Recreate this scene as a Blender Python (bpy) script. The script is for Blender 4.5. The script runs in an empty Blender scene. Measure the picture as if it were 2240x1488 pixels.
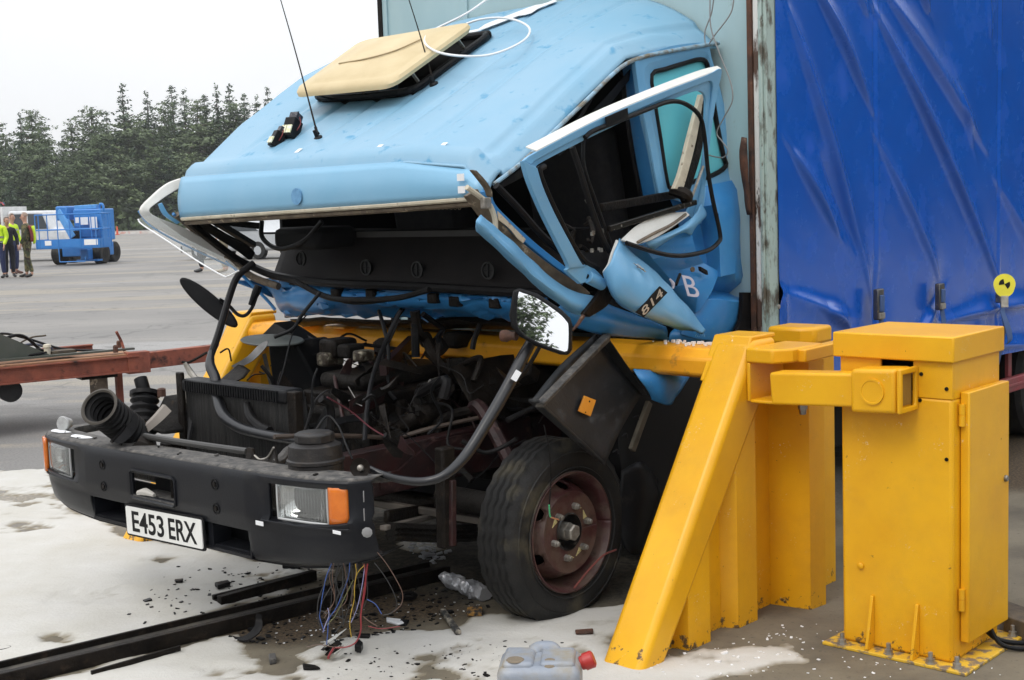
import bpy, math, random
import numpy as np
from mathutils import Vector, Matrix, noise

# ------------------------------------------------------------------ camera
F = 2900.0; H = 1.63
PITCH = math.radians(5.9); ROLL = math.radians(1.95); A = math.radians(47)
scn = bpy.context.scene
_f = Vector((0, math.cos(PITCH), -math.sin(PITCH))); _r = Vector((1, 0, 0)); _u = _r.cross(_f)
_c, _s = math.cos(ROLL), math.sin(ROLL)
RX = _r*_c - _u*_s; UY = _u*_c + _r*_s; FW = _f
C0 = Vector((0, 0, H))
cam = bpy.data.cameras.new('camera'); camo = bpy.data.objects.new('camera', cam)
scn.collection.objects.link(camo); scn.camera = camo
cam.sensor_fit = 'HORIZONTAL'; cam.sensor_width = 36; cam.lens = 36*F/2240
cam.clip_start = .05; cam.clip_end = 2000
camo.matrix_world = Matrix(((RX.x, UY.x, -FW.x, 0), (RX.y, UY.y, -FW.y, 0), (RX.z, UY.z, -FW.z, H), (0, 0, 0, 1)))

# ------------------------------------------------------------------ sky, sun, exposure
w = bpy.data.worlds.new('World'); scn.world = w; w.use_nodes = True
nt = w.node_tree; nt.nodes.clear()
out = nt.nodes.new('ShaderNodeOutputWorld'); bg = nt.nodes.new('ShaderNodeBackground')
sky = nt.nodes.new('ShaderNodeTexSky'); sky.sky_type = 'NISHITA'; sky.sun_disc = False
SUN_EL = math.radians(52); SUN_AZ = math.atan2(-.62, -.78)   # direction towards the sun: x, y
sky.sun_elevation = SUN_EL; sky.sun_rotation = SUN_AZ; sky.dust_density = 4; sky.air_density = 1
mx = nt.nodes.new('ShaderNodeMix'); mx.data_type = 'RGBA'; mx.inputs[0].default_value = .88
tc = nt.nodes.new('ShaderNodeTexCoord'); nz = nt.nodes.new('ShaderNodeTexNoise'); nz.inputs['Scale'].default_value = 1.6
nz.inputs['Detail'].default_value = 5
rp = nt.nodes.new('ShaderNodeValToRGB'); rp.color_ramp.elements[0].position = .3; rp.color_ramp.elements[1].position = .7
rp.color_ramp.elements[0].color = (10.2, 10.4, 10.8, 1); rp.color_ramp.elements[1].color = (12.0, 12.1, 12.2, 1)
nt.links.new(tc.outputs['Generated'], nz.inputs['Vector']); nt.links.new(nz.outputs['Fac'], rp.inputs[0])
nt.links.new(sky.outputs[0], mx.inputs[6]); nt.links.new(rp.outputs[0], mx.inputs[7])
sx = nt.nodes.new('ShaderNodeSeparateXYZ'); nt.links.new(tc.outputs['Generated'], sx.inputs[0])
mr = nt.nodes.new('ShaderNodeMapRange'); mr.inputs[1].default_value = 0; mr.inputs[2].default_value = 1; mr.inputs[3].default_value = 1.04; mr.inputs[4].default_value = 2.3; nt.links.new(sx.outputs[2], mr.inputs[0])
vs_ = nt.nodes.new('ShaderNodeVectorMath'); vs_.operation = 'SCALE'; nt.links.new(mx.outputs[2], vs_.inputs[0]); nt.links.new(mr.outputs[0], vs_.inputs['Scale'])
nt.links.new(vs_.outputs[0], bg.inputs[0]); bg.inputs[1].default_value = .1
nt.links.new(bg.outputs[0], out.inputs[0])
sun = bpy.data.lights.new('sun', 'SUN'); sun.energy = 1.0; sun.angle = math.radians(18); sun.color = (1, .96, .9)
so = bpy.data.objects.new('sun', sun); scn.collection.objects.link(so)
sd = Vector((math.cos(SUN_EL)*math.sin(SUN_AZ), math.cos(SUN_EL)*math.cos(SUN_AZ), math.sin(SUN_EL)))
so.rotation_euler = sd.to_track_quat('Z', 'Y').to_euler(); so.location = sd*30
scn.view_settings.view_transform = 'Standard'; scn.view_settings.look = 'None'
scn.view_settings.exposure = -.24; scn.view_settings.gamma = 1
scn.render.engine = 'CYCLES'
scn.cycles.max_bounces = 7; scn.cycles.transparent_max_bounces = 8

# ------------------------------------------------------------------ placing: lorry frame (u rearwards, v to its near side, z up)
TT = Vector((math.cos(A), math.sin(A), 0)); NN = Vector((math.sin(A), -math.cos(A), 0)); ZZ = Vector((0, 0, 1))
OO = Vector((-1.33979015, 4.93525891, 0))
def W(u, v, z): return OO + TT*u + NN*v + ZZ*z
def ray(x, y): return FW + RX*((x-1120)/F) - UY*((y-744)/F)
def K(x, y, v): d = ray(x, y); return C0 + d*((OO+NN*v-C0).dot(NN)/d.dot(NN))
def KU(x, y, u): d = ray(x, y); return C0 + d*((OO+TT*u-C0).dot(TT)/d.dot(TT))
def KZ(x, y, z=0.): d = ray(x, y); return C0 + d*((z-H)/d.z)
def KD(x, y, D): return C0 + ray(x, y)*D
def uvz(p): d = p-OO; return d.dot(TT), d.dot(NN), p.z
rnd = random.Random(7)

# ------------------------------------------------------------------ materials
MATS = {}
def mat(name, col, rough=.5, metal=0., col2=None, scale=4., fac=(.35, .65), bump=0., bscale=60., dirt=None, dscale=7., dpos=(.55, .7), coat=0., trans=0., spec=.5, stretch=None, alpha=1.):
    if name in MATS: return MATS[name]
    m = bpy.data.materials.new(name); m.use_nodes = True; n = m.node_tree; b = n.nodes['Principled BSDF']; L = n.links
    b.inputs['Roughness'].default_value = rough; b.inputs['Metallic'].default_value = metal
    b.inputs['Coat Weight'].default_value = coat; b.inputs['Coat Roughness'].default_value = .15
    b.inputs['Transmission Weight'].default_value = trans; b.inputs['Specular IOR Level'].default_value = spec
    b.inputs['Alpha'].default_value = alpha
    t = n.nodes.new('ShaderNodeTexCoord'); src = t.outputs['Object']
    if stretch:
        mp = n.nodes.new('ShaderNodeMapping'); mp.inputs['Scale'].default_value = stretch; L.new(src, mp.inputs[0]); src = mp.outputs[0]
    def nz_(sc, det=6):
        q = n.nodes.new('ShaderNodeTexNoise'); q.inputs['Scale'].default_value = sc; q.inputs['Detail'].default_value = det
        q.inputs['Roughness'].default_value = .62; L.new(src, q.inputs['Vector']); return q
    def rmp(q, a, c):
        r = n.nodes.new('ShaderNodeMapRange'); r.inputs[1].default_value = a; r.inputs[2].default_value = c; L.new(q.outputs['Fac'], r.inputs[0]); return r
    cur = None
    c1 = (*col, 1)
    if col2 is None: col2 = tuple(min(1, x*.78) for x in col)
    q = nz_(scale); r = rmp(q, *fac)
    mxx = n.nodes.new('ShaderNodeMix'); mxx.data_type = 'RGBA'; L.new(r.outputs[0], mxx.inputs[0])
    mxx.inputs[6].default_value = c1; mxx.inputs[7].default_value = (*col2, 1); cur = mxx.outputs[2]
    if dirt:
        q2 = nz_(dscale, 9); r2 = rmp(q2, *dpos); m2 = n.nodes.new('ShaderNodeMix'); m2.data_type = 'RGBA'
        L.new(r2.outputs[0], m2.inputs[0]); L.new(cur, m2.inputs[6]); m2.inputs[7].default_value = (*dirt, 1); cur = m2.outputs[2]
        rr = n.nodes.new('ShaderNodeMapRange'); rr.inputs[3].default_value = rough; rr.inputs[4].default_value = min(1, rough+.35)
        L.new(r2.outputs[0], rr.inputs[0]); L.new(rr.outputs[0], b.inputs['Roughness'])
    L.new(cur, b.inputs['Base Color'])
    if bump:
        q3 = nz_(bscale, 6); bp = n.nodes.new('ShaderNodeBump'); bp.inputs['Strength'].default_value = bump; bp.inputs['Distance'].default_value = .01
        L.new(q3.outputs['Fac'], bp.inputs['Height']); L.new(bp.outputs[0], b.inputs['Normal'])
    MATS[name] = m; return m

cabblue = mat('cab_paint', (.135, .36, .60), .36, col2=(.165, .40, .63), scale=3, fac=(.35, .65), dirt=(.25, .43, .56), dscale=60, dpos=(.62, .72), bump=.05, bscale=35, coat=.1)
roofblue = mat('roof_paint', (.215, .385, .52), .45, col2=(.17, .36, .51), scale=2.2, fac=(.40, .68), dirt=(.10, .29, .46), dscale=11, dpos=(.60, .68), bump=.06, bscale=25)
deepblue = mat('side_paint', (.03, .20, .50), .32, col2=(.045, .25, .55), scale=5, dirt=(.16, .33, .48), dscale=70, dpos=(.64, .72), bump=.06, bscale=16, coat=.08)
yellow = mat('yellow_paint', (.81, .425, .010), .40, col2=(.73, .355, .008), scale=2.2, fac=(.38, .62), dirt=(.20, .10, .02), dscale=30, dpos=(.685, .73), spec=.35, bump=.05, bscale=90, coat=.1)
yellow_dirty = mat('sooty_yellow_paint', (.90, .42, .010), .45, col2=(.76, .31, .008), scale=4, dirt=(.10, .06, .02), dscale=7, dpos=(.62, .75), bump=.06, bscale=60)
curtainm = mat('tarpaulin', (.001, .080, .44), .27, col2=(.001, .095, .50), scale=2.5, dirt=(.002, .09, .54), dscale=5, dpos=(.55, .8), bump=.04, bscale=16, coat=.6, spec=.45)
panelm = mat('container_paint', (.38, .52, .54), .5, col2=(.33, .47, .50), scale=3, dirt=(.2, .24, .22), dscale=22, dpos=(.66, .75), stretch=(1, 1, .35))
postm = mat('post_rust', (.68, .68, .65), .6, col2=(.09, .05, .035), scale=8, fac=(.50, .56), dirt=(.03, .018, .012), dscale=22, dpos=(.58, .63), bump=.4, bscale=50, stretch=(1, 1, .3))
rustm = mat('rust', (.11, .045, .025), .8, col2=(.035, .02, .015), scale=14, dirt=(.3, .2, .13), dscale=20, dpos=(.62, .75), bump=.5, bscale=60)
blackpl = mat('black_plastic', (.007, .0075, .0085), .40, col2=(.012, .012, .013), scale=6, dirt=(.045, .042, .038), dscale=18, dpos=(.56, .86), bump=.12, bscale=150, spec=.13)
bumperm = mat('bumper_plastic', (.0055, .006, .0085), .36, col2=(.008, .009, .012), scale=5, dirt=(.028, .027, .026), dscale=9, dpos=(.56, .9), bump=.1, bscale=160, spec=.28)
dustm = mat('dusty_plastic', (.12, .113, .105), .8, col2=(.04, .04, .04), scale=22, dirt=(.20, .185, .165), dscale=40, dpos=(.5, .75), bump=.6, bscale=70)
rubber = mat('rubber', (.006, .006, .0065), .42, col2=(.013, .012, .012), scale=25, bump=.1, bscale=80, spec=.13)
greasy = mat('greasy_metal', (.007, .006, .0055), .45, metal=.2, col2=(.018, .014, .011), scale=13, dirt=(.045, .032, .022), dscale=24, dpos=(.58, .76), bump=.6, bscale=50, spec=.13)
castm = mat('cast_metal', (.022, .020, .018), .55, metal=.3, col2=(.008, .007, .0065), scale=10, dirt=(.07, .052, .036), dscale=30, dpos=(.6, .75), bump=.6, bscale=60, spec=.13)
redframe = mat('red_oxide', (.036, .008, .008), .5, col2=(.012, .006, .006), scale=9, dirt=(.12, .07, .06), dscale=20, dpos=(.58, .72), bump=.3, bscale=50)
interior = mat('interior_trim', (.008, .008, .009), .75, col2=(.012, .012, .012), scale=6, bump=.2, bscale=120, spec=.13)
dashm = mat('dashboard', (.018, .016, .016), .65, col2=(.024, .021, .020), scale=5, bump=.3, bscale=220, spec=.13)
cream = mat('cream_primer', (.60, .55, .43), .6, col2=(.46, .41, .31), scale=12, dirt=(.12, .08, .05), dscale=30, dpos=(.6, .68), bump=.1, bscale=60)
whitep = mat('white_primer', (.70, .70, .67), .5, col2=(.60, .60, .56), scale=8)
khaki = mat('seal_residue', (.17, .13, .085), .6, col2=(.08, .06, .04), scale=16, dirt=(.42, .34, .24), dscale=18, dpos=(.58, .64), bump=.3, bscale=60)
hatchm = mat('hatch_plastic', (.60, .49, .29), .55, col2=(.54, .43, .24), scale=5, bump=.08, bscale=60)
tyrem = mat('tyre_rubber', (.020, .0195, .019), .6, col2=(.010, .010, .010), scale=7, dirt=(.11, .095, .06), dscale=5, dpos=(.52, .80), bump=.25, bscale=90, spec=.28)
rimm = mat('wheel_rim_paint', (.065, .020, .020), .42, col2=(.11, .068, .052), scale=7, fac=(.44, .58), dirt=(.06, .035, .025), dscale=20, dpos=(.57, .68), bump=.2, bscale=60)
steel = mat('steel', (.34, .33, .31), .35, metal=.85, col2=(.2, .19, .17), scale=20, bump=.1, bscale=80)
zinc = mat('dull_zinc', (.42, .40, .36), .5, metal=.6, col2=(.22, .2, .17), scale=25)
glassm = mat('lamp_glass', (.85, .87, .86), .06, trans=.9, col2=(.8, .82, .8))
mirrorm = mat('mirror_glass', (.93, .94, .95), .01, metal=1., col2=(.92, .93, .94))
reflm = mat('lamp_reflector', (.92, .93, .93), .12, metal=1., col2=(.8, .8, .8), scale=30)
amber = mat('amber_lens', (.75, .20, .02), .2, col2=(.55, .12, .01), scale=10, coat=.6)
platem = mat('plate_white', (.80, .80, .77), .35, col2=(.74, .74, .71), scale=20)
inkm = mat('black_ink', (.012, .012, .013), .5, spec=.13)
whitem = mat('white_plastic', (.80, .81, .82), .4, col2=(.76, .77, .78), scale=8)
orangem = mat('orange_tag', (.85, .33, .03), .5)
tealm = mat('tinted_glass', (.15, .60, .70), .25, col2=(.17, .62, .71), scale=3, spec=.2)
hiviz = mat('hi_vis_fabric', (.62, .85, .02), .7, col2=(.50, .72, .02), scale=8)
darkcloth = mat('dark_cloth', (.012, .014, .022), .8)
bluecloth = mat('navy_cloth', (.02, .03, .09), .8)
skin = mat('skin', (.50, .28, .20), .5)
camo = mat('camouflage_cloth', (.14, .12, .05), .8, col2=(.035, .045, .02), scale=9, fac=(.47, .52), dirt=(.03, .02, .015), dscale=8, dpos=(.55, .58))
liftblue = mat('lift_paint', (.02, .17, .50), .4, col2=(.03, .20, .54), scale=4, coat=.2)
silver = mat('silver_paint', (.50, .52, .54), .3, metal=.4, col2=(.45, .47, .49), scale=4, coat=.3)
whitepaint = mat('white_paint', (.74, .74, .73), .4)
windowm = mat('dark_window', (.05, .06, .07), .08, coat=.4)
flatred = mat('flatbed_rust', (.30, .085, .045), .7, col2=(.17, .05, .03), scale=7, dirt=(.03, .02, .018), dscale=9, dpos=(.54, .68), bump=.3, bscale=50)
flatdeck = mat('rusty_deck', (.36, .19, .10), .85, col2=(.26, .14, .08), scale=14, dirt=(.12, .08, .06), dscale=20, bump=.3, bscale=50)
greenm = mat('olive_plate', (.06, .07, .055), .6, col2=(.08, .085, .07), scale=5)
woodm = mat('weathered_wood', (.12, .09, .055), .85, col2=(.05, .04, .03), scale=12, bump=.5, bscale=40, stretch=(1, 1, .2))
galv = mat('galvanised', (.50, .51, .51), .5, metal=.3)
greyjerry = mat('jerrycan_grey', (.24, .27, .32), .4, col2=(.33, .35, .38), scale=7, dirt=(.27, .24, .18), dscale=6, dpos=(.45, .60), bump=.2, bscale=40)
redcap = mat('red_cap', (.45, .03, .025), .4)
bark = mat('bark', (.075, .05, .035), .9, bump=.5, bscale=12)

def weather(m, grime, chip, zt):
    """splashed dirt near the ground and pale chips, on top of a paint"""
    n = m.node_tree; L = n.links; b = n.nodes['Principled BSDF']; cur = b.inputs['Base Color'].links[0].from_socket
    g = n.nodes.new('ShaderNodeNewGeometry'); sp = n.nodes.new('ShaderNodeSeparateXYZ'); L.new(g.outputs['Position'], sp.inputs[0])
    def nz_(sc):
        q = n.nodes.new('ShaderNodeTexNoise'); q.inputs['Scale'].default_value = sc; q.inputs['Detail'].default_value = 8; q.inputs['Roughness'].default_value = .7; L.new(g.outputs['Position'], q.inputs['Vector']); return q.outputs['Fac']
    def mr(s_, a, c, e=0., f=1.):
        r = n.nodes.new('ShaderNodeMapRange'); r.inputs[1].default_value = a; r.inputs[2].default_value = c; r.inputs[3].default_value = e; r.inputs[4].default_value = f; L.new(s_, r.inputs[0]); return r.outputs[0]
    def mth(op, a, c):
        q = n.nodes.new('ShaderNodeMath'); q.operation = op; L.new(a, q.inputs[0])
        if isinstance(c, float): q.inputs[1].default_value = c
        else: L.new(c, q.inputs[1])
        return q.outputs[0]
    def mix(f, a, c):
        x = n.nodes.new('ShaderNodeMix'); x.data_type = 'RGBA'; L.new(f, x.inputs[0]); L.new(a, x.inputs[6]); x.inputs[7].default_value = (*c, 1); return x.outputs[2]
    z = sp.outputs[2]
    f = mr(mth('ADD', nz_(28.), mr(z, 0, zt, .13, -.15)), .63, .68); cur = mix(f, cur, grime)
    f = mr(mth('ADD', nz_(4.), mr(z, 0, 1.2, .05, -.04)), .50, .80, 0, .18); cur = mix(f, cur, tuple(x*1.6 for x in grime))
    f = mr(mth('MULTIPLY', mr(nz_(110.), .60, .64), mr(nz_(7.), .56, .64)), 0, 1); cur = mix(f, cur, chip)
    L.new(cur, b.inputs['Base Color'])
weather(yellow, (.12, .07, .03), (.80, .76, .62), .16)
def leafmat(name, c1, c2):
    m = mat(name, c1, .7, col2=c2, scale=.35, fac=(.35, .65), dirt=tuple(x*.55 for x in c1), dscale=1.4, dpos=(.5, .75)); return m
needle = leafmat('pine_needles', (.11, .155, .06), (.075, .115, .05))
needle_b = leafmat('dark_spruce_needles', (.065, .11, .05), (.045, .08, .042))
needle_c = leafmat('broadleaf_foliage', (.13, .175, .07), (.09, .125, .06))

# ------------------------------------------------------------------ mesh builder
def cr(p, n=6, closed=False):
    """Catmull-Rom through points"""
    P = list(p); m = len(P); o = []
    if m < 3: return P
    segs = m if closed else m-1
    for i in range(segs):
        a = P[(i-1) % m] if (closed or i > 0) else P[0]*2-P[1]
        b = P[i]; c = P[(i+1) % m]; d = P[(i+2) % m] if (closed or i+2 < m) else P[-1]*2-P[-2]
        for k in range(n):
            t = k/n
            o.append(.5*((2*b)+(c-a)*t+(2*a-5*b+4*c-d)*t*t+(3*b-a-3*c+d)*t**3))
    if not closed: o.append(P[-1])
    return o

class MB:
    def __init__(s): s.v = []; s.f = []
    def add(s, vs, fs):
        o = len(s.v); s.v += [Vector(x) for x in vs]; s.f += [tuple(i+o for i in f) for f in fs]; return s
    def box(s, c, X, Y, Z):
        """centre and three half-extent vectors"""
        vs = [c+X*a+Y*b+Z*d for a in (-1, 1) for b in (-1, 1) for d in (-1, 1)]
        return s.add(vs, [(0, 1, 3, 2), (4, 6, 7, 5), (0, 4, 5, 1), (2, 3, 7, 6), (0, 2, 6, 4), (1, 5, 7, 3)])
    def lbox(s, u0, u1, v0, v1, z0, z1):
        return s.box(W((u0+u1)/2, (v0+v1)/2, (z0+z1)/2), TT*(u1-u0)/2, NN*(v1-v0)/2, ZZ*(z1-z0)/2)
    def beam(s, a, b, wdt, hgt, up=ZZ):
        d = (b-a); x = d.normalized(); y = up.cross(x).normalized(); z = x.cross(y)
        return s.box((a+b)/2, d/2, y*wdt/2, z*hgt/2)
    def tube(s, pts, r, n=8, sm=5, closed=False, flat=1.):
        P = cr(pts, sm, closed) if sm > 1 and len(pts) > 2 else list(pts)
        R = r if isinstance(r, (list, tuple)) else [r, r]
        m = len(P); ref = Vector((.13, .21, .97)).normalized(); vs = []; prev = None
        for i in range(m):
            if closed: t = P[(i+1) % m]-P[i-1]
            else: t = P[min(i+1, m-1)]-P[max(i-1, 0)]
            if t.length < 1e-9: t = Vector((0, 0, 1))
            t.normalize()
            if prev is None: x = t.cross(ref if abs(t.dot(ref)) < .95 else Vector((1, 0, 0))).normalized()
            else: x = (prev-t*prev.dot(t)); x = x.normalized() if x.length > 1e-6 else t.orthogonal().normalized()
            prev = x; y = t.cross(x); q = i/(m-1)*(len(R)-1) if m > 1 else 0; k = min(int(q), len(R)-2); rr = R[k]+(R[k+1]-R[k])*(q-k)
            for j in range(n):
                a = 2*math.pi*j/n; vs.append(P[i]+(x*math.cos(a)*flat+y*math.sin(a))*rr)
        fs = []
        for i in range(m if closed else m-1):
            for j in range(n):
                a = i*n+j; b = i*n+(j+1) % n; c = ((i+1) % m)*n+(j+1) % n; d = ((i+1) % m)*n+j; fs.append((a, b, c, d))
        if not closed: fs.append(tuple(range(n))[::-1]); fs.append(tuple((m-1)*n+j for j in range(n)))
        return s.add(vs, fs)
    def lathe(s, o, ax, prof, n=32, cap=True):
        ax = ax.normalized(); x = ax.orthogonal().normalized(); y = ax.cross(x); vs = []; fs = []
        for (t, r) in prof:
            for j in range(n):
                a = 2*math.pi*j/n; vs.append(o+ax*t+(x*math.cos(a)+y*math.sin(a))*max(r, 1e-4))
        for i in range(len(prof)-1):
            for j in range(n): fs.append((i*n+j, i*n+(j+1) % n, (i+1)*n+(j+1) % n, (i+1)*n+j))
        if cap: fs.append(tuple(range(n))[::-1]); fs.append(tuple((len(prof)-1)*n+j for j in range(n)))
        return s.add(vs, fs)
    def ext(s, poly, vec):
        """polygon (world points) extruded by vec, both sides capped"""
        n = len(poly); vs = list(poly)+[p+vec for p in poly]
        fs = [tuple(range(n))[::-1], tuple(range(n, 2*n))]+[(i, (i+1) % n, (i+1) % n+n, i+n) for i in range(n)]
        return s.add(vs, fs)
    def strip(s, a, b, vec, sm=4):
        """ribbon between two polylines with thickness vec"""
        if sm > 1: a = cr(a, sm); b = cr(b, sm)
        n = len(a); vs = list(a)+list(b)+[p+vec for p in a]+[p+vec for p in b]; fs = []
        for i in range(n-1):
            fs += [(i, i+1, n+i+1, n+i), (2*n+i, 3*n+i, 3*n+i+1, 2*n+i+1), (i, 2*n+i, 2*n+i+1, i+1), (n+i, n+i+1, 3*n+i+1, 3*n+i)]
        fs += [(0, n, 3*n, 2*n), (n-1, 3*n-1, 4*n-1, 2*n-1)]
        return s.add(vs, fs)
    def ring(s, a, b, vec):
        n = len(a); vs = list(a)+list(b)+[p+vec for p in a]+[p+vec for p in b]; fs = []
        for i in range(n):
            j = (i+1) % n
            fs += [(i, j, n+j, n+i), (2*n+i, 3*n+i, 3*n+j, 2*n+j), (i, 2*n+i, 2*n+j, j), (n+i, n+j, 3*n+j, 3*n+i)]
        return s.add(vs, fs)
    def grid(s, rows, skip=None):
        m = len(rows[0]); vs = [p for r in rows for p in r]; fs = []
        for i in range(len(rows)-1):
            for j in range(m-1):
                if skip and skip(i, j): continue
                fs.append((i*m+j, i*m+j+1, (i+1)*m+j+1, (i+1)*m+j))
        return s.add(vs, fs)
    def patch(s, rows, sm=5, crump=0., cs=6., seed=0):
        """smooth sheet through a coarse grid of points, creased by ridged noise"""
        R = [cr(r, sm) for r in rows]; m = len(R[0]); cols = [cr([r[j] for r in R], sm) for j in range(m)]
        G = [[cols[j][i] for j in range(m)] for i in range(len(cols[0]))]
        if crump:
            o = Vector((seed*3.1, seed*1.7, seed))
            for i in range(len(G)):
                for j in range(m):
                    p = G[i][j]; a = G[min(i+1, len(G)-1)][j]-G[max(i-1, 0)][j]; b = G[i][min(j+1, m-1)]-G[i][max(j-1, 0)]
                    nn = a.cross(b)
                    if nn.length < 1e-9: continue
                    q = 1-abs(noise.noise(p*cs+o))*2.2
                    G[i][j] = p+nn.normalized()*crump*(q-.5+.4*noise.noise(p*cs*2.3+o))
        return s.grid(G)
    def build(s, name, m, root=None, smooth=35, bevel=0, solid=0, loc=None, seg=2, sub=0):
        me = bpy.data.meshes.new(name)
        if root is not None: o0 = root.location if root.type == 'EMPTY' and root.parent is None else ROOTLOC[root.name]
        else:
            xs = [p.x for p in s.v]; ys = [p.y for p in s.v]; o0 = loc or Vector(((min(xs)+max(xs))/2, (min(ys)+max(ys))/2, min(p.z for p in s.v)))
        o0 = Vector(o0)
        me.from_pydata([tuple(p-o0) for p in s.v], [], s.f); me.validate(); me.update()
        if smooth:
            for p in me.polygons: p.use_smooth = True
            me.set_sharp_from_angle(angle=math.radians(smooth))
        for mm in (m if isinstance(m, (list, tuple)) else [m]): me.materials.append(mm)
        o = bpy.data.objects.new(name, me); scn.collection.objects.link(o)
        if root is None: o.location = o0
        else: o.parent = root
        ROOTLOC[o.name] = o0
        if solid:
            md = o.modifiers.new('solid', 'SOLIDIFY'); md.thickness = abs(solid); md.offset = -1 if solid > 0 else 1
        if bevel:
            md = o.modifiers.new('bevel', 'BEVEL'); md.width = bevel; md.segments = seg; md.limit_method = 'ANGLE'; md.angle_limit = math.radians(40)
        if sub:
            md = o.modifiers.new('sub', 'SUBSURF'); md.levels = sub; md.render_levels = sub
        return o
ROOTLOC = {}
def tag(o, label=None, cat=None, group=None, kind=None):
    if label: o['label'] = label
    if cat: o['category'] = cat
    if group: o['group'] = group
    if kind: o['kind'] = kind
    return o
def empty(name, loc, label, cat, group=None):
    o = bpy.data.objects.new(name, None); scn.collection.objects.link(o); o.location = loc; o.empty_display_size = .2
    ROOTLOC[o.name] = Vector(loc); return tag(o, label, cat, group)
def text_mesh(txt, size, name, m, root, org, X, Y, depth=.002, width=None, bold=0., shear=0.):
    """letters as a mesh on the plane X (reading direction), Y (up) centred on org"""
    cu = bpy.data.curves.new(name, 'FONT'); cu.body = txt; cu.size = size; cu.align_x = 'CENTER'; cu.align_y = 'CENTER'; cu.extrude = depth; cu.offset = bold; cu.shear = shear
    to = bpy.data.objects.new('tmp', cu); scn.collection.objects.link(to); dg = bpy.context.evaluated_depsgraph_get()
    me = bpy.data.meshes.new_from_object(to.evaluated_get(dg)); bpy.data.objects.remove(to)
    xs = [v.co.x for v in me.vertices]; k = (width/(max(xs)-min(xs))) if width else 1
    cx = (max(xs)+min(xs))/2; cy = (max(v.co.y for v in me.vertices)+min(v.co.y for v in me.vertices))/2
    Z = X.cross(Y); b = MB(); b.v = [org+X*((v.co.x-cx)*k)+Y*(v.co.y-cy)+Z*v.co.z for v in me.vertices]; b.f = [tuple(p.vertices) for p in me.polygons]
    return b.build(name, m, root, smooth=0)

# ------------------------------------------------------------------ ground
def sdpoly(X, Y, poly):
    """signed distance (positive inside) of arrays to a polygon"""
    d = np.full(X.shape, 1e9); ins = np.zeros(X.shape, bool); n = len(poly)
    for i in range(n):
        x0, y0 = poly[i]; x1, y1 = poly[(i+1) % n]; dx, dy = x1-x0, y1-y0
        t = np.clip(((X-x0)*dx+(Y-y0)*dy)/(dx*dx+dy*dy+1e-12), 0, 1)
        d = np.minimum(d, np.hypot(X-x0-t*dx, Y-y0-t*dy))
        c = ((y0 > Y) != (y1 > Y)) & (X < (x1-x0)*(Y-y0)/((y1-y0) if y1 != y0 else 1e-12)+x0); ins ^= c
    return np.where(ins, d, -d)
def gp(pts): return [tuple(KZ(x, y)[:2]) for x, y in pts]
def vnoise(X, Y, s, seed, oct=4):
    """value noise on arrays"""
    r = np.random.RandomState(seed); T = r.rand(256, 256); o = np.zeros(X.shape); a = 1.; tot = 0
    for k in range(oct):
        x = X*s*2**k+k*17.3; y = Y*s*2**k+k*9.1; xi = np.floor(x).astype(int); yi = np.floor(y).astype(int); fx = x-xi; fy = y-yi
        fx = fx*fx*(3-2*fx); fy = fy*fy*(3-2*fy); g = lambda i, j: T[(xi+i) % 256, (yi+j) % 256]
        o += a*((g(0, 0)*(1-fx)+g(1, 0)*fx)*(1-fy)+(g(0, 1)*(1-fx)+g(1, 1)*fx)*fy); tot += a; a *= .5
    return o/tot*2-1

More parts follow.
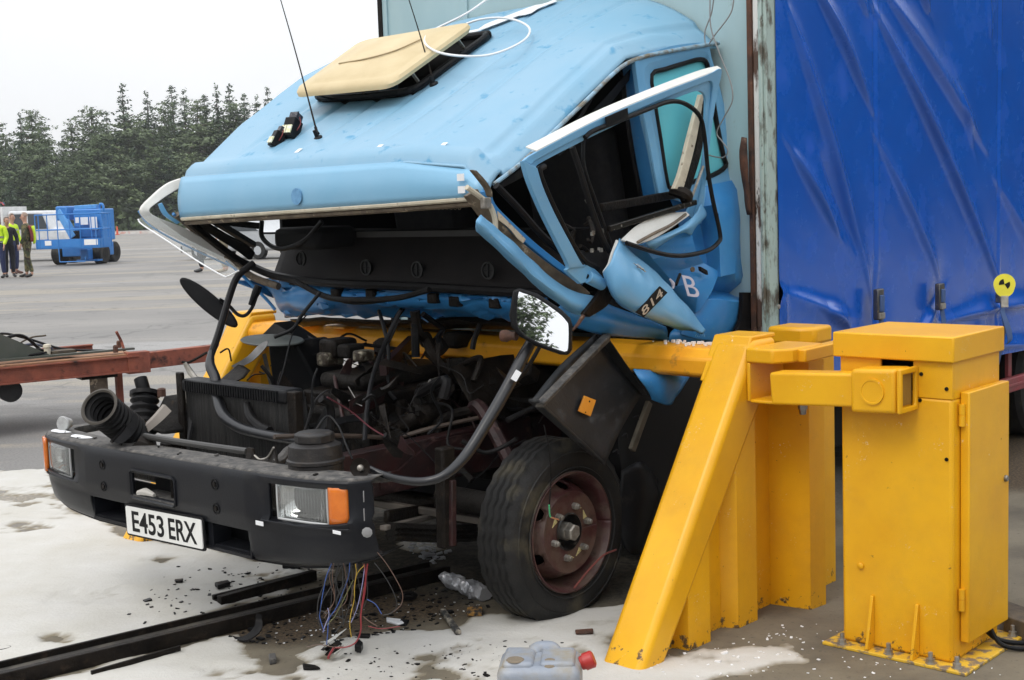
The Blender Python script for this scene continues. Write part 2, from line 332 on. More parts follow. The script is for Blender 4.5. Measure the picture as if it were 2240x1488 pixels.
def make_ground():
    def ax(lo, hi, fl, fh, st):
        a = list(np.arange(fl, fh, st)); g = st; x = fh
        while x < hi: a.append(x); g *= 1.25; x += g
        g = st; x = fl-st
        while x > lo: a.insert(0, x); g *= 1.25; x -= g
        return np.array(a)
    xs = ax(-1500, 1500, -6, 7, .07); ys = ax(-1500, 1500, 2.5, 12, .07)
    X, Y = np.meshgrid(xs, ys); nx, ny = len(xs), len(ys)
    Z = np.zeros(X.shape); V = np.stack([X, Y, Z], -1).reshape(-1, 3)
    i = np.arange((ny-1)*nx).reshape(ny-1, nx)[:, :-1].ravel(); Fc = np.stack([i, i+1, i+1+nx, i+nx], 1)
    me = bpy.data.meshes.new('ground'); me.vertices.add(len(V)); me.vertices.foreach_set('co', V.ravel())
    me.loops.add(len(Fc)*4); me.loops.foreach_set('vertex_index', Fc.ravel().astype(np.int32))
    me.polygons.add(len(Fc)); me.polygons.foreach_set('loop_start', np.arange(0, len(Fc)*4, 4, dtype=np.int32)); me.update()
    conc = sdpoly(X, Y, gp([(-200, 1500), (90, 1090), (300, 1150), (900, 1180), (1700, 1180), (1900, 1000), (2300, 1000), (2900, 1060), (2900, 1900), (-200, 1900)]))
    grime = sdpoly(X, Y, gp([(300, 1440), (560, 1330), (720, 1250), (640, 1150), (560, 1010), (1000, 900), (1750, 880), (1900, 930), (1700, 1250), (1400, 1330), (1150, 1335), (960, 1350), (700, 1385), (560, 1400)]))  # oily dirt, stretched further back to paint in the shade under the lorry
    debris = sdpoly(X, Y, gp([(470, 1380), (600, 1330), (900, 1290), (1080, 1335), (900, 1372), (620, 1408)]))
    body_shade = sdpoly(X, Y, gp([(2000, 900), (2400, 850), (2400, 1070), (2100, 1080)]))  # painted shade on the ground below the load body
    nn = vnoise(X, Y, 3., 3)
    a = np.stack([np.clip((conc+nn*.25)/.5+.5, 0, 1), np.clip((grime+nn*.22)/.3+.5, 0, 1), np.clip((np.maximum(debris, body_shade)+nn*.12)/.2+.5, 0, 1), np.ones(X.shape)], -1)
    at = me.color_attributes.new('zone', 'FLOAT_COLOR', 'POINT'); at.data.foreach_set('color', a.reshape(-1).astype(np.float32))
    m = bpy.data.materials.new('asphalt'); m.use_nodes = True; n = m.node_tree; L = n.links; b = n.nodes['Principled BSDF']
    t = n.nodes.new('ShaderNodeTexCoord')
    def N(sc, det=8, rg=.6, vec=None, st=None):
        q = n.nodes.new('ShaderNodeTexNoise'); q.inputs['Scale'].default_value = sc; q.inputs['Detail'].default_value = det; q.inputs['Roughness'].default_value = rg
        src = t.outputs['Object']
        if st:
            mp = n.nodes.new('ShaderNodeMapping'); mp.inputs['Scale'].default_value = st; mp.inputs['Rotation'].default_value = (0, 0, .35); L.new(src, mp.inputs[0]); src = mp.outputs[0]
        L.new(src, q.inputs['Vector']); return q.outputs['Fac']
    def R(s, a, c, e=0., f=1.):
        r = n.nodes.new('ShaderNodeMapRange'); r.inputs[1].default_value = a; r.inputs[2].default_value = c; r.inputs[3].default_value = e; r.inputs[4].default_value = f; L.new(s, r.inputs[0]); return r.outputs[0]
    def MX(f, c1, c2, bt='MIX'):
        x = n.nodes.new('ShaderNodeMix'); x.data_type = 'RGBA'; x.blend_type = bt
        if isinstance(f, float): x.inputs[0].default_value = f
        else: L.new(f, x.inputs[0])
        for k, c in ((6, c1), (7, c2)):
            if isinstance(c, tuple): x.inputs[k].default_value = (*c, 1)
            else: L.new(c, x.inputs[k])
        return x.outputs[2]
    z = n.nodes.new('ShaderNodeAttribute'); z.attribute_name = 'zone'; sp = n.nodes.new('ShaderNodeSeparateColor'); L.new(z.outputs['Color'], sp.inputs[0])
    base = MX(R(N(.12, 6, .6, st=(1, 2.6, 1)), .42, .56), (.32, .305, .285), (.235, .228, .218))
    base = MX(R(N(.22, 7, .65, st=(.5, 2.4, 1)), .53, .57), base, (.36, .325, .265))
    base = MX(R(N(.06, 5, .5, st=(1, 4, 1)), .62, .66), base, (.38, .375, .365))
    base = MX(R(N(1.1, 8, .75, st=(1, 2., 1)), .56, .64), base, (.185, .18, .172))
    base = MX(R(N(55, 3, .7), .35, .7), base, (.16, .155, .148), 'MIX')
    vo = n.nodes.new('ShaderNodeTexVoronoi'); vo.feature = 'DISTANCE_TO_EDGE'; vo.inputs['Scale'].default_value = .32
    dn = n.nodes.new('ShaderNodeTexNoise'); dn.inputs['Scale'].default_value = 2.5; dn.inputs['Detail'].default_value = 6
    vm = n.nodes.new('ShaderNodeVectorMath'); vm.operation = 'MULTIPLY_ADD'; vm.inputs[1].default_value = (.9, .9, 0)
    L.new(t.outputs['Object'], dn.inputs['Vector']); L.new(dn.outputs['Color'], vm.inputs[0]); L.new(t.outputs['Object'], vm.inputs[2]); L.new(vm.outputs[0], vo.inputs['Vector'])
    base = MX(R(vo.outputs['Distance'], .002, .010, .45, 0), base, (.10, .10, .095))
    conc_c = MX(R(N(2.2, 8, .65), .38, .66), (.19, .165, .12), (.11, .095, .072))
    conc_c = MX(R(N(38, 4, .7), .58, .72), conc_c, (.09, .08, .065))
    c = MX(sp.outputs[0], base, conc_c)
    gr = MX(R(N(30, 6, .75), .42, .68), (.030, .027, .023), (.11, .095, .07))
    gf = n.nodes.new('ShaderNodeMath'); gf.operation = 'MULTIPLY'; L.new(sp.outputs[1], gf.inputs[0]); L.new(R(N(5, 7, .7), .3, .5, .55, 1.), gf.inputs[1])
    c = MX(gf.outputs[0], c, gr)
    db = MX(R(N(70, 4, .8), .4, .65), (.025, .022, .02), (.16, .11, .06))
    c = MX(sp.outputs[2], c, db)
    L.new(c, b.inputs['Base Color']); b.inputs['Roughness'].default_value = .85; b.inputs['Specular IOR Level'].default_value = .25
    bp = n.nodes.new('ShaderNodeBump'); bp.inputs['Strength'].default_value = .35; bp.inputs['Distance'].default_value = .006; L.new(N(90, 5, .7), bp.inputs['Height']); L.new(bp.outputs[0], b.inputs['Normal'])
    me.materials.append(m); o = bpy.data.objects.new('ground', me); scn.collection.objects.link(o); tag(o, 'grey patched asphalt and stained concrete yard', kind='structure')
make_ground()

def sand_height(X, Y):
    A1 = gp([(-250, 1030), (110, 1028), (118, 1090), (250, 1165), (560, 1238), (700, 1236), (700, 1262), (600, 1300), (480, 1332), (300, 1398), (0, 1468), (-250, 1530)])
    B1 = gp([(-250, 1700), (-150, 1560), (120, 1492), (330, 1432), (500, 1400), (548, 1440), (590, 1482), (655, 1468), (665, 1425), (735, 1408), (850, 1392), (1000, 1378), (1050, 1352), (1130, 1346), (1200, 1338), (1420, 1325), (1440, 1370), (1300, 1392), (1340, 1425), (1480, 1438), (1600, 1418), (1725, 1408), (1740, 1440), (1560, 1488), (1500, 1560), (1200, 1700)])
    holes = [((205, 1310), .15, .05), ((140, 1400), .13, .06), ((360, 1380), .10, .05), ((60, 1158), .15, .06),
             ((730, 1470), .16, .06), ((870, 1455), .25, .05), ((1000, 1470), .17, .06), ((500, 1475), .1, .05), ((960, 1440), .1, .025), ((380, 1225), .12, .02), ((90, 1080), .4, .08), ((600, 1250), .2, .05), ((1240, 1425), .16, .05)]
    d = np.maximum(sdpoly(X, Y, A1), sdpoly(X, Y, B1))
    d = np.maximum(d, np.maximum(.10-np.hypot(X-KZ(930, 1195).x, (Y-KZ(930, 1195).y)), .07-np.hypot(X-KZ(700, 1250).x, Y-KZ(700, 1250).y)))
    n0 = vnoise(X, Y, 7., 31, 5)
    for (px, r, e) in holes:
        c = KZ(*px); q = np.hypot(X-c.x, (Y-c.y)*1.4)-r*.8+n0*r*1.3; d = np.where(q < .03, np.minimum(d, .012+np.maximum(q, -.03)*.5), d)
    n1 = vnoise(X, Y, 6., 1, 5); n2 = vnoise(X, Y, 1.6, 2, 3); n3 = vnoise(X, Y*2.2, 3.2, 5, 3)
    n4 = vnoise(X, Y, 26., 9, 3); dd = d+.025+n1*.085+n2*.03+n4*.022
    h = np.where(dd > 0, .001+.012*(1-np.exp(-dd/.05)), dd*.25)
    return h*.8+np.clip(dd/.1, 0, 1)*(n2*.006+n3*.008+np.abs(n1)*-.004+.004)
def make_sand():
    st = .016; x0, x1, y0, y1 = -5.6, 1.9, 3.0, 9.2
    X, Y = np.meshgrid(np.arange(x0, x1, st), np.arange(y0, y1, st)); Z = sand_height(X, Y); ny, nx = X.shape
    Z = np.maximum(Z, -.012)
    i = np.arange(ny*nx).reshape(ny, nx); q = np.stack([i[:-1, :-1], i[:-1, 1:], i[1:, 1:], i[1:, :-1]], -1).reshape(-1, 4)
    q = q[(Z.ravel()[q] > 0).any(1)]; used = np.unique(q); mp = -np.ones(ny*nx, int); mp[used] = np.arange(len(used)); q = mp[q]
    V = np.stack([X, Y, Z], -1).reshape(-1, 3)[used]
    me = bpy.data.meshes.new('sand'); me.vertices.add(len(V)); me.vertices.foreach_set('co', V.ravel())
    me.loops.add(len(q)*4); me.loops.foreach_set('vertex_index', q.ravel().astype(np.int32))
    me.polygons.add(len(q)); me.polygons.foreach_set('loop_start', np.arange(0, len(q)*4, 4, dtype=np.int32)); me.update()
    me.polygons.foreach_set('use_smooth', np.ones(len(q), bool))
    m = mat('white_sand', (.56, .55, .52), .95, col2=(.50, .485, .44), scale=2.4, dirt=(.27, .235, .18), dscale=14, dpos=(.69, .76), bump=.4, bscale=60, spec=.15)
    thin = np.clip(1-(V[:, 2]-.001)/.005+vnoise(V[:, 0], V[:, 1], 40., 6, 3)*.5, 0, 1); ca = me.color_attributes.new('thin', 'FLOAT_COLOR', 'POINT')
    ca.data.foreach_set('color', np.stack([thin]*3+[np.ones(len(thin))], -1).reshape(-1).astype(np.float32))
    n_ = m.node_tree; b_ = n_.nodes['Principled BSDF']; l0 = b_.inputs['Base Color'].links[0].from_socket; at = n_.nodes.new('ShaderNodeAttribute'); at.attribute_name = 'thin'
    x_ = n_.nodes.new('ShaderNodeMix'); x_.data_type = 'RGBA'; n_.links.new(at.outputs['Fac'], x_.inputs[0]); n_.links.new(l0, x_.inputs[6]); x_.inputs[7].default_value = (.22, .19, .135, 1); n_.links.new(x_.outputs[2], b_.inputs['Base Color'])
    me.materials.append(m); o = bpy.data.objects.new('sand', me); scn.collection.objects.link(o)
    tag(o, 'white sand spread unevenly around the wreck', 'sand', kind='stuff')
make_sand()

# scattered crumbs of glass and plastic, too many to count
def crumbs(name, region, n, size, m, label, z=.0, flat=.5):
    b = MB(); r = random.Random(len(name)); k = 0
    poly = [Vector((x, y)) for x, y in gp(region)]; xs = [p.x for p in poly]; ys = [p.y for p in poly]
    while k < n:
        x = r.uniform(min(xs), max(xs)); y = r.uniform(min(ys), max(ys))
        if sdpoly(np.array([x]), np.array([y]), [tuple(p) for p in poly])[0] < 0: continue
        k += 1; s = size*r.uniform(.3, 1.)*(2.2 if r.random() < .06 else 1); a = r.uniform(0, 3.1); c, d = math.cos(a), math.sin(a)
        zz = max(0, float(sand_height(np.array([x]), np.array([y]))[0]))
        b.box(Vector((x, y, zz+z+s*flat*.4)), Vector((c, d, r.uniform(-.3, .3)))*s, Vector((-d, c, 0))*s*r.uniform(.3, .9), Vector((0, 0, 1))*s*flat*.5)
    o = b.build(name, m, smooth=0); tag(o, label, name.replace('_', ' '), kind='stuff')
crumbs('glass_crumbs', [(1280, 1400), (1500, 1430), (1800, 1340), (2240, 1480), (1400, 1488)], 130, .006, whitem, 'tiny cubes of broken safety glass on the concrete by the yellow legs')
crumbs('plastic_crumbs', [(480, 1400), (560, 1290), (850, 1240), (1080, 1330), (900, 1385), (700, 1420)], 420, .010, blackpl, 'dark crumbs of broken plastic on the grime below the bumper')
crumbs('pale_fragments', [(480, 1400), (560, 1330), (850, 1270), (1080, 1330), (900, 1385), (700, 1420)], 90, .0045, whitem, 'pale chips and glass crumbs scattered under the hanging wires')
crumbs('soot_specks', [(250, 1350), (400, 1230), (720, 1240), (640, 1330), (400, 1400)], 110, .009, blackpl, 'black specks scattered over the white sand in front of the bumper')
crumbs('sand_grit', [(700, 1500), (760, 1430), (1250, 1400), (1280, 1488)], 130, .006, castm, 'dark grit sprinkled on the sand beside the grey canister')

def ztop(x, y): return max(0., float(sand_height(np.array([x]), np.array([y]))[0]))
# guide rails lying on the ground
def make_rails():
    a = KZ(-420, 1592); b = KZ(960, 1258); d = (b-a).normalized(); s = ZZ.cross(d).normalized()
    root = empty('guide_rail', a.lerp(b, .5), 'long black steel channel lying on the sand and running under the bumper', 'rail')
    m = MB().beam(a+s*.0+ZZ*.012, b+ZZ*.012, .16, .022); m.build('web', mat('dusty_steel', (.045, .042, .038), .6, col2=(.1, .09, .075), scale=9, fac=(.4, .6), dirt=(.28, .25, .2), dscale=5, dpos=(.58, .66), bump=.4), root, bevel=.002)
    for k, (o, hh) in enumerate(((.075, .045), (-.078, .055))):
        q = s*o; MB().beam(a+q+ZZ*(hh/2+.002), b+q+ZZ*(hh/2+.002), .014 if k == 0 else .03, hh).build('flange', greasy, root, bevel=.003)
    a = KZ(480, 1326); b = KZ(690, 1272)
    m = MB().beam(a+ZZ*.02, b+ZZ*.03, .035, .045); m.beam(a+ZZ*.02+s*.06, b+ZZ*.02+s*.06, .018, .03); m.beam(a+ZZ*.012+s*.03, b+ZZ*.012+s*.03, .06, .01)
    tag(m.build('steel_bar', greasy, bevel=.004), 'short black broken bar lying across the sand above the long channel', 'bar')
    a = KZ(200, 1483); b = KZ(395, 1429); m = MB().beam(a+ZZ*.016, b+ZZ*.02, .012, .02)
    tag(m.build('thin_rod', greasy, bevel=.002), 'thin dark rod half buried in the sand below the long channel', 'rod')
make_rails()

# ------------------------------------------------------------------ bits of wreckage on the ground
def chunk(pts, h, name, m, label, cat, tilt=0., bev=.004):
    p = [KZ(x, y) for x, y in pts]; z = max(ztop(q.x, q.y) for q in p)
    p = [q+ZZ*(z+tilt*k/len(p)) for k, q in enumerate(p)]
    b = MB().ext(p, ZZ*h); tag(b.build(name, m, smooth=30, bevel=bev), label, cat)
chunk([(622, 1230), (660, 1233), (657, 1252), (618, 1250)], .03, 'plastic_block', blackpl, 'black block on the sand just under the right part of the bumper', 'debris')
chunk([(1258, 1388), (1298, 1385), (1298, 1392), (1260, 1394)], .012, 'metal_strip', rustm, 'small dark strip on the white sand left of the yellow leg foot', 'debris')
chunk([(963, 1350), (975, 1349), (1010, 1398), (997, 1400)], .018, 'broken_slat', mat('pale_slat', (.3, .27, .22), .7, col2=(.03, .03, .03), scale=30, fac=(.45, .55)), 'narrow pale and black slat lying in front of the tyre', 'slat')
chunk([(1022, 1340), (1055, 1338), (1056, 1352), (1022, 1352)], .02, 'burnt_block', mat('burnt_foam', (.35, .18, .04), .8, col2=(.02, .02, .02), scale=40, fac=(.4, .55), bump=.6), 'charred yellowish block beside the bottom of the tyre', 'debris')
chunk([(845, 1356), (878, 1360), (884, 1368), (870, 1370), (846, 1363)], .012, 'white_sleeve', whitem, 'small white plastic sleeve on the grime right of the hanging wires', 'plastic')
chunk([(776, 1436), (786, 1422), (795, 1430), (790, 1440)], .028, 'black_shard', blackpl, 'pointed black shard standing on white sand below the wires', 'debris')
chunk([(778, 1402), (812, 1402), (808, 1408), (785, 1407)], .012, 'rubber_scrap', rubber, 'flat black rubber scrap on the sand right of the wire ends', 'debris')
chunk([(662, 1462), (690, 1466), (702, 1472), (664, 1474)], .010, 'bent_scrap', castm, 'grey bent scrap on the beige patch near the bottom edge of the photo', 'debris')
chunk([(588, 1442), (603, 1440), (606, 1452), (590, 1456)], .022, 'dusty_lump', dustm, 'dusty grey lump on the beige patch below the curved rubber piece', 'debris')
chunk([(474, 1286), (487, 1284), (486, 1292), (476, 1293)], .01, 'soot_lump', blackpl, 'small black lump on the sand right of the number plate', 'debris')
chunk([(382, 1280), (402, 1278), (400, 1283), (385, 1284)], .012, 'flat_flake', blackpl, 'flat black flake on the smooth sand below the number plate', 'debris')
chunk([(470, 1292), (500, 1286), (505, 1291), (478, 1299)], .02, 'curled_flake', rubber, 'curled black flake left end of the short broken bar', 'debris')
tag(MB().strip([KZ(500, 1392, .0), KZ(530, 1396, .01), KZ(556, 1375, .05), KZ(560, 1345, .10)], [KZ(508, 1398, .0), KZ(540, 1404, .01), KZ(572, 1380, .05), KZ(572, 1348, .09)], ZZ*.006).build('torn_rubber_flap', rubber), 'curved torn black rubber flap standing against the long channel', 'rubber')
fb = MB().tube([KZ(968, 1262, .03), KZ(1000, 1275, .035), KZ(1030, 1288, .03), KZ(1062, 1300, .03)], [.018, .034, .028, .038, .03], n=22, sm=12)
fb.v = [p+noise.noise_vector(p*45)*.010+noise.noise_vector(p*120)*.005 for p in fb.v]
tag(fb.build('foil_roll', mat('foil', (.75, .76, .80), .3, metal=.5), smooth=12), 'crumpled silver foil sausage lying left of the tyre', 'foil')
crumbs('foil_scraps', [(880, 1185), (955, 1180), (990, 1215), (950, 1235), (900, 1210)], 70, .016, MATS['foil'], 'bright scraps of torn foil on the dark ground under the lorry')
tag(MB().lathe(KZ(893, 1308, .01), ZZ, [(0, .02), (.0, .035), (.015, .038), (.02, .03), (.015, .016), (0, .016)], 20).build('rubber_ring', rubber), 'small black rubber ring on the dark ground left of the tyre', 'ring')
tag(MB().tube([KZ(-6, 1418, .012), KZ(10, 1414, .012), KZ(24, 1417, .012), KZ(10, 1422, .012), KZ(-6, 1424, .012)], .006).build('cable_loop', rubber), 'small black cable loop on the sand at the left edge of the photo', 'cable')
p = [KZ(2196, 1388), KZ(2290, 1420), KZ(2290, 1385), KZ(2200, 1352)]
tag(MB().ext(p, ZZ*.07).build('timber_block', woodm, bevel=.004), 'dark brown timber block on the concrete right of the cabinet', 'timber')

# grey jerrycan
def jerry():
    base = KZ(1185, 1560); root = empty('canister', base, 'dirty grey plastic canister with red cap lying on the sand', 'canister')
    Xd = (KZ(1275, 1560)-KZ(1100, 1560)).normalized(); Yd = ZZ.cross(Xd); b = MB(); o = base-ZZ*.018
    b.box(o+ZZ*.100, Xd*.132, Yd*.100, ZZ*.100); bd = b.build('body', greyjerry, root, bevel=.032, seg=6, smooth=80)
    for q, (w_, l_) in ((-.066, (.050, .080)), (.058, (.055, .076))): MB().box(o+Xd*q+ZZ*.196, Xd*w_, Yd*l_, ZZ*.016).build('raised_pad', greyjerry, bd, bevel=.014, seg=5, smooth=80)
    MB().tube([o-Xd*.03+Yd*.06+ZZ*.19, o-Xd*.01+Yd*.082+ZZ*.200, o+Xd*.03+Yd*.085+ZZ*.200, o+Xd*.055+Yd*.07+ZZ*.19], [.022, .026, .026, .020], n=14).build('handle', greyjerry, root, smooth=80)
    MB().lathe(o+Xd*.13+Yd*.02+ZZ*.175, (Xd*.9+ZZ*.35), [(0, .022), (.012, .024), (.012, .028), (.04, .028), (.045, .022)], 18).build('cap', redcap, root)
    MB().lathe(o-Xd*.075-Yd*.05+ZZ*.211, ZZ, [(0, .03), (.004, .026)], 14).build('mud_patch', mat('mud', (.22, .18, .13), .9, bump=.6), root)
    MB().lathe(o+Xd*.035-Yd*.062+ZZ*.205, (ZZ-Yd*.45), [(0, .024), (.004, .018)], 12).build('mud_patch', MATS['mud'], root)
jerry()

# ------------------------------------------------------------------ yellow barrier
def leg(root, v0, v1, foot, top, sgn):
    """sloping box-section leg of the frame; foot, top = (u, z) of front lower and front upper corner"""
    b = MB(); d = .205
    uf, zf = foot; ut, zt = top
    b.ext([W(uf, v0, zf), W(uf+.155, v0, zf), W(ut+.165, v0, zt-.10), W(ut+.165, v0, zt), W(ut, v0, zt), ], NN*(v1-v0))
    o = b.build('sloping_leg', yellow, root, bevel=.028, seg=4); return o
def make_barrier():
    root = empty('crash_barrier', W(1.55, 0, 0), 'yellow steel road barrier with sloping legs and a beam across under the wrecked cab', 'barrier')
    leg(root, 1.445, 1.625, (.79, -.03), (1.56, 1.085), 1)
    leg(root, -1.625, -1.445, (.72, -.03), (1.50, 1.085), -1)
    for v0 in (1.435, -1.635):   # cap plates on the leg heads
        v1 = v0+.20; du = 0 if v0 > 0 else -.06
        MB().ext([W(1.462+du, v0+.004, .93), W(1.568+du, v0+.004, 1.098), W(1.735+du, v0+.004, 1.098), W(1.735+du, v0+.004, 1.08), W(1.60+du, v0+.004, 1.08), W(1.50+du, v0+.004, .93)], NN*(v1-v0-.03)).build('head_plate', yellow, root, bevel=.006)
    # beam: chamfered box section
    def sec(v, du=0):
        return [W(1.44+du, v, .945), W(1.44+du, v, 1.005), W(1.475+du, v, 1.045), W(1.62+du, v, 1.045), W(1.66+du, v, 1.01), W(1.66+du, v, .93), W(1.47+du, v, .93)]
    vs = [-1.47, -1.2, -.9, -.5, -.1, .3, .7, 1.0, 1.25, 1.47]; b = MB(); rows = []
    for v in vs: rows.append(sec(v, .045+.02*v/1.5+.03*math.cos(v/1.5*1.57)))
    k = len(rows[0]); b.add([p for r in rows for p in r], [(i*k+j, i*k+(j+1) % k, (i+1)*k+(j+1) % k, (i+1)*k+j) for i in range(len(rows)-1) for j in range(k)]+[tuple(range(k))[::-1], tuple((len(rows)-1)*k+j for j in range(k))])
    b.build('beam', yellow_dirty, root, bevel=.008)
    for v, z in ((-.98, 1.05), (-.72, 1.05), (-.95, .93), (-.45, .93), (-.1, .93), (.35, .93)):
        MB().lbox(1.46, 1.56, v-.07, v+.07, z-.006, z+.006).build('tab', yellow_dirty, root, bevel=.003)
    # glass grains on the beam
    b = MB(); r = random.Random(3)
    for i in range(34):
        u = r.uniform(1.55, 1.68); v = r.gauss(1.28, .09); s = r.uniform(.002, .006)
        if v < 1.42: b.box(W(u, v, 1.047+s), TT*s, NN*s, ZZ*s)
    tag(b.build('glass_grains', whitem, root), kind='stuff')
    # folded sheet wall behind the leg
    for sgn, col in ((1, yellow), (-1, yellow)):
        prof = [(1.0, 1.55), (1.10, 1.55), (1.112, 1.618), (1.245, 1.620), (1.25, 1.56), (1.40, 1.56), (1.43, 1.620), (1.56, 1.622), (1.60, 1.555), (1.76, 1.555), (1.79, 1.72), (1.89, 1.73), (1.91, 1.60), (2.2, 1.60)]
        def top(u): return max(.04, min(.985, (u-.945)*1.30+.01))
        a = [W(u, v*sgn, -.02) for u, v in prof]; c = [W(u, v*sgn, top(u)) for u, v in prof]
        b = MB()
        for i in range(len(prof)-1):
            b.ext([a[i], a[i+1], c[i+1], c[i]], NN*(-.012*sgn)+TT*.004)
        b.build('folded_wall', yellow, root, bevel=.003)
    # locking arm at the head of the leg
    U0 = 1.60
    arm = MB()
    a = KU(1700, 847, 1.468); e = KU(1928, 852, 1.455)
    arm.beam(a, e, .095, .118); arm.build('locking_arm', yellow, root, bevel=.010, seg=3)
    d = (e-a).normalized(); s = ZZ.cross(d); q = e
    hb = MB(); X = d*.085; Y = s*.062; Z = ZZ*.076
    hb.box(q+d*.0, X, Y, Z); sock = hb.build('arm_head', yellow, root, bevel=.014, seg=3)
    MB().lathe(q-s*.062*(1 if s.dot(C0-q) < 0 else -1), (C0-q).normalized()*.0+s*(1 if s.dot(C0-q) > 0 else -1), [(0, .045), (.006, .045), (.006, .038), (.004, .037)], 26).build('weld_ring', yellow, root)
    MB().box(q+d*.082, d*.006, Y*.72, Z*.70).build('socket_mouth', mat('socket_paint', (.30, .17, .03), .6, bump=.4), root)
    for z in (.0, ): MB().ring([q+d*.09+s*a_*.062+ZZ*b_*.076 for a_, b_ in ((-1, -1), (1, -1), (1, 1), (-1, 1))], [q+d*.09+s*a_*.044+ZZ*b_*.056 for a_, b_ in ((-1, -1), (1, -1), (1, 1), (-1, 1))], d*.016).build('socket_rim', yellow, root, bevel=.005)
    MB().lbox(1.60, 1.68, 2.02, 2.12, 1.0, 1.01).build('tab', yellow, root, bevel=.003)
    # bracket: channel, its plate on top and the bar back to the second post
    MB().lbox(1.50, 1.74, 1.628, 1.642, .86, 1.005).lbox(1.50, 1.72, 1.642, 1.78, .856, .868).build('channel_bracket', yellow, root, bevel=.004)
    MB().ext([W(1.50, 1.622, 1.006), W(1.50, 1.74, 1.006), W(1.56, 1.79, 1.006), W(1.78, 1.79, 1.006), W(1.78, 1.622, 1.006)], ZZ*.055).build('cover_plate', yellow, root, bevel=.008)
    MB().beam(W(1.60, 1.795, 1.03), W(2.25, 1.76, 1.03), .05, .05).build('link_bar', yellow, root, bevel=.006)
    MB().lathe(W(1.66, 1.77, .80), ZZ, [(0, .012), (.02, .014), (.02, .018), (.045, .018)], 6).build('bolt', steel, root)
    # second post and its cap, behind
    MB().lbox(2.15, 2.27, 1.38, 1.52, -.02, .998).build('rear_post', yellow, root, bevel=.012)
    cap = MB(); cap.ext([W(2.12, 1.33, 1.0), W(2.12, 1.49, 1.0), W(2.16, 1.54, 1.0), W(2.30, 1.54, 1.0), W(2.30, 1.33, 1.0)], ZZ*.075)
    cap.build('rear_cap', yellow, root, bevel=.016, seg=3)
make_barrier()

# ------------------------------------------------------------------ yellow control cabinet
def make_cabinet():
    u0, u1, v0, v1 = 1.515, 1.895, 2.01, 2.425
    root = empty('control_cabinet', W((u0+u1)/2, (v0+v1)/2, 0), 'tall yellow steel cabinet bolted to the concrete at the right', 'cabinet')
    # body: front face leaves a slot under the lid
    b = MB(); zt = 1.05
    b.lbox(u0, u1, v0, v1, .012, .925); b.build('body', yellow, root, bevel=.012, seg=3)
    b = MB(); b.lbox(u0, u0+.012, v0, v0+.155, .924, zt); b.lbox(u0, u0+.012, v0+.275, v1, .924, zt); b.lbox(u0+.012, u1, v1-.012, v1, .924, zt); b.lbox(u1-.012, u1, v0, v1-.012, .924, zt); b.lbox(u0+.012, u1-.012, v0, v0+.012, .924, zt)
    b.build('upper_panel', yellow, root, bevel=.002)
    MB().lbox(u0+.1, u0+.11, v0+.02, v1-.03, .93, 1.03).build('inner_plate', castm, root)
    MB().lathe(W(u0+.06, v0+.13, .995), NN, [(0, .014), (.18, .014)], 14).build('inner_shaft', steel, root)
    l = MB(); e = .014
    l.lbox(u0-e-.006, u1+e, v0-e-.006, v1+e, zt, zt+.088)
    l.build('lid', yellow, root, bevel=.006, seg=2)
    for v, z in ((v0+.13, .985), (v0+.305, 1.005), (v0+.3, .915), (v1-.02, .96), (v1-.02, .72)):
        MB().lathe(W(u0-.001, v, z), -TT, [(0, .007), (.004, .006)], 10).build('screw', castm, root)
    MB().lathe(W(u0-.001, v0+.075, .30), -TT, [(0, .012), (.006, .012), (.010, .006)], 14).build('cable_gland', yellow, root)
    d = MB(); d.lbox(u0+.055, u1+.006, v1+.002, v1+.035, .075, .945)
    dr = d.build('door', yellow, root, bevel=.005)
    for z in (.83, .19): MB().lathe(W(u0+.046, v1+.012, z), ZZ, [(0, .011), (.036, .011), (.037, .009), (.039, .009), (.04, .011), (.075, .011)], 12).build('hinge', yellow, dr)
    MB().lathe(W(u1-.03, v1+.035, .60), NN, [(0, .012), (.006, .012), (.01, .009)], 14).build('lock', steel, dr)
    MB().lbox(u0-.06, u1+.06, v0-.05, v1+.075, .0, .012).build('base_plate', mat('chipped_yellow', (.68, .42, .03), .6, col2=(.2, .15, .1), scale=22, fac=(.48, .56), bump=.3), root, bevel=.003)
    for v in (v0+.115, v0+.285):
        MB().ext([W(u0-.055, v, .012), W(u0-.001, v, .012), W(u0-.001, v, .20), W(u0-.012, v, .20)], NN*.012).build('gusset', yellow, root, bevel=.002)
    for u, v in ((u0-.04, v0+.02), (u0-.04, v0+.20), (u0-.04, v1-.06), (u0-.03, v1+.03), (u1+.02, v1+.045), (u0+.1, v0-.03)):
        MB().lathe(W(u, v, .012), ZZ, [(0, .018), (.004, .018), (.004, .014), (.018, .014), (.018, .008), (.04, .008)], 6).build('bolt', zinc, root)
    tag(MB().tube([W(u1-.13, v1+.0, .075), W(u1-.10, v1+.05, .03), W(u1-.0, v1+.14, .012), W(u1+.25, v1+.3, .01), W(u1+.8, v1+.5, .01)], .009).build('supply_cable', rubber), 'upper of the two black cables leaving the cabinet base to the right', 'cable')
    tag(MB().tube([W(u1-.13, v1+.02, .085), W(u1-.12, v1+.07, .02), W(u1-.04, v1+.18, .010), W(u1+.2, v1+.35, .01), W(u1+.7, v1+.62, .01)], .008).build('supply_cable', rubber), 'lower of the two black cables curling from the cabinet base', 'cable')
make_cabinet()

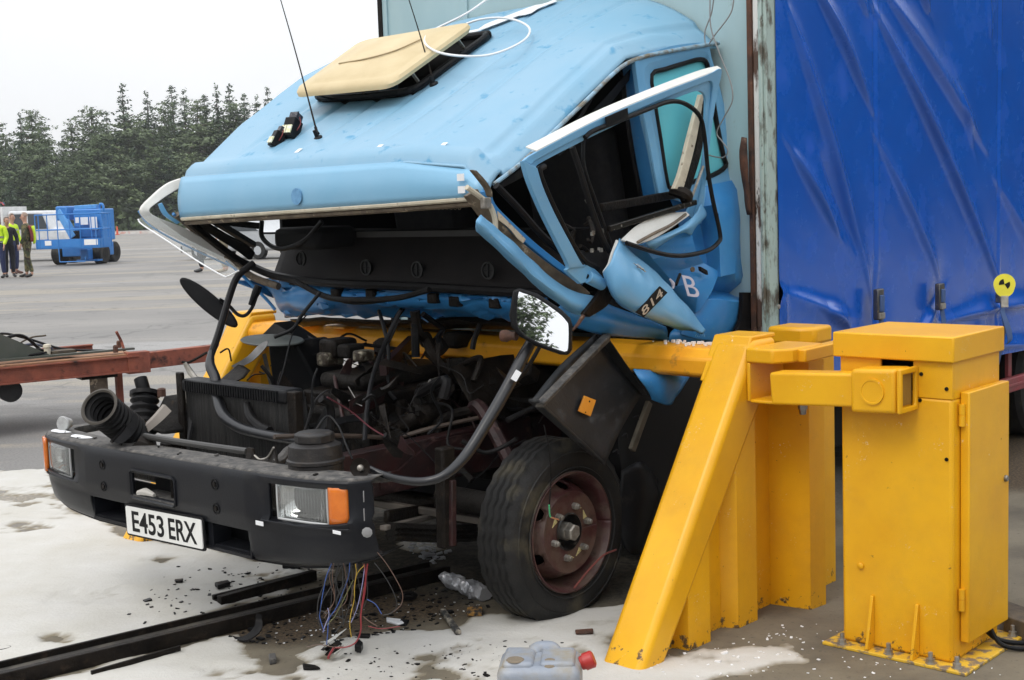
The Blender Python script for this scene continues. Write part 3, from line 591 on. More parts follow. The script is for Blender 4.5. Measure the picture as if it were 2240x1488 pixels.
# ------------------------------------------------------------------ the wrecked lorry
LR = empty('crashed_lorry', W(1.2, 0, 0), 'light blue lorry with crushed cab pushed back over the yellow barrier', 'lorry')
def interp(x, xs, ys): return float(np.interp(x, xs, ys))
def zroof(u, v):
    zc = interp(u, [.74, .79, .865, 1.3, 1.75, 2.2, 2.32], [1.66, 1.805, 1.868, 2.105, 2.355, 2.575, 2.60])
    zl = interp(u, [.74, .79, .865, 1.1, 1.5, 2.0, 2.32], [1.66, 1.80, 1.86, 2.045, 2.285, 2.50, 2.55])
    zr = interp(u, [.74, .79, .865, 1.24, 1.65, 1.92, 2.32], [1.67, 1.745, 1.785, 2.02, 2.275, 2.33, 2.36])
    s = max(-1., min(1., v/.92))
    q = abs(s)**(2.4 if v < 0 else 3.2)
    z = zc*(1-q)+(zl if v < 0 else zr)*q
    if u > .9 and abs(v) < .78:       # pressed ribs running back
        k = min(1, (u-.9)/.12)
        for rv in (-.62, -.38, -.16, .08, .32, .56): z -= .012*k*math.exp(-((v-rv)/.020)**2)
    if v > .86 and u > .9: z -= .016*min(1, (v-.86)/.02)
    if v > .92: z -= (v-.92)*1.0
    if v < -.92: z -= (-.92-v)*1.2
    return z
def roofhit(x, y):
    d = ray(x, y); k = 3.
    while k < 9:
        p = C0+d*k; u, v, z = uvz(p)
        if u > .78 and abs(v) < 1.0 and z <= zroof(u, v): return p
        k += .004
    return KU(x, y, 1.5)
HU0, HU1, HV0, HV1 = 1.31, 1.83, -.60, .06
def make_roof():
    us = [.79, .797, .81, .84, .862, .875, .90]+list(np.arange(.93, 2.33, .03)); vs = list(np.arange(-.92, .921, .01))+[.935, .95, .965, .98]
    vs = [-.98, -.96, -.94]+vs
    rows = []
    for u in us:
        r = []
        for v in vs:
            z = zroof(u, v); uu = u; o = noise.noise(Vector((u*2.2, v*2.2, 3)))*.006+noise.noise(Vector((u*7, v*7, 1)))*.0008
            if u <= .862: z = interp(u, [.79, .797, .815, .862], [1.803, 1.796, 1.842, 1.868])-(.03*max(0, abs(v)-.6)/.3 if v > 0 else 0)+(0 if v < .88 else -(v-.88)*.8); uu = u-.02+.05*(abs(v)**4)
            else: uu = u-.02*max(0, 1-(u-.86)/.3)+.05*(abs(v)**4)*max(0, 1-(u-.86)/.5)
            r.append(W(uu, v, z+o*min(1, max(0, u-.86)*4)))
        rows.append(r)
    du, dv = us, vs
    def skip(i, j): return HU0 < (us[i]+us[i+1])/2 < HU1 and HV0 < (vs[j]+vs[j+1])/2 < HV1
    b = MB().grid(rows, skip); o = b.build('roof', roofblue, LR, smooth=50, solid=.012)
    # lining
    rows = [[W(u, v, zroof(u, v)-.05) for v in np.arange(-.9, .93, .1)] for u in (.84, 1.0, 1.2, 1.31)]+[[W(u, v, zroof(u, v)-.05) for v in np.arange(-.9, .93, .1)] for u in (1.83, 2.0, 2.25)]
    b = MB(); b.grid(rows[:4]); b.grid(rows[4:])
    b.add([W(1.31, -.9, 2.0), W(1.31, -.6, 2.05), W(1.83, -.6, 2.33), W(1.83, -.9, 2.3)], [(0, 1, 2, 3)]); b.add([W(1.31, .06, 2.05), W(1.31, .92, 1.98), W(1.83, .92, 2.26), W(1.83, .06, 2.33)], [(0, 1, 2, 3)])
    b.build('headlining', interior, LR, solid=.01)
    # header panel below the crease
    def hu_(v): return .77+.05*abs(v)**4
    rows = []
    for k in range(7):
        t = k/6; r = []
        for v in np.arange(-.98, .981, .04):
            zt = 1.797-(.055*max(0, v-.55)/.43)-(0 if v < .9 else (v-.9)*.5); zb = 1.632+.02*v+.012*(v > .5)*(v-.5)
            z = zt+(zb-zt)*t; uu = hu_(v)-.016*math.sin(t*math.pi)-.018*t+.0
            r.append(W(uu+.0, v, z))
        rows.append(r)
    b = MB().grid(rows); hp = b.build('header_panel', mat('header_paint', (.19, .415, .60), .4, col2=(.22, .44, .62), scale=3, dirt=(.09, .26, .46), dscale=90, dpos=(.66, .73), bump=.05, bscale=30, coat=.1), LR, smooth=60, solid=.01)
    sp = [W(hu_(v)-.020, v, 1.628+.02*v+.012*(v > .5)*(v-.5)) for v in np.linspace(-.97, .96, 24)]
    MB().tube(sp, .011, n=8, sm=1).build('windscreen_seal', cream, LR)
    MB().tube([p-ZZ*.018+TT*.02 for p in sp], .013, n=8, sm=1).build('windscreen_seal', khaki, LR)
    # emblem left bare on the header
    c = KU(651, 430, .735)-TT*.004
    b = MB(); Z = -TT; ring = []
    b.lathe(c, -TT, [(0, .034), (.0035, .034), (.0035, .0001)], 28); b.build('badge_mark', mat('faded_badge', (.10, .26, .46), .5, col2=(.16, .36, .58), scale=60), LR)
    # groove dirt along the crease
    MB().tube([W(hu_(v)-.006, v, 1.7985-(.055*max(0, v-.55)/.43)) for v in np.linspace(-.93, .88, 30)], .0026, n=6, sm=1).build('crease_sealant', khaki, LR)
    # white stickers
    for (x, y) in ((653, 337), (830, 329), (970, 325)):
        p = roofhit(x, y); MB().box(p+ZZ*.014, NN*.013, (TT*.8+ZZ*.5).normalized()*.015, ZZ*.001).build('sticker', whitem, LR)
    for (x, y) in ((1016, 388), (1018, 415)): p = KU(x, y, .775); MB().box(p-TT*.02, NN*.018, ZZ*.013, TT*.001).build('sticker', whitem, LR)
    # hatch surround, shaft and lid
    def hp_(u, v, dz=.018): return W(u, v, zroof(u, v)+dz)
    rc = .06
    L = [hp_(HU0, HV0+rc), hp_(HU0, (HV0+HV1)/2), hp_(HU0, HV1-rc), hp_(HU0+rc*.3, HV1-rc*.3), hp_(HU0+rc, HV1), hp_((HU0+HU1)/2, HV1), hp_(HU1-rc, HV1), hp_(HU1-rc*.3, HV1-rc*.3), hp_(HU1, HV1-rc), hp_(HU1, HV0+rc), hp_(HU1-rc*.3, HV0+rc*.3), hp_(HU1-rc, HV0), hp_(HU0+rc, HV0), hp_(HU0+rc*.3, HV0+rc*.3)]
    fr = MB().tube(L, .017, n=10, sm=4, closed=True).build('hatch_surround', blackpl, LR)
    n = len(L); b = MB().add([p-ZZ*.0 for p in L]+[p-ZZ*.16 for p in L], [(i, (i+1) % n, (i+1) % n+n, i+n) for i in range(n)]); b.build('hatch_shaft', interior, LR, solid=.004)
    # lid: corners read from the photograph at the planes of its edges
    fl, fr_, br, bl = KU(643, 205, 1.13), KU(858, 184, 1.17), KU(1036, 55, 1.68), KU(790, 96, 1.64)
    def lidp(a, c, dz=0): return fl.lerp(fr_, a).lerp(bl.lerp(br, a), c)+ZZ*(dz+.018*math.sin(math.pi*a)*math.sin(math.pi*c))
    def outline(m, dz): # rounded rectangle
        q = []; e = m; rr = .10
        for cx, cy, a0 in ((1-e-rr, e+rr, -90), (1-e-rr, 1-e-rr, 0), (e+rr, 1-e-rr, 90), (e+rr, e+rr, 180)):
            for k in range(6): t = math.radians(a0+k*18); q.append(lidp(cx+rr*math.cos(t), cy+rr*math.sin(t), dz))
        return q
    rings = [outline(.02, -.012), outline(-.005, -.018), outline(-.012, .0), outline(0, .016), outline(.05, .020), outline(.085, .020), outline(.10, .028), outline(.3, .032)]
    k = len(rings[0]); b = MB(); b.add([p for r in rings for p in r], [(i*k+j, i*k+(j+1) % k, (i+1)*k+(j+1) % k, (i+1)*k+j) for i in range(len(rings)-1) for j in range(k)]+[tuple((len(rings)-1)*k+j for j in range(k)), tuple(range(k))[::-1]])
    ld = b.build('roof_hatch_lid', hatchm, LR, smooth=40)
    b = MB(); b.tube([lidp(.22, .34, .034), lidp(.5, .33, .036), lidp(.70, .42, .037), lidp(.80, .62, .036)], .0035, n=6); b.build('pressed_line', mat('hatch_groove', (.42, .33, .19), .7), ld)
    for (a, c) in ((.12, .06), (.93, .30), (.93, .88)):
        p = lidp(a, c, -.02); q = W(*uvz(p)[:2], 0); uu, vv, _ = uvz(p); uu = min(max(uu+.06, HU0), HU1); vv = min(max(vv, HV0+.02), HV1)
        MB().beam(p, W(uu, vv, zroof(uu, vv)+.01), .018, .006).build('hatch_stay', blackpl if a < .5 else zinc, LR)
    MB().beam(lidp(.5, .2, -.02), W(1.36, -.25, 2.06), .008, .008).build('hatch_stay', rustm, LR)
    # drip rail along the near edge with its band of dirt
    D = [W(u, .985, zroof(u, .98)-.012) for u in (.84, 1.0, 1.2, 1.4, 1.6, 1.75)]+[W(1.95, .99, 2.245), W(2.2, .99, 2.285), W(2.31, .985, 2.30)]
    MB().tube(D, .009, n=8).build('drip_rail', mat('dirty_rail', (.25, .42, .55), .5, col2=(.16, .14, .10), scale=18, fac=(.4, .6)), LR)
    # shallow swage along the cab side, above the drip rail
    b = MB(); 
    # two aerials
    for (x, y, tx, ty, tv, nm) in ((697, 303, 608, -20, -.50, 'a'), (950, 185, 888, -20, -.05, 'b')):
        p = roofhit(x, y); top = K(tx, ty, tv); d = (top-p)
        b = MB(); b.lathe(p-ZZ*.004, (ZZ*.8-TT*.5).normalized(), [(0, .021), (.01, .02), (.016, .010), (.045, .007)], 16); b.tube([p+ZZ*.02, p+d*.05, p+d*.075], .0065, n=8, sm=2)
        a = b.build('aerial', blackpl, LR); MB().tube([p+d*.06, p+d*.3+TT*.003, p+d*.65+TT*.004, p+d*1.02], [.0042, .003, .0022], n=6).build('whip', greasy, a)
    p = roofhit(1008, 276); MB().lathe(p-ZZ*.001, ZZ+TT*-.5, [(0, .016), (.003, .014)], 16).build('blanking_plug', roofblue, LR)
make_roof()

def poly_pts(pts, v, dv=None):
    return [K(p[0], p[1], p[2] if len(p) > 2 else v) for p in pts]
def rr_loop(pts, n=5):   # rounds a coarse closed outline
    return cr(pts, n, True)

def make_cab_side():
    # near side: rear pillar and quarter panel with its window
    B = lambda x, y: (1000+x/2.861, 60+y/2.861)
    def P(x, y, v=.985): a, c = B(x, y); return K(a, c, v)
    # outer skin around the quarter window (outline, inner loop) as a ring with matching counts
    inner = [(1215, 300), (1300, 262), (1420, 225), (1520, 200), (1565, 235), (1590, 380), (1625, 600), (1665, 800), (1680, 870), (1600, 925), (1480, 965), (1345, 1010), (1310, 960), (1270, 700), (1235, 480)]
    outer = [(1120, 205), (1230, 150), (1380, 110), (1560, 100), (1590, 180), (1650, 400), (1700, 600), (1760, 800), (1800, 950), (1790, 1060), (1560, 1120), (1300, 1060), (1265, 1030), (1200, 700), (1140, 400)]
    def vv(x, y): return .985+max(0, (y-300))/800*.045
    o = [P(x, y, vv(x, y)) for x, y in outer]; i = [P(x, y, vv(x, y)-.012) for x, y in inner]
    o = cr(o, 3, True); i = cr(i, 3, True); mid = [a.lerp(c, .5)+NN*.006 for a, c in zip(o, i)]
    b = MB(); b.ring(o, mid, NN*-.008); b.ring(mid, i, NN*-.008); b.build('quarter_panel', cabblue, LR, smooth=60)
    MB().tube(i, .011, n=8, sm=1, closed=True).build('window_seal', rubber, LR)
    g = [p-NN*.012 for p in i]; gl = MB().ext(g, NN*-.005); gl.build('quarter_window', tealm, LR, smooth=0)
    # pillar: outer flange, recess and shut face
    def pp(lst, v): return [P(x, y, v) for x, y in lst]
    b = MB()
    b.strip(pp([(1112, 200), (1150, 480), (1210, 760), (1262, 1040)], .990), pp([(1135, 185), (1190, 480), (1240, 760), (1300, 1060)], .990), NN*-.02, 3)
    b.build('door_pillar', cabblue, LR)
    MB().strip(pp([(1040, 235), (1075, 500), (1120, 800), (1160, 1060)], .90), pp([(1112, 200), (1150, 480), (1210, 760), (1262, 1040)], .985), NN*-.01+TT*.004, 3).build('door_shut_face', deepblue, LR)
    MB().tube(pp([(1000, 270), (1035, 330), (1055, 500), (1100, 800), (1150, 1060)], .90), .010, n=8).build('door_seal', rubber, LR)
    MB().tube(pp([(1160, 480), (1195, 740), (1245, 1030)], .995), .004, n=6).build('pressed_line', cabblue, LR)
    # rear corner of the cab, below and behind the quarter window, bulging and folded
    rows = [[P(*q) for q in r_] for r_ in (
        [(1800, 940, 1.02), (1700, 960, 1.03), (1560, 990, 1.02), (1450, 1010, 1.0), (1330, 1060, .99)],
        [(1815, 1090, 1.03), (1720, 1070, 1.08), (1600, 1110, 1.07), (1500, 1130, 1.0), (1380, 1180, .98)],
        [(1820, 1220, 1.04), (1740, 1190, 1.09), (1640, 1170, 1.12), (1540, 1330, .99), (1400, 1300, .97)],
        [(1822, 1400, 1.05), (1745, 1370, 1.08), (1640, 1340, 1.13), (1560, 1440, 1.04), (1420, 1420, .99)],
        [(1822, 1560, 1.05), (1740, 1540, 1.12), (1650, 1560, 1.14), (1560, 1580, 1.06), (1420, 1560, 1.0)],
        [(1820, 1672, 1.0), (1740, 1670, 1.0), (1650, 1655, 1.01), (1560, 1650, 1.01), (1420, 1640, .98)],
        [(1815, 1720, 1.07), (1730, 1715, 1.12), (1640, 1700, 1.13), (1550, 1700, 1.10), (1430, 1700, 1.03)],
        [(1785, 1840, 1.06), (1700, 1840, 1.12), (1620, 1840, 1.13), (1530, 1830, 1.10), (1420, 1820, 1.04)],
        [(1740, 1960, 1.04), (1660, 1960, 1.09), (1590, 1960, 1.10), (1500, 1950, 1.08), (1400, 1920, 1.04)])]
    fine = [cr(r_, 3) for r_ in rows]
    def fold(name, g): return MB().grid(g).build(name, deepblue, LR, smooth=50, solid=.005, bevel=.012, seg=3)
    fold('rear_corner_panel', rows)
    # rear silhouette strip between window ring and container
    MB().strip(pp([(1560, 100), (1650, 420), (1740, 780), (1805, 960)], 1.0), [P(1480, -60, .95)-NN*.1, P(1560, 20, .97)-NN*.02+TT*.05, P(1680, 480, 1.0)+TT*.04, P(1790, 900, 1.02)+TT*.05], NN*-.01, 4)
    # back wall of the cab, seats, floor
    b = MB(); b.ext([W(2.16, -.95, 1.0), W(2.16, .90, 1.0), W(2.16, .92, 2.28), W(2.16, .7, 2.42), W(2.16, .2, 2.5), W(2.16, -.7, 2.48), W(2.16, -.95, 2.40)], TT*.04); b.build('back_wall', interior, LR)
    b = MB(); b.lbox(1.5, 2.2, -.95, .88, 1.12, 1.2); b.lbox(1.35, 2.2, -.97, -.95, 1.1, 1.72); b.build('floor_pan', interior, LR)
    for v in (.45, -.5):
        b = MB(); b.box(W(1.95, v, 1.62), TT*.07+ZZ*.02, NN*.24, ZZ*.32-TT*.06); b.box(W(1.68, v, 1.34), TT*.22, NN*.24, ZZ*.07); b.build('seat', mat('seat_cloth', (.018, .018, .02), .9, col2=(.03, .028, .028), scale=30), LR, bevel=.04, seg=3)
    # roof side: black gap piece under the rail (hanging trim)
    MB().strip([K(1390, 140, .95), K(1290, 250, .93), K(1200, 330, .92)], [K(1385, 165, .93), K(1300, 270, .91), K(1225, 340, .9)], NN*-.004).build('trim_strip', blackpl, LR)
    # A pillar: rusty inner flange and blue outer edge
    Q = lambda x, y, v: K(1000+x/2.861, 380+y/2.861, v)
    a = [Q(130, 95, 1.0), Q(200, 210, 1.0), Q(330, 360, 1.0), Q(480, 490, 1.0), (Q(640, 610, 1.02)), Q(780, 700, 1.04), Q(840, 752, 1.06)]
    c = [Q(60, 140, .99), Q(150, 260, .98), Q(255, 395, .98), Q(420, 540, .98), Q(600, 680, 1.0), Q(730, 745, 1.02), Q(800, 765, 1.04)]
    MB().strip(a, c, NN*-.02).build('front_pillar', khaki, LR, bevel=.003)
    a2 = [Q(215, 95, 1.0), Q(240, 190, 1.0), Q(345, 300, 1.0), Q(500, 440, 1.0), Q(650, 560, 1.02), Q(780, 660, 1.04)]
    c2 = [Q(170, 110, 1.0), Q(205, 215, 1.0), Q(320, 335, 1.0), Q(480, 475, 1.0), Q(640, 600, 1.02), Q(790, 700, 1.04)]
    MB().strip(a2, c2, NN*-.025).build('pillar_outer_edge', deepblue, LR, bevel=.003)
    # rusty patches and torn seal on the pillar top
    MB().strip([Q(95, -25, 1.03), Q(140, 30, 1.03), Q(185, 90, 1.02), Q(205, 140, 1.02)], [Q(125, -20, 1.03), Q(180, 40, 1.03), Q(220, 105, 1.02), Q(225, 150, 1.02)], NN*-.02).build('torn_joint', khaki, LR, bevel=.004)
    MB().tube([Q(60, 85, 1.03), Q(150, 150, 1.03), Q(205, 200, 1.03), Q(235, 280, 1.04), Q(240, 355, 1.04)], .010, n=8).build('torn_seal', cream, LR)
    MB().strip([Q(255, 235, 1.012), Q(310, 290, 1.012), Q(370, 350, 1.012), Q(430, 410, 1.012)], [Q(262, 290, 1.012), Q(330, 345, 1.012), Q(375, 400, 1.012), Q(415, 435, 1.012)], NN*-.004).build('bare_flange', mat('flaking_cream', (.62, .52, .38), .6, col2=(.2, .07, .03), scale=26, fac=(.52, .6)), LR)
    MB().box(Q(180, 185, 1.045), TT*.02, NN*.01, ZZ*.02).build('hinge_block', zinc, LR, bevel=.004)
    # outer front corner panel (long blue blade)
    a = [Q(140, 262, 1.06), Q(240, 345, 1.06), Q(370, 455, 1.07), Q(500, 580, 1.07), Q(620, 680, 1.08), Q(740, 745, 1.09), Q(850, 770, 1.1)]
    m_ = [Q(118, 300, 1.09), Q(230, 400, 1.09), Q(350, 515, 1.1), Q(480, 640, 1.1), Q(610, 740, 1.11), Q(740, 820, 1.12), Q(860, 860, 1.12)]
    c = [Q(125, 350, 1.05), Q(250, 465, 1.05), Q(380, 590, 1.06), Q(500, 700, 1.06), Q(640, 810, 1.07), Q(760, 890, 1.08), Q(880, 940, 1.08)]
    MB().patch([a, m_, c], 5, crump=.003, cs=8).build('corner_blade', cabblue, LR, smooth=60, solid=.006)
    # lower sill bulge running back under the badge panel
    a = [Q(700, 760, 1.05), Q(850, 780, 1.08), Q(960, 830, 1.1), Q(1120, 890, 1.1), Q(1300, 960, 1.1)]
    m_ = [Q(640, 830, 1.05), Q(800, 880, 1.10), Q(950, 920, 1.13), Q(1120, 960, 1.12), Q(1310, 1000, 1.1)]
    c = [Q(560, 880, 1.0), Q(760, 960, 1.05), Q(950, 1010, 1.08), Q(1120, 1020, 1.08), Q(1320, 1030, 1.06)]
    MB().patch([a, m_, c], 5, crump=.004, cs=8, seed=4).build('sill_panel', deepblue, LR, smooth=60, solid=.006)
    # crushed quarter between sill and rear corner with the big letter
    rows = [[Q(1040, 430, 1.04), Q(1150, 440, 1.08), Q(1300, 380, 1.07), Q(1455, 335, 1.10)],
            [Q(1100, 520, 1.02), Q(1220, 530, 1.06), Q(1360, 500, 1.08), Q(1490, 480, 1.12)],
            [Q(1170, 600, 1.0), Q(1290, 610, 1.04), Q(1400, 600, 1.06), Q(1540, 560, 1.09)],
            [Q(1260, 680, 1.0), Q(1370, 700, 1.05), Q(1480, 690, 1.10), Q(1640, 615, 1.12)],
            [Q(1330, 750, 1.0), Q(1400, 770, 1.05), Q(1500, 780, 1.10), Q(1590, 740, 1.12)],
            [Q(1400, 830, 1.0), Q(1450, 850, 1.04), Q(1490, 868, 1.08), Q(1520, 850, 1.10)]]
    fold('crushed_side_panel', rows)
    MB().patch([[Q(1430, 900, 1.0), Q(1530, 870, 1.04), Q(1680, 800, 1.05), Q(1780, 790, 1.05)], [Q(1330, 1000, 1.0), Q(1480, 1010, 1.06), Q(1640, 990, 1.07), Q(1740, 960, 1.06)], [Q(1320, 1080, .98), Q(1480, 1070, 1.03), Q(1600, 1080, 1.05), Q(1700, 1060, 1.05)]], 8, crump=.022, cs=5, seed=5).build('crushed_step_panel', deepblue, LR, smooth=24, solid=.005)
    X = (Q(1560, 735, 1.135)-Q(1390, 690, 1.135)).normalized()
    pB = Q(1468, 707, 1.19); nB = (NN*.9+(C0-pB).normalized()*.5).normalized()
    def onB(x, y): a_, c_ = 1000+x/2.861, 380+y/2.861; d = ray(a_, c_); return C0+d*((pB-C0).dot(nB)/d.dot(nB))
    X = onB(1550, 725)-onB(1400, 700); X = (X-nB*X.dot(nB)).normalized(); Y = nB.cross(X)
    text_mesh('B', .118, 'painted_letter', mat('lilac_white', (.60, .60, .72), .5), LR, onB(1458, 706), X, Y, .0015, width=.098, shear=-.45)
    MB().tube([onB(1330, 660), onB(1352, 690), onB(1350, 720)], [.004, .008, .004], n=6).build('painted_letter', MATS['lilac_white'], LR)
    MB().lathe(Q(1470, 600, 1.125), NN-TT*.2, [(0, .011), (.006, .011), (.006, .005)], 14).build('torn_hole', khaki, LR)
    MB().strip([Q(1505, 580, 1.12), Q(1550, 605, 1.12)], [Q(1510, 610, 1.12), Q(1555, 635, 1.12)], NN*.015, 1).build('latch_plate', greasy, LR, bevel=.003)
    MB().tube([Q(1395, 630, 1.12), Q(1370, 695, 1.14)], .007, n=8, sm=1).build('latch_pin', greasy, LR)
    # rolled-up door skin with the number badge
    def R3(lst): return [Q(*q) for q in lst]
    rows = [R3([(1015, 405, 1.17), (1095, 500, 1.18), (1250, 630, 1.17), (1400, 790, 1.16), (1500, 910, 1.15), (1550, 985, 1.14)]),
            R3([(985, 480, 1.22), (1080, 590, 1.24), (1210, 700, 1.24), (1350, 830, 1.22), (1460, 930, 1.19), (1540, 995, 1.16)]),
            R3([(960, 550, 1.23), (1040, 680, 1.26), (1160, 780, 1.26), (1310, 880, 1.24), (1430, 950, 1.20), (1530, 1000, 1.16)]),
            R3([(920, 620, 1.20), (990, 760, 1.23), (1110, 850, 1.24), (1260, 910, 1.22), (1400, 965, 1.18), (1500, 985, 1.15)]),
            R3([(945, 680, 1.14), (1000, 800, 1.15), (1120, 870, 1.16), (1250, 925, 1.14), (1390, 970, 1.14), (1480, 985, 1.13)])]
    MB().patch(rows, 7, crump=.0035, cs=9, seed=7).build('rolled_door_skin', cabblue, LR, smooth=60, solid=.004)
    # badge
    c1, c2, c3, c4 = Q(1115, 868, 1.262), Q(1165, 898, 1.262), Q(1312, 745, 1.262), Q(1265, 705, 1.262)
    nrm = (c2-c1).cross(c4-c1).normalized(); nrm = nrm if nrm.dot(C0-c1) > 0 else -nrm
    MB().ext([c1, c2, c3, c4], nrm*.004).build('number_badge', inkm, LR)
    X = ((c3+c4)/2-(c1+c2)/2); wd = X.length; X = X.normalized(); Y = ((c1+c4)/2-(c2+c3)/2); Y = (Y-X*Y.dot(X)).normalized()
    if X.cross(Y).dot(C0-c1) < 0: Y = -Y
    text_mesh('814', .046, 'badge_digits', mat('badge_silver', (.55, .47, .38), .4, metal=.3), LR, (c1+c2+c3+c4)/4+nrm*.005, X, Y, .001, width=wd*.84)
    # torn white fringe at the fold
    MB().tube(R3([(1000, 420, 1.19), (975, 500, 1.2), (955, 570, 1.2), (920, 620, 1.2)]), [.006, .011, .008], n=7).build('torn_edge', whitep, LR)
    for k in range(5): MB().tube(R3([(1520, 960, 1.15), (1505+k*9, 990, 1.15), (1490+k*14, 1020, 1.16)]), .0015, n=5, sm=2).build('frayed_strand', cabblue, LR)
    for k in range(7): MB().tube([Q(1105+k*9, 560+k*5+(k%3)*8, 1.235), Q(1122+k*8, 575+k*6-(k%2)*14, 1.238), Q(1140+k*7, 590+k*4, 1.236)], .0013, n=5, sm=2).build('scratch', whitep if k % 2 else khaki, LR)
    # hinge tube and the dark arm behind it
    a, c = Q(800, 650, 1.2), Q(915, 690, 1.16)
    MB().lathe(Q(815, 645, 1.16), (Q(920, 700, 1.16)-Q(815, 645, 1.16)), [(0, .020), (0.0, .024), (.095, .024)], 20).build('hinge_tube', cabblue, LR, bevel=.002)
    MB().lathe(Q(812, 643, 1.161), (Q(812, 643, 1.16)-Q(920, 700, 1.16)), [(0, .010), (.003, .010)], 14).build('hinge_bore', inkm, LR)
    MB().strip(R3([(930, 690, 1.15), (870, 780, 1.15), (790, 880, 1.14)]), R3([(1000, 745, 1.15), (940, 830, 1.15), (830, 900, 1.14)]), NN*-.02).build('check_arm', greasy, LR, bevel=.004)
    MB().tube(R3([(790, 890, 1.14), (750, 950, 1.14), (715, 985, 1.13)]), [.009, .004], n=7).build('check_rod', rustm, LR)

    # folded-out door frame
    outer = [(415, 835), (500, 778), (900, 570), (1250, 420), (1560, 300), (1655, 262), (1632, 400), (1605, 560), (1580, 760), (1560, 930), (1545, 1100), (1530, 1230)]
    innr = [(503, 880), (560, 835), (905, 660), (1250, 500), (1480, 405), (1545, 405), (1568, 450), (1566, 560), (1562, 740), (1545, 880), (1500, 1010), (1450, 1170)]
    vv = [1.25, 1.24, 1.22, 1.20, 1.18, 1.17, 1.15, 1.14, 1.12, 1.10, 1.08, 1.06]
    df = MB(); oo = [P(x, y, v) for (x, y), v in zip(outer, vv)]; ii = [P(x, y, v-.012) for (x, y), v in zip(innr, vv)]
    mid = [a.lerp(c, .55)+NN*.0 for a, c in zip(oo, ii)]
    df.strip(oo, mid, NN*-.012, 4); df.strip([p-NN*.010 for p in mid], [p-NN*.010 for p in ii], NN*-.012, 4)
    dfo = df.build('door_frame', cabblue, LR, smooth=50, bevel=.002)
    # its white upper return, facing up
    wu = [p+NN*-.002 for p in oo[1:6]]; wi = [p+ZZ*.016+TT*-.006-NN*.045 for p in wu]; wi[-1] = wu[-1]+ZZ*.012-NN*.02
    MB().strip(wu, wi, ZZ*.004, 4).build('frame_return', whitep, dfo)
    MB().strip([P(925, 562, 1.226), P(1060, 505, 1.22)], [P(930, 625, 1.226), P(1065, 575, 1.22)], NN*.006, 1).build('black_patch', blackpl, dfo)
    # left bar of the frame
    a = [P(415, 835, 1.25), P(450, 960, 1.24), P(530, 1150, 1.22), P(620, 1330, 1.20), P(700, 1490, 1.18), Q(690, 610, 1.17), Q(775, 690, 1.16)]
    c = [P(503, 880, 1.25), P(540, 1000, 1.24), P(610, 1160, 1.22), P(700, 1330, 1.20), P(790, 1490, 1.18), Q(830, 570, 1.17), Q(915, 645, 1.16)]
    MB().strip(a, c, NN*-.02).build('frame_bar', cabblue, dfo, bevel=.003)
    # rubber channel inside it and the loose loop of seal
    MB().tube([P(545, 870, 1.225), P(515, 900, 1.23), P(560, 1030, 1.22), P(640, 1200, 1.20), P(730, 1370, 1.18), Q(800, 545, 1.17), Q(880, 590, 1.16)], .0115, n=8).build('glass_channel', rubber, dfo)
    MB().tube([P(800, 690, 1.22), P(850, 650, 1.22), P(1000, 590, 1.22), P(1200, 510, 1.2), P(1330, 465, 1.19), P(1430, 480, 1.19), P(1520, 560, 1.18), P(1550, 700, 1.17), P(1570, 900, 1.16), P(1600, 1080, 1.16), P(1645, 1290, 1.16), P(1635, 1345, 1.17), P(1560, 1400, 1.19), P(1400, 1430, 1.22), P(1250, 1410, 1.23), P(1060, 1350, 1.22)], .0095, n=8).build('loose_window_seal', rubber, LR)
    MB().tube([P(720, 750, 1.2), P(760, 870, 1.2), P(830, 1100, 1.19), P(900, 1300, 1.18), P(950, 1400, 1.17)], .012, n=8).build('quarterlight_bar', blackpl, dfo)
    MB().tube([P(790, 700, 1.2), P(795, 870, 1.2), P(870, 1100, 1.19), P(960, 1350, 1.18)], .007, n=8).build('quarterlight_bar', blackpl, dfo)
    # curved front edge under the frame: trim strips in the opening
    MB().tube([P(245, 990, 1.0), P(380, 1130, 1.0), P(520, 1290, 1.0), P(640, 1400, 1.0)], .014, n=8).build('door_opening_seal', rubber, LR)
    MB().tube([P(860, 400, .94), P(760, 570, .93), P(660, 700, .93)], .010, n=8).build('hanging_trim', blackpl, LR)
    MB().strip([P(440, 855, .96), P(330, 935, .97), P(235, 1000, .98)], [P(480, 895, .95), P(370, 960, .96), P(260, 1015, .97)], NN*-.01).build('inner_trim', blackpl, LR)
    # window winding rails, broken sill of the door
    MB().beam(P(950, 1260, 1.20), P(1490, 1095, 1.12), .02, .022).build('glass_lift_rail', mat('black_glossy_metal', (.02, .018, .015), .25, metal=.5, dirt=(.3, .28, .25), dscale=40, dpos=(.62, .68)), LR, bevel=.003)
    MB().beam(P(900, 1130, 1.05), P(1400, 1040, 1.02), .02, .035).build('door_sill_rail', greasy, LR, bevel=.004)
    a = [P(1020, 1335, 1.19), P(1130, 1240, 1.17), P(1290, 1175, 1.14), P(1430, 1160, 1.11)]
    c = [P(1120, 1362, 1.21), P(1230, 1325, 1.19), P(1350, 1250, 1.16), P(1450, 1180, 1.12)]
    MB().strip(a, c, NN*.004+ZZ*.004).build('inner_door_skin', whitep, LR)
    MB().tube([P(1130, 1345, 1.215), P(1230, 1290, 1.20), P(1340, 1235, 1.17), P(1430, 1170, 1.13)], .006, n=6).build('sealant_bead', khaki, LR)
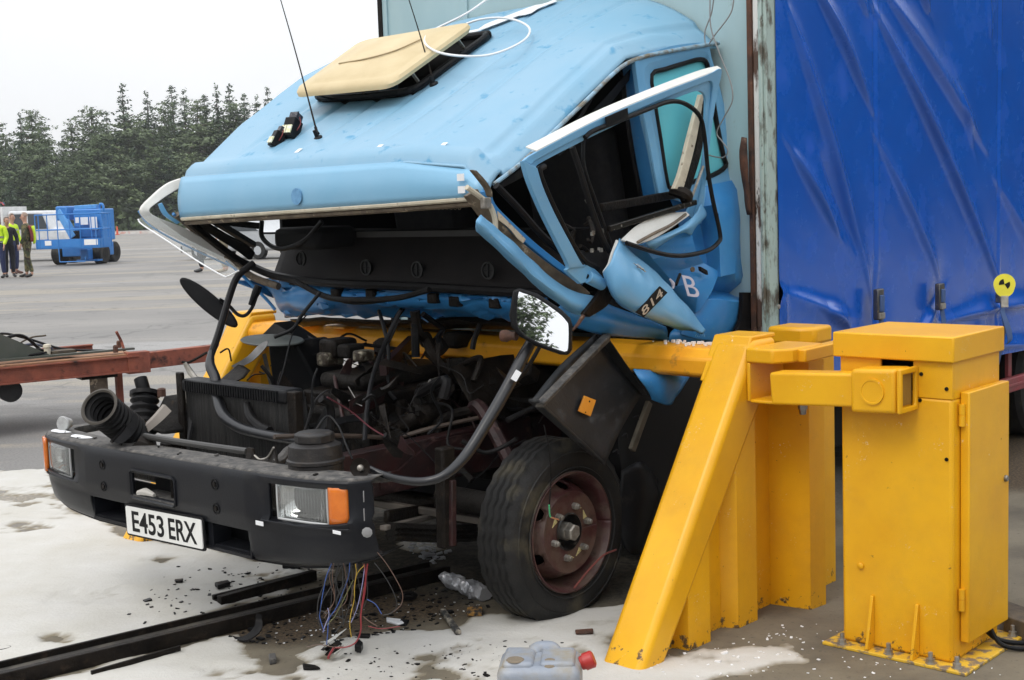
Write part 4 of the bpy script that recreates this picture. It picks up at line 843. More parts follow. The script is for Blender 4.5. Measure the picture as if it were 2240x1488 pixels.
    # fold of door panel hanging behind the frame foot
    MB().patch([[P(1530, 1100, 1.09), P(1490, 1170, 1.12), P(1380, 1255, 1.14), P(1180, 1340, 1.18)], [P(1560, 1180, 1.10), P(1480, 1235, 1.14), P(1400, 1275, 1.16), P(1200, 1370, 1.18)], [P(1480, 1250, 1.10), P(1465, 1300, 1.12), P(1400, 1290, 1.14), P(1220, 1400, 1.15)]], 5).build('door_lower_fold', cabblue, LR, smooth=50, solid=.004)
    # cream strut, black strut
    MB().strip([P(1525, 420, 1.05), P(1450, 700, 1.07), P(1400, 900, 1.09), P(1360, 1010, 1.1)], [P(1548, 420, 1.05), P(1500, 700, 1.07), P(1450, 900, 1.09), P(1415, 1020, 1.1)], NN*-.02).build('bent_strut', cream, LR, bevel=.003)
    MB().strip([P(1548, 430, 1.045), P(1500, 740, 1.06), P(1445, 940, 1.08), P(1405, 1060, 1.09)], [P(1562, 470, 1.045), P(1540, 740, 1.06), P(1480, 960, 1.08), P(1445, 1060, 1.09)], NN*-.02).build('bent_strut', greasy, LR, bevel=.003)
    MB().tube([P(1540, 870, 1.09), P(1500, 980, 1.1), P(1470, 1060, 1.1)], .006, n=6).build('bent_wire', zinc, LR)
    MB().tube([P(1330, 1020, 1.06), P(1400, 1035, 1.1), P(1440, 1060, 1.12), P(1420, 1090, 1.1)], [.02, .03, .02], n=8).build('torn_lump', greasy, LR)
    # jumble inside the door bottom
    r = random.Random(12)
    for k in range(9):
        x, y = r.uniform(700, 950), r.uniform(1150, 1420); a = P(x, y, 1.12); c = P(x+r.uniform(-120, 120), y+r.uniform(-90, 110), 1.08)
        MB().tube([a, a.lerp(c, .5)+ZZ*r.uniform(-.03, .03), c], r.uniform(.004, .010), n=6).build('door_mechanism_rod', greasy, LR)
    for k in range(7):
        p = P(r.uniform(840, 960), r.uniform(1240, 1430), 1.165); s = r.uniform(.003, .007)
        MB().box(p, TT*s, NN*s, ZZ*s*1.6).build('glass_shard', zinc, LR)
    MB().beam(P(905, 1290, 1.17), P(930, 1345, 1.17), .008, .012).build('chrome_clip', zinc, LR)
    MB().beam(P(800, 1080, 1.18), P(845, 1150, 1.18), .004, .004).build('chrome_clip', zinc, LR)
make_cab_side()

def make_front():
    Q = lambda x, y: (280+x/2.732, 400+y/2.732)
    def U(x, y, u): a, c = Q(x, y); return KU(a, c, u)
    # dashboard with five round vents
    def dz(v, t): # t 0 top 1 bottom
        top = 1.50+.0*v; bot = 1.30-.015*v
        return top+(bot-top)*t
    rows = []
    for t in np.linspace(0, 1, 7):
        rows.append([W(1.22+.06*math.cos(t*2.4)+.10*(abs(v)**3), v, 1.535+(1.29-1.535)*t-.03*abs(v)*t-.01*v) for v in np.linspace(-.93, .93, 30)])
    MB().grid(rows).build('dashboard', dashm, LR, smooth=60, solid=.01)
    MB().patch([[W(1.20, v, 1.53) for v in (-.93, -.3, .3, .93)], [W(1.5, v, 1.52) for v in (-.93, -.3, .3, .93)]], 4).build('dashboard_top', interior, LR, solid=.01)
    for (x, y) in ((660, 566), (803, 585), (915, 590), (1070, 592)):
        p = KU(x, y, 1.19); b = MB().lathe(p, -TT, [(0, .036), (.010, .036), (.010, .030), (.002, .028), (.002, .001)], 24)
        vnt = b.build('air_vent', mat('vent_black', (.006, .006, .006), .5), LR)
        MB().beam(p-TT*.006-ZZ*.028, p-TT*.006+ZZ*.028, .004, .004, up=NN).beam(p-TT*.006-NN*.028, p-TT*.006+NN*.028, .004, .004).build('vane', blackpl, vnt)
    MB().lbox(1.185, 1.2, -.2, .75, 1.5, 1.525).build('parcel_ledge', mat('ledge', (.045, .042, .04), .6), LR)
    MB().tube([U(800, 230, 1.0), U(800, 320, .98), U(860, 380, .97), U(940, 392, .97), U(1060, 340, .98), U(1160, 230, 1.0)], .011, n=8).build('steering_wheel_rim', blackpl, LR)
    MB().box(KU(690, 520, 1.1), TT*.12, NN*.16, ZZ*.05).build('instrument_hood', interior, LR, bevel=.03)
    # wiper-like coil of cable under the header
    for k in range(15):
        if k in (2, 5, 8): continue
        x = 1620+k*25; MB().tube([U(x, 128, .80), U(x+3, 155, .80), U(x+16, 158, .80), U(x+20, 130, .80)], .0016, n=5, sm=3).build('coiled_cord', khaki, LR)
    # rubber bands of the windscreen opening below the dashboard
    MB().tube([U(330, 205, .80), U(480, 330, .95), U(640, 450, 1.1), U(740, 500, 1.17), U(900, 560, 1.17), U(1200, 600, 1.16), U(1700, 620, 1.15), U(2200, 650, 1.16), W(1.22, .93, 1.27)], .020, n=8).build('lower_screen_seal', rubber, LR)
    MB().tube([U(290, 190, .80), U(440, 320, .95), U(600, 450, 1.08), U(740, 560, 1.14), U(900, 620, 1.15)], .017, n=8).build('pillar_seal', khaki, LR)
    MB().tube([U(270, 185, .785), U(400, 300, .93), U(560, 440, 1.06), U(700, 570, 1.12), U(830, 700, 1.16), U(880, 760, 1.18)], .008, n=8).build('pillar_edge', deepblue, LR)
    MB().strip([U(345, 210, .83), U(480, 300, .98), U(640, 400, 1.1), U(720, 460, 1.18)], [U(420, 215, .86), U(560, 300, 1.0), U(690, 370, 1.12), U(740, 420, 1.2)], TT*.02).build('far_door_post', interior, LR)
    MB().beam(U(330, 210, .84), U(800, 260, 1.15), .05, .03).build('far_door_rail', interior, LR)
    MB().beam(U(500, 220, .95), U(750, 370, 1.3), .03, .025).build('far_door_rail', interior, LR)
    # far side door skin, under the window gap
    MB().patch([[W(1.05, -.97, 1.30), W(1.2, -.985, 1.30), W(1.5, -.98, 1.32), W(2.2, -.98, 1.45)], [W(1.18, -.97, 1.25), W(1.3, -.98, 1.2), W(1.6, -.97, 1.15), W(2.2, -.97, 1.15)]], 4, crump=.01).build('far_door_skin', deepblue, LR, solid=.01)
    MB().patch([[W(1.55, -.97, 2.28), W(1.9, -.97, 2.42), W(2.28, -.97, 2.5)], [W(1.55, -.98, 1.5), W(1.9, -.98, 1.6), W(2.28, -.98, 1.7)]], 3).build('far_quarter_panel', cabblue, LR, solid=.01)
    # front apron, buckled, over the beam
    rows = [[U(740, 560, 1.24), U(1000, 600, 1.22), U(1300, 625, 1.21), U(1700, 640, 1.2), U(2150, 660, 1.2), U(2500, 700, 1.2)],
            [U(850, 640, 1.26), U(1000, 660, 1.20), U(1300, 680, 1.19), U(1700, 690, 1.2), U(2150, 690, 1.18), U(2500, 740, 1.2)],
            [U(900, 720, 1.28), U(1050, 745, 1.22), U(1300, 730, 1.24), U(1700, 740, 1.24), U(2150, 745, 1.22), U(2500, 790, 1.2)],
            [U(950, 790, 1.34), U(1100, 785, 1.30), U(1300, 790, 1.32), U(1700, 795, 1.32), U(2150, 800, 1.3), U(2500, 830, 1.28)]]
    MB().patch(rows, 9, crump=.028, cs=5, seed=3).build('front_apron', deepblue, LR, smooth=24, solid=.006)
    MB().patch([[p+ZZ*-.02+TT*.02 for p in rows[3]], [p-ZZ*.06+TT*.1 for p in rows[3]]], 4, crump=.01).build('apron_flange', greasy, LR, solid=.006)
    for (x, y) in ((1250, 660), (1460, 665), (1830, 690), (1960, 710), (2200, 720)):
        MB().box(U(x, y, 1.185), TT*.02, NN*.028, ZZ*.022).build('apron_bracket', greasy, LR, bevel=.008)
    MB().tube([U(1000, 590, 1.1), U(1180, 680, 1.08), U(1350, 700, 1.06), U(1600, 690, 1.04), U(1800, 640, 1.04)], .013, n=8).build('loom_hose', rubber, LR)
    MB().tube([U(1050, 610, 1.12), U(1300, 715, 1.1), U(1550, 705, 1.06), U(1780, 650, 1.06)], .006, n=8).build('loom_hose', rubber, LR)
    # white primer frame and broken windscreen edge on the far side
    a = [(392, 390), (362, 402), (330, 428), (303, 460), (325, 488), (370, 515), (430, 545), (490, 572), (515, 580)]
    c = [(390, 412), (372, 422), (345, 440), (322, 461), (345, 478), (390, 495), (440, 522), (480, 550), (505, 570)]
    MB().strip([K(x, y, -1.06) for x, y in a], [K(x, y, -1.04) for x, y in c], NN*.02).build('far_door_frame', whitep, LR, bevel=.004)
    MB().tube([K(x, y, -1.075) for x, y in ((303, 462), (325, 491), (370, 519), (430, 549), (492, 577), (520, 590))], .005, n=6).build('frame_edge', deepblue, LR)
    MB().strip([K(x, y, -1.02) for x, y in ((345, 447), (356, 470), (385, 490))], [K(x, y, -1.02) for x, y in ((352, 444), (366, 468), (392, 487))], NN*.01).build('torn_skin', cabblue, LR)
    g = [KU(x, y, .62) for x, y in ((300, 478), (310, 490), (430, 570), (490, 600), (505, 600), (520, 590), (500, 570), (400, 520), (330, 470))]
    gm = bpy.data.materials.new('clear_glass'); gm.use_nodes = True; gb = gm.node_tree.nodes['Principled BSDF']; gb.inputs['Base Color'].default_value = (.9, .95, .94, 1); gb.inputs['Roughness'].default_value = .02; gb.inputs['Alpha'].default_value = .10; gb.inputs['Specular IOR Level'].default_value = .3
    gs = MB().ext(g, TT*.006).build('windscreen_remnant', gm, LR, smooth=0)
    MB().tube([KU(x, y, .618) for x, y in ((302, 480), (312, 492), (370, 530), (430, 570), (485, 602), (500, 604), (522, 592))], .0035, n=6).build('glass_edge', whitem, LR)

    # ---- bumper
    def plan(v): # u of the bumper face
        a = abs(v)
        return interp(a, [0, .55, .8, .92, 1.0, 1.05, 1.08, 1.085], [0, .0, .02, .045, .085, .13, .20, .30])
    svs = []
    q = 0.
    P0 = [(0, 0), (0, .55), (.015, .8), (.035, .92), (.065, 1.0), (.10, 1.035), (.15, 1.058), (.25, 1.065)]
    half = cr([Vector((a, b, 0)) for a, b in P0], 5)
    path = [(p.x, -p.y) for p in half[::-1]][:-1]+[(p.x, p.y) for p in half]
    # add feature columns
    feats = [-.54, -.455, -.415, -.262, .262, .53, -.195, .095, .66, .70, .935, 1.005]
    def uat(v):
        xs = [p[1] for p in path]; us = [p[0] for p in path]; return float(np.interp(v, xs, us))
    vs = sorted(set([round(p[1], 3) for p in path]+[f for f in feats]+[-.985, -.93, -.70, -.66]))
    vs = [v for i, v in enumerate(vs) if i == 0 or v-vs[i-1] > .004]
    def zbot(v): return .400+interp(abs(v), [0, .55, .8, .95, 1.04, 1.065], [0, .0, .012, .034, .06, .08])+.006*v
    def ztopb(v): return .722+.014*v
    def dent(v, t): return 0
    tl = [0, .06, .13, .27, .34, .385, .49, .56, .73, .76, .90, .965, 1.0]
    rows = []
    for t in tl:
        r = []
        for v in vs:
            z = zbot(v)+(ztopb(v)-zbot(v))*t
            off = interp(t, [0, .06, .3, .42, .46, .93, 1], [.035, .015, .0, .0, -.012, -.012, .0])
            if abs(v) > .60 and .5 < t < .93: off += .012
            r.append(W(uat(v)+off, v, z))
        rows.append(r)
    def skip(i, j):
        v = (vs[j]+vs[j+1])/2; t = (tl[i]+tl[i+1])/2
        if -.54 < v < .53 and .06 < t < .34: return True
        if -.195 < v < .095 and .49 < t < .76: return True
        for s in (-1, 1):
            if .66 < v*s < 1.005 and .49 < t < .965-.0: return (.56-.08) < t < .93
        return False
    b = MB().grid(rows, skip)
    bu = b.build('bumper', bumperm, LR, smooth=42, solid=.014, bevel=.004)
    # dusty top deck and underside
    dp = lambda v: .135-.03*min(1, max(0, (abs(v)-.9)/.15))
    rows = [[W(uat(v)+.0, v, ztopb(v)-.001) for v in vs], [W(uat(v)+.012, v, ztopb(v)+.007) for v in vs], [W(uat(v)+.03, v*.995, ztopb(v)+.008) for v in vs], [W(uat(v)+dp(v), v*.97, ztopb(v)+.004) for v in vs], [W(uat(v)+dp(v)+.004, v*.97, ztopb(v)-.03) for v in vs]]
    MB().grid(rows).build('bumper_top', dustm, bu, smooth=40, solid=.004)
    MB().grid([[W(uat(v)+.035, v, zbot(v)) for v in vs], [W(uat(v)+.14, v*.98, zbot(v)+.005) for v in vs]]).build('bumper_underside', blackpl, bu, solid=.005)
    # intake floor with slots, back, divider
    MB().lbox(.13, .14, -.56, .55, .40, .56).build('intake_back', inkm, bu)
    MB().lbox(.01, .13, -.54, .53, .410, .420).build('intake_floor', bumperm, bu)
    for k in range(20):
        for v0 in (-.52, .275):
            v = v0+k*.0125
            MB().box(W(.065, v, .424), TT*.05, NN*.0028+TT*.004, ZZ*.005).build('grille_slat', bumperm, bu)
    MB().lbox(.012, .13, .523, .53, .41, .51).build('intake_cheek', bumperm, bu); MB().lbox(.012, .13, -.54, -.533, .41, .51).build('intake_cheek', bumperm, bu)
    MB().lbox(.012, .09, -.30, -.27, .41, .51).build('intake_rib', bumperm, bu); MB().lbox(.012, .09, .27, .30, .41, .51).build('intake_rib', bumperm, bu)
    # hatch pocket
    MB().lbox(.10, .11, -.21, .11, .55, .66).build('pocket_back', inkm, bu); MB().lbox(-.012, .10, -.195, .095, .548, .556).build('pocket_floor', dustm, bu)
    MB().lathe(W(.05, .0, .557), ZZ, [(0, .014), (.09, .014)], 14).build('towing_pin', greasy, bu)
    L = [W(-.014, v, z) for v, z in ((-.205, .555), (-.205, .645), (-.19, .655), (.09, .655), (.105, .645), (.105, .555), (.09, .545), (-.19, .545))]
    MB().tube(L, .006, n=6, sm=1, closed=True).build('pocket_rim', bumperm, bu)
    MB().tube([W(.0, -.17, .562), W(.0, -.12, .572), W(.0, -.06, .567)], [.012, .016, .008], n=8).build('sand_heap', mat('sand_bit', (.5, .48, .44), .9), bu)
    for (x, y) in ((223.6, 1017), (227, 1064), (470, 1060), (473.5, 1113)):
        p = KU(x, y, -.013); MB().lathe(p, -TT, [(0, .021), (.003, .021), (.003, .017), (-.004, .015)], 20).build('bolt_recess', blackpl, bu); MB().lathe(p, -TT, [(-.004, .010), (.005, .010)], 6).build('bolt', greasy, bu)
    # number plate
    a = math.radians(0); pc = W(-.012, -.008, .452); X = (KU(440, 1136, 0)-KU(277, 1105, 0)).normalized(); Y = (ZZ-X*ZZ.dot(X)).normalized(); X = NN*1; 
    c = [KU(277.4, 1105.4, -.010), KU(440.1, 1136, -.010), KU(443.9, 1202.3, -.010), KU(282.1, 1167, -.010)]
    ctr = (c[0]+c[1]+c[2]+c[3])/4; X = ((c[1]-c[0])+(c[2]-c[3])).normalized(); Y = ((c[0]-c[3])+(c[1]-c[2])); Y = (Y-X*Y.dot(X)).normalized()
    N_ = X.cross(Y)
    def rect(w_, h_, r_, o_):
        q = []
        for sx, sy, a0 in ((1, 1, 0), (-1, 1, 90), (-1, -1, 180), (1, -1, 270)):
            for k in range(5): t = math.radians(a0+k*22.5); q.append(ctr+X*(sx*(w_-r_)+r_*math.cos(t))+Y*(sy*(h_-r_)+r_*math.sin(t))+N_*o_)
        return q
    MB().ext(rect(.268, .063, .012, -.006), N_*.006).build('plate_surround', inkm, bu)
    npl = MB().ext(rect(.258, .0545, .008, .0), N_*.004).build('number_plate', platem, bu)
    for tx, cx, wd in (('E453', -.104, .222), ('ERX', .132, .184)): text_mesh(tx, .112, 'plate_characters', inkm, bu, ctr+N_*.0046+X*cx-Y*.001, X, Y, .0006, width=wd, bold=.0018)
    # lamps
    for s in (1, -1):
        def lp(v, z, o): return W(uat(v*s)+o, v*s, z+.014*v*s)
        vs_ = np.linspace(.70, .930, 8); zs = np.linspace(.572, .708, 6)
        rows = [[lp(v, z, .004-.010*math.sin(math.pi*(z-.57)/.14)*math.sin(math.pi*(v-.69)/.25)) for v in vs_] for z in zs]
        MB().grid([[lp(v, z, .018+.075*(math.sin(math.pi*(v-.699)/.232)*math.sin(math.pi*(z-.571)/.138))**.6) for v in np.linspace(.70, .930, 16)] for z in np.linspace(.572, .708, 12)]).build('lamp_reflector', reflm, bu)
        b = MB().grid(rows); hl = b.build('headlamp', glassm, bu, smooth=60, solid=.004)
        k = [rows[0][i] for i in range(8)]+[rows[i][7] for i in range(1, 6)]+[rows[5][i] for i in range(6, -1, -1)]+[rows[i][0] for i in range(4, 0, -1)]
        MB().tube(k, .0045, n=6, sm=1, closed=True).build('headlamp_rim', galv, hl)
        for j in range(1, 18): 
            v = .70+.23*j/18; MB().tube([lp(v, .578, .002), lp(v, .702, .002)], .0009, n=4, sm=1).build('lens_flute', glassm, hl)
        rows = [[lp(v, z, -.002+.012*max(0, (v-.98)/.03)) for v in np.linspace(.938, 1.003, 6)] for z in (.568, .60, .64, .68, .712)]
        MB().grid(rows).build('indicator_lamp', amber, bu, smooth=60, solid=.016)
        # pocket around the lamps
        MB().grid([[lp(v, z, .055) for v in (.64, .75, .85, .95, 1.01)] for z in (.55, .725)]).build('lamp_pocket', blackpl, bu, solid=.004)
        MB().strip([lp(v, .556, -.012) for v in (.62, .72, .84, .95, 1.01)], [lp(v, .562, .03) for v in (.62, .72, .84, .95, 1.01)], ZZ*.006).build('lamp_ledge', bumperm, bu, bevel=.002)
    for (x, y, w_, h_) in ((576, 1143, .022, .008), (745, 1163, .02, .006)):
        p = KU(x, y, .0)-TT*.016; MB().box(p, NN*w_, ZZ*h_, TT*.001).build('glue_patch', whitem, bu, bevel=.002)
    # round marker lamps on stalks
    p = KD(128, 929, 5.72); MB().lathe(p+TT*.03, (C0-p).normalized()*.5-TT*.9, [(-.03, .02), (0, .030), (.012, .034), (.018, .030), (.022, .001)], 24).build('marker_lamp', mat('scuffed_lens', (.42, .43, .42), .35, col2=(.3, .3, .3), scale=30), bu); MB().tube([p+TT*.03-ZZ*.02, p+TT*.04-ZZ*.05], .010, n=8, sm=1).build('lamp_stalk', rubber, bu)
    p = KD(788, 1024, 4.42); sk = MB().lathe(p, (C0-p).normalized()*.8-TT*.4, [(-.03, .012), (-.012, .03), (0, .034), (.003, .034), (.0, .027), (-.008, .006)], 24).build('marker_socket', greasy, bu)
    MB().lathe(p, (C0-p).normalized()*.8-TT*.4, [(-.008, .012), (.006, .010), (.01, .004)], 12).build('bulb', zinc, sk)
    # scratch marks near the right end
    for (x, y, h_) in ((796, 1085, .018), (797, 1125, .02)):
        p = K(x, y, 1.075); MB().box(p+NN*.006-TT*.006, NN*.004-TT*.004, ZZ*h_, (NN+TT)*.001).build('scuff', mat('grey_scuff', (.28, .28, .28), .7), bu, bevel=.001)
    p = K(803, 1165, 1.075); MB().lathe(p, NN-TT, [(0, .018), (.003, .012), (.004, .006)], 9).build('scuff', MATS['grey_scuff'], bu)
    for k in range(9):   # chips and flakes on the deck
        v = rnd.uniform(-.95, .9); p = W(uat(v)+rnd.uniform(.03, .11), v, ztopb(v)+.010); s = rnd.uniform(.004, .013)
        MB().box(p, (TT+NN*rnd.uniform(-1, 1)).normalized()*s, NN*s*.5, ZZ*.003).build('flake', [blackpl, dustm, castm][k % 3], bu)
    for (v, w_) in ((-.93, .05), (-.70, .055)):
        c_ = W(uat(v)+.055, v, ztopb(v)+.010); MB().ext([c_+NN*(w_*1.3*math.cos(t)*(1+.2*math.sin(3*t)))+TT*(.030*math.sin(t)*(1+.3*math.cos(2*t))) for t in np.linspace(0, 6.28, 13)[:-1]], ZZ*.0015).build('bare_patch', whitem, bu)
make_front()

# ---- load body: front wall, corner post, curtain
def make_body():
    u0 = 2.33; V = 1.205; ZB, ZT = .66, 3.35
    MB().lbox(u0, u0+.03, -1.235, V-.07, .60, ZT).build('body_front_wall', panelm, LR, bevel=.002)
    for v in (-1.24, -.62, .35):
        MB().lbox(u0-.012, u0, v, v+.05, .60, ZT).build('wall_batten', panelm, LR, bevel=.002)
    MB().lbox(u0-.02, u0+.03, -1.255, -1.223, .6, ZT).build('wall_edge', greasy, LR, bevel=.002)
    b = MB()
    for z in (2.55, 2.60, 2.66, 2.72, 2.78, 2.9): b.lathe(W(u0-.012, -V+.03, z), -TT, [(0, .005), (.003, .003)], 6)
    for v in (-.45, .05): b.lathe(W(u0, v, 2.72), -TT, [(0, .006), (.003, .003)], 6)
    # corner post: rusty channel, white flaking bead, pale outer angle
    c = V
    MB().lbox(u0-.03, u0+.03, c-.07, c-.045, .55, ZT).build('post_channel', rustm, LR, bevel=.004)
    MB().lbox(u0-.022, u0+.03, c-.045, c-.012, .55, ZT).build('post_bead', postm, LR, bevel=.008)
    MB().lbox(u0-.032, u0+.03, c-.012, c+.006, .55, ZT).build('post_angle', mat('post_paint', (.36, .46, .43), .6, col2=(.10, .09, .07), scale=16, fac=(.52, .64), dirt=(.08, .05, .03), dscale=40, dpos=(.6, .7), bump=.2, stretch=(1, 1, .4)), LR, bevel=.004)
    MB().lbox(u0-.02, u0+.06, c+.006, c+.022, .55, ZT).build('post_edge', MATS['post_paint'], LR, bevel=.003)
    MB().patch([[K(1622, 300, c-.07), K(1634, 302, c-.05)], [K(1617, 345, c-.08), K(1636, 350, c-.05)], [K(1628, 420, c-.08), K(1640, 420, c-.05)], [K(1634, 470, c-.07), K(1642, 470, c-.05)]], 3, crump=.01, cs=20).build('torn_bracket', rustm, LR, solid=.006)
    # dark clutter between cab and body, low down
    MB().strip([K(1625, 640, 1.12), K(1622, 700, 1.12), K(1600, 745, 1.12)], [K(1645, 640, 1.13), K(1645, 720, 1.13), K(1640, 760, 1.13)], NN*-.02, 2).build('rubber_buffer', rubber, LR)
    # curtain
    W0 = 1.231
    ridges = []
    def uzk(x, y): p = K(x, y, W0); q = uvz(p); return q[0], q[2]
    for (a, c_, wd, am) in (((1712, -10), (1905, 640), .034, .014), ((1765, -60), (1902, 232), .030, .016), ((1905, 10), (2192, 640), .036, .018), ((1728, 325), (1835, 520), .028, .012),
                            ((1915, 300), (2060, 625), .035, .010), ((1925, -30), (2150, 320), .05, .012), ((2000, -40), (2030, 30), .03, .012), ((1860, -40), (1900, 40), .03, .008), ((2150, -60), (2165, 90), .03, .008),
                            ((1790, 330), (1880, 560), .04, -.008), ((2090, 180), (2130, 330), .03, .006), ((2180, 400), (2300, 640), .05, .01), ((1860, 690), (1720, 640), .05, .010), ((2060, 640), (1990, 760), .05, .010), ((2060, 705), (2300, 660), .035, .014), ((2110, 775), (2300, 750), .03, .008), ((1800, 680), (1860, 720), .03, .012),
                            ((1700, 620), (1716, 720), .02, .01), ((2230, -50), (2300, 200), .03, .012)):
        ridges.append((uzk(*a), uzk(*c_), wd, am))
    us = np.concatenate([np.arange(u0+.05, 5.3, .010), np.arange(5.3, 6.6, .03)]); zs = np.arange(ZB, 2.75, .011); zs = np.concatenate([zs, np.arange(2.75, ZT, .05)]); U, Z = np.meshgrid(us, zs)
    h = np.zeros(U.shape)
    for (a, c_, wd, am) in ridges:
        dx, dz = c_[0]-a[0], c_[1]-a[1]; L2 = dx*dx+dz*dz; t = ((U-a[0])*dx+(Z-a[1])*dz)/L2; tc_ = np.clip(t, 0, 1)
        # gentle bow, sharper on one side
        px, pz = a[0]+tc_*dx, a[1]+tc_*dz; L_ = math.sqrt(L2); sd_ = ((U-a[0])*dz-(Z-a[1])*dx)/L_+.05*L_*np.sin(np.pi*tc_)*.25
        fall = np.sin(np.pi*np.clip(tc_, .03, .97))**.6; end = np.exp(-(np.maximum(0, np.abs(t-.5)-.5)*L_/.08)**2)
        wd = wd*1.05; h += 2.5*am*fall*end*np.exp(-np.abs(sd_/(wd*(.35+.65*fall)*np.where(sd_ > 0, .55, 1.5)))**1.6)
    h += vnoise(U*.6, Z*.35+U*.4, 2.2, 11, 3)*.007+vnoise(U*1.1+Z*.7, Z*.5, 5., 4, 3)*.0022
    for (x) in (1913, 2183): h += -.007*np.exp(-((U-uzk(x, 300)[0])/.010)**2)+.004*np.exp(-((U-uzk(x, 300)[0]-.03)/.012)**2)
    for (x, y) in ((1922, 640), (2056, 630), (2190, 650)): 
        p = uzk(x, y); h -= .018*np.exp(-(((U-p[0])/.09)**2+((Z-p[1]+.05)/.14)**2))
    h += .012*np.exp(-((Z-ZB)/.05)**2)*np.sin(U*9)
    rows = [[W(U[i, j], W0+h[i, j], Z[i, j]) for j in range(len(us))] for i in range(len(zs))]
    cu = MB().grid(rows).build('side_curtain', curtainm, LR, smooth=80)
    MB().lbox(u0+.03, 6.6, V-.03, V, ZB+.02, .80).lbox(u0+.03, 6.6, V-.05, V, ZT-.1, ZT).build('side_rail', greasy, LR)
    MB().lbox(u0+.03, 6.6, -V, V-.03, ZT, ZT+.03).build('body_roof', panelm, LR)
    MB().lbox(u0+.03, 6.6, -V, -V+.03, .70, ZT).build('far_curtain', curtainm, LR)
    MB().lbox(6.6, 6.64, -V, V, .70, ZT).build('rear_doors', panelm, LR)
    MB().lbox(u0+.0, 6.6, -V+.03, V-.05, .70, .80).build('load_floor', greasy, LR)
    # eyelet and screw
    p = K(1703, 671, 1.27); MB().lathe(p, NN, [(0, .010), (.004, .010), (.006, .005)], 12).build('eyelet', zinc, LR)
    # buckles
    for (x0, y0, x1, y1) in ((1922, 632, 1922, 700), (2056, 620, 2056, 678), (2187, 640, 2187, 662)):
        a = K(x0, y0, 1.285); c_ = K(x1, y1, 1.285); k = empty_part = None
        bk = MB().beam(a, c_, .030, .060, up=TT).build('buckle', mat('buckle_steel', (.12, .12, .12), .3, metal=.8, dirt=(.3, .24, .16), dscale=40, dpos=(.55, .65)), LR, bevel=.006)
        MB().beam(a-ZZ*.03+NN*.018, c_+ZZ*.04+NN*.018, .014, .034, up=TT).build('webbing', mat('webbing_blue', (.05, .10, .24), .7), bk, bevel=.004)
        MB().beam(c_+ZZ*.005+NN*.015, c_+ZZ*.035+NN*.015, .016, .052, up=TT).build('cam_roller', zinc, bk, bevel=.003)
        MB().strip([c_, c_-ZZ*.08+NN*.01, c_-ZZ*.18+NN*.02, W(uvz(c_)[0]+.01, 1.26, .62)], [c_+TT*.045, c_-ZZ*.08+TT*.05+NN*.01, c_-ZZ*.17+TT*.045+NN*.015, W(uvz(c_)[0]+.05, 1.26, .62)], NN*.003).build('strap', MATS['webbing_blue'], bk)
    a = K(2187, 680, 1.29); MB().strip([a, a-ZZ*.10+NN*.03, a-ZZ*.17+NN*.045, a-ZZ*.19+NN*.03], [a+TT*.05, a-ZZ*.09+NN*.035+TT*.055, a-ZZ*.16+NN*.05+TT*.05, a-ZZ*.19+NN*.03+TT*.03], NN*.003).build('loose_strap_end', MATS['webbing_blue'], LR)
    # underride rail, tanks and chassis
    MB().lbox(4.55, 7.0, 1.16, 1.20, .41, .50).build('side_guard_rail', mat('guard_red', (.28, .035, .045), .5, col2=(.2, .06, .06), scale=10, bump=.2), LR, bevel=.01)
    MB().lbox(4.55, 7.0, 1.202, 1.21, .445, .465).build('side_guard_rib', MATS['guard_red'], LR, bevel=.004)
    MB().lbox(5.05, 5.10, 1.14, 1.16, .40, .80).build('side_guard_stay', MATS['guard_red'], LR)
    for s in (-1, 1):
        MB().lbox(.28, 7.0, s*.42-.035, s*.42+.035, .50, .69).build('chassis_rail', redframe if s > 0 else greasy, LR, bevel=.006)
    MB().lbox(3.0, 6.4, -.95, .85, .28, .69).build('underbody_blocker', mat('matt_black', (.004, .004, .004), .9), LR, bevel=.01)  # near-black box added to hide lit ground beyond, standing in for shade
    MB().lbox(2.35, 2.8, -.8, .7, .25, .7).build('fuel_tank', MATS['matt_black'], LR, bevel=.05, seg=3)
    for v0 in (-1.1, .75):
        for u in (5.9,): 
            MB().lathe(W(u, v0, .37), NN, [(0, .2), (0, .34), (.03, .37), (.25, .37), (.28, .34), (.28, .2)], 36).build('rear_wheel', tyrem, LR)
    # strip of dark between cab and curtain under the post
    MB().lbox(2.34, 2.42, .6, 1.2, .45, .72).build('body_cross_member', rustm, LR)
make_body()

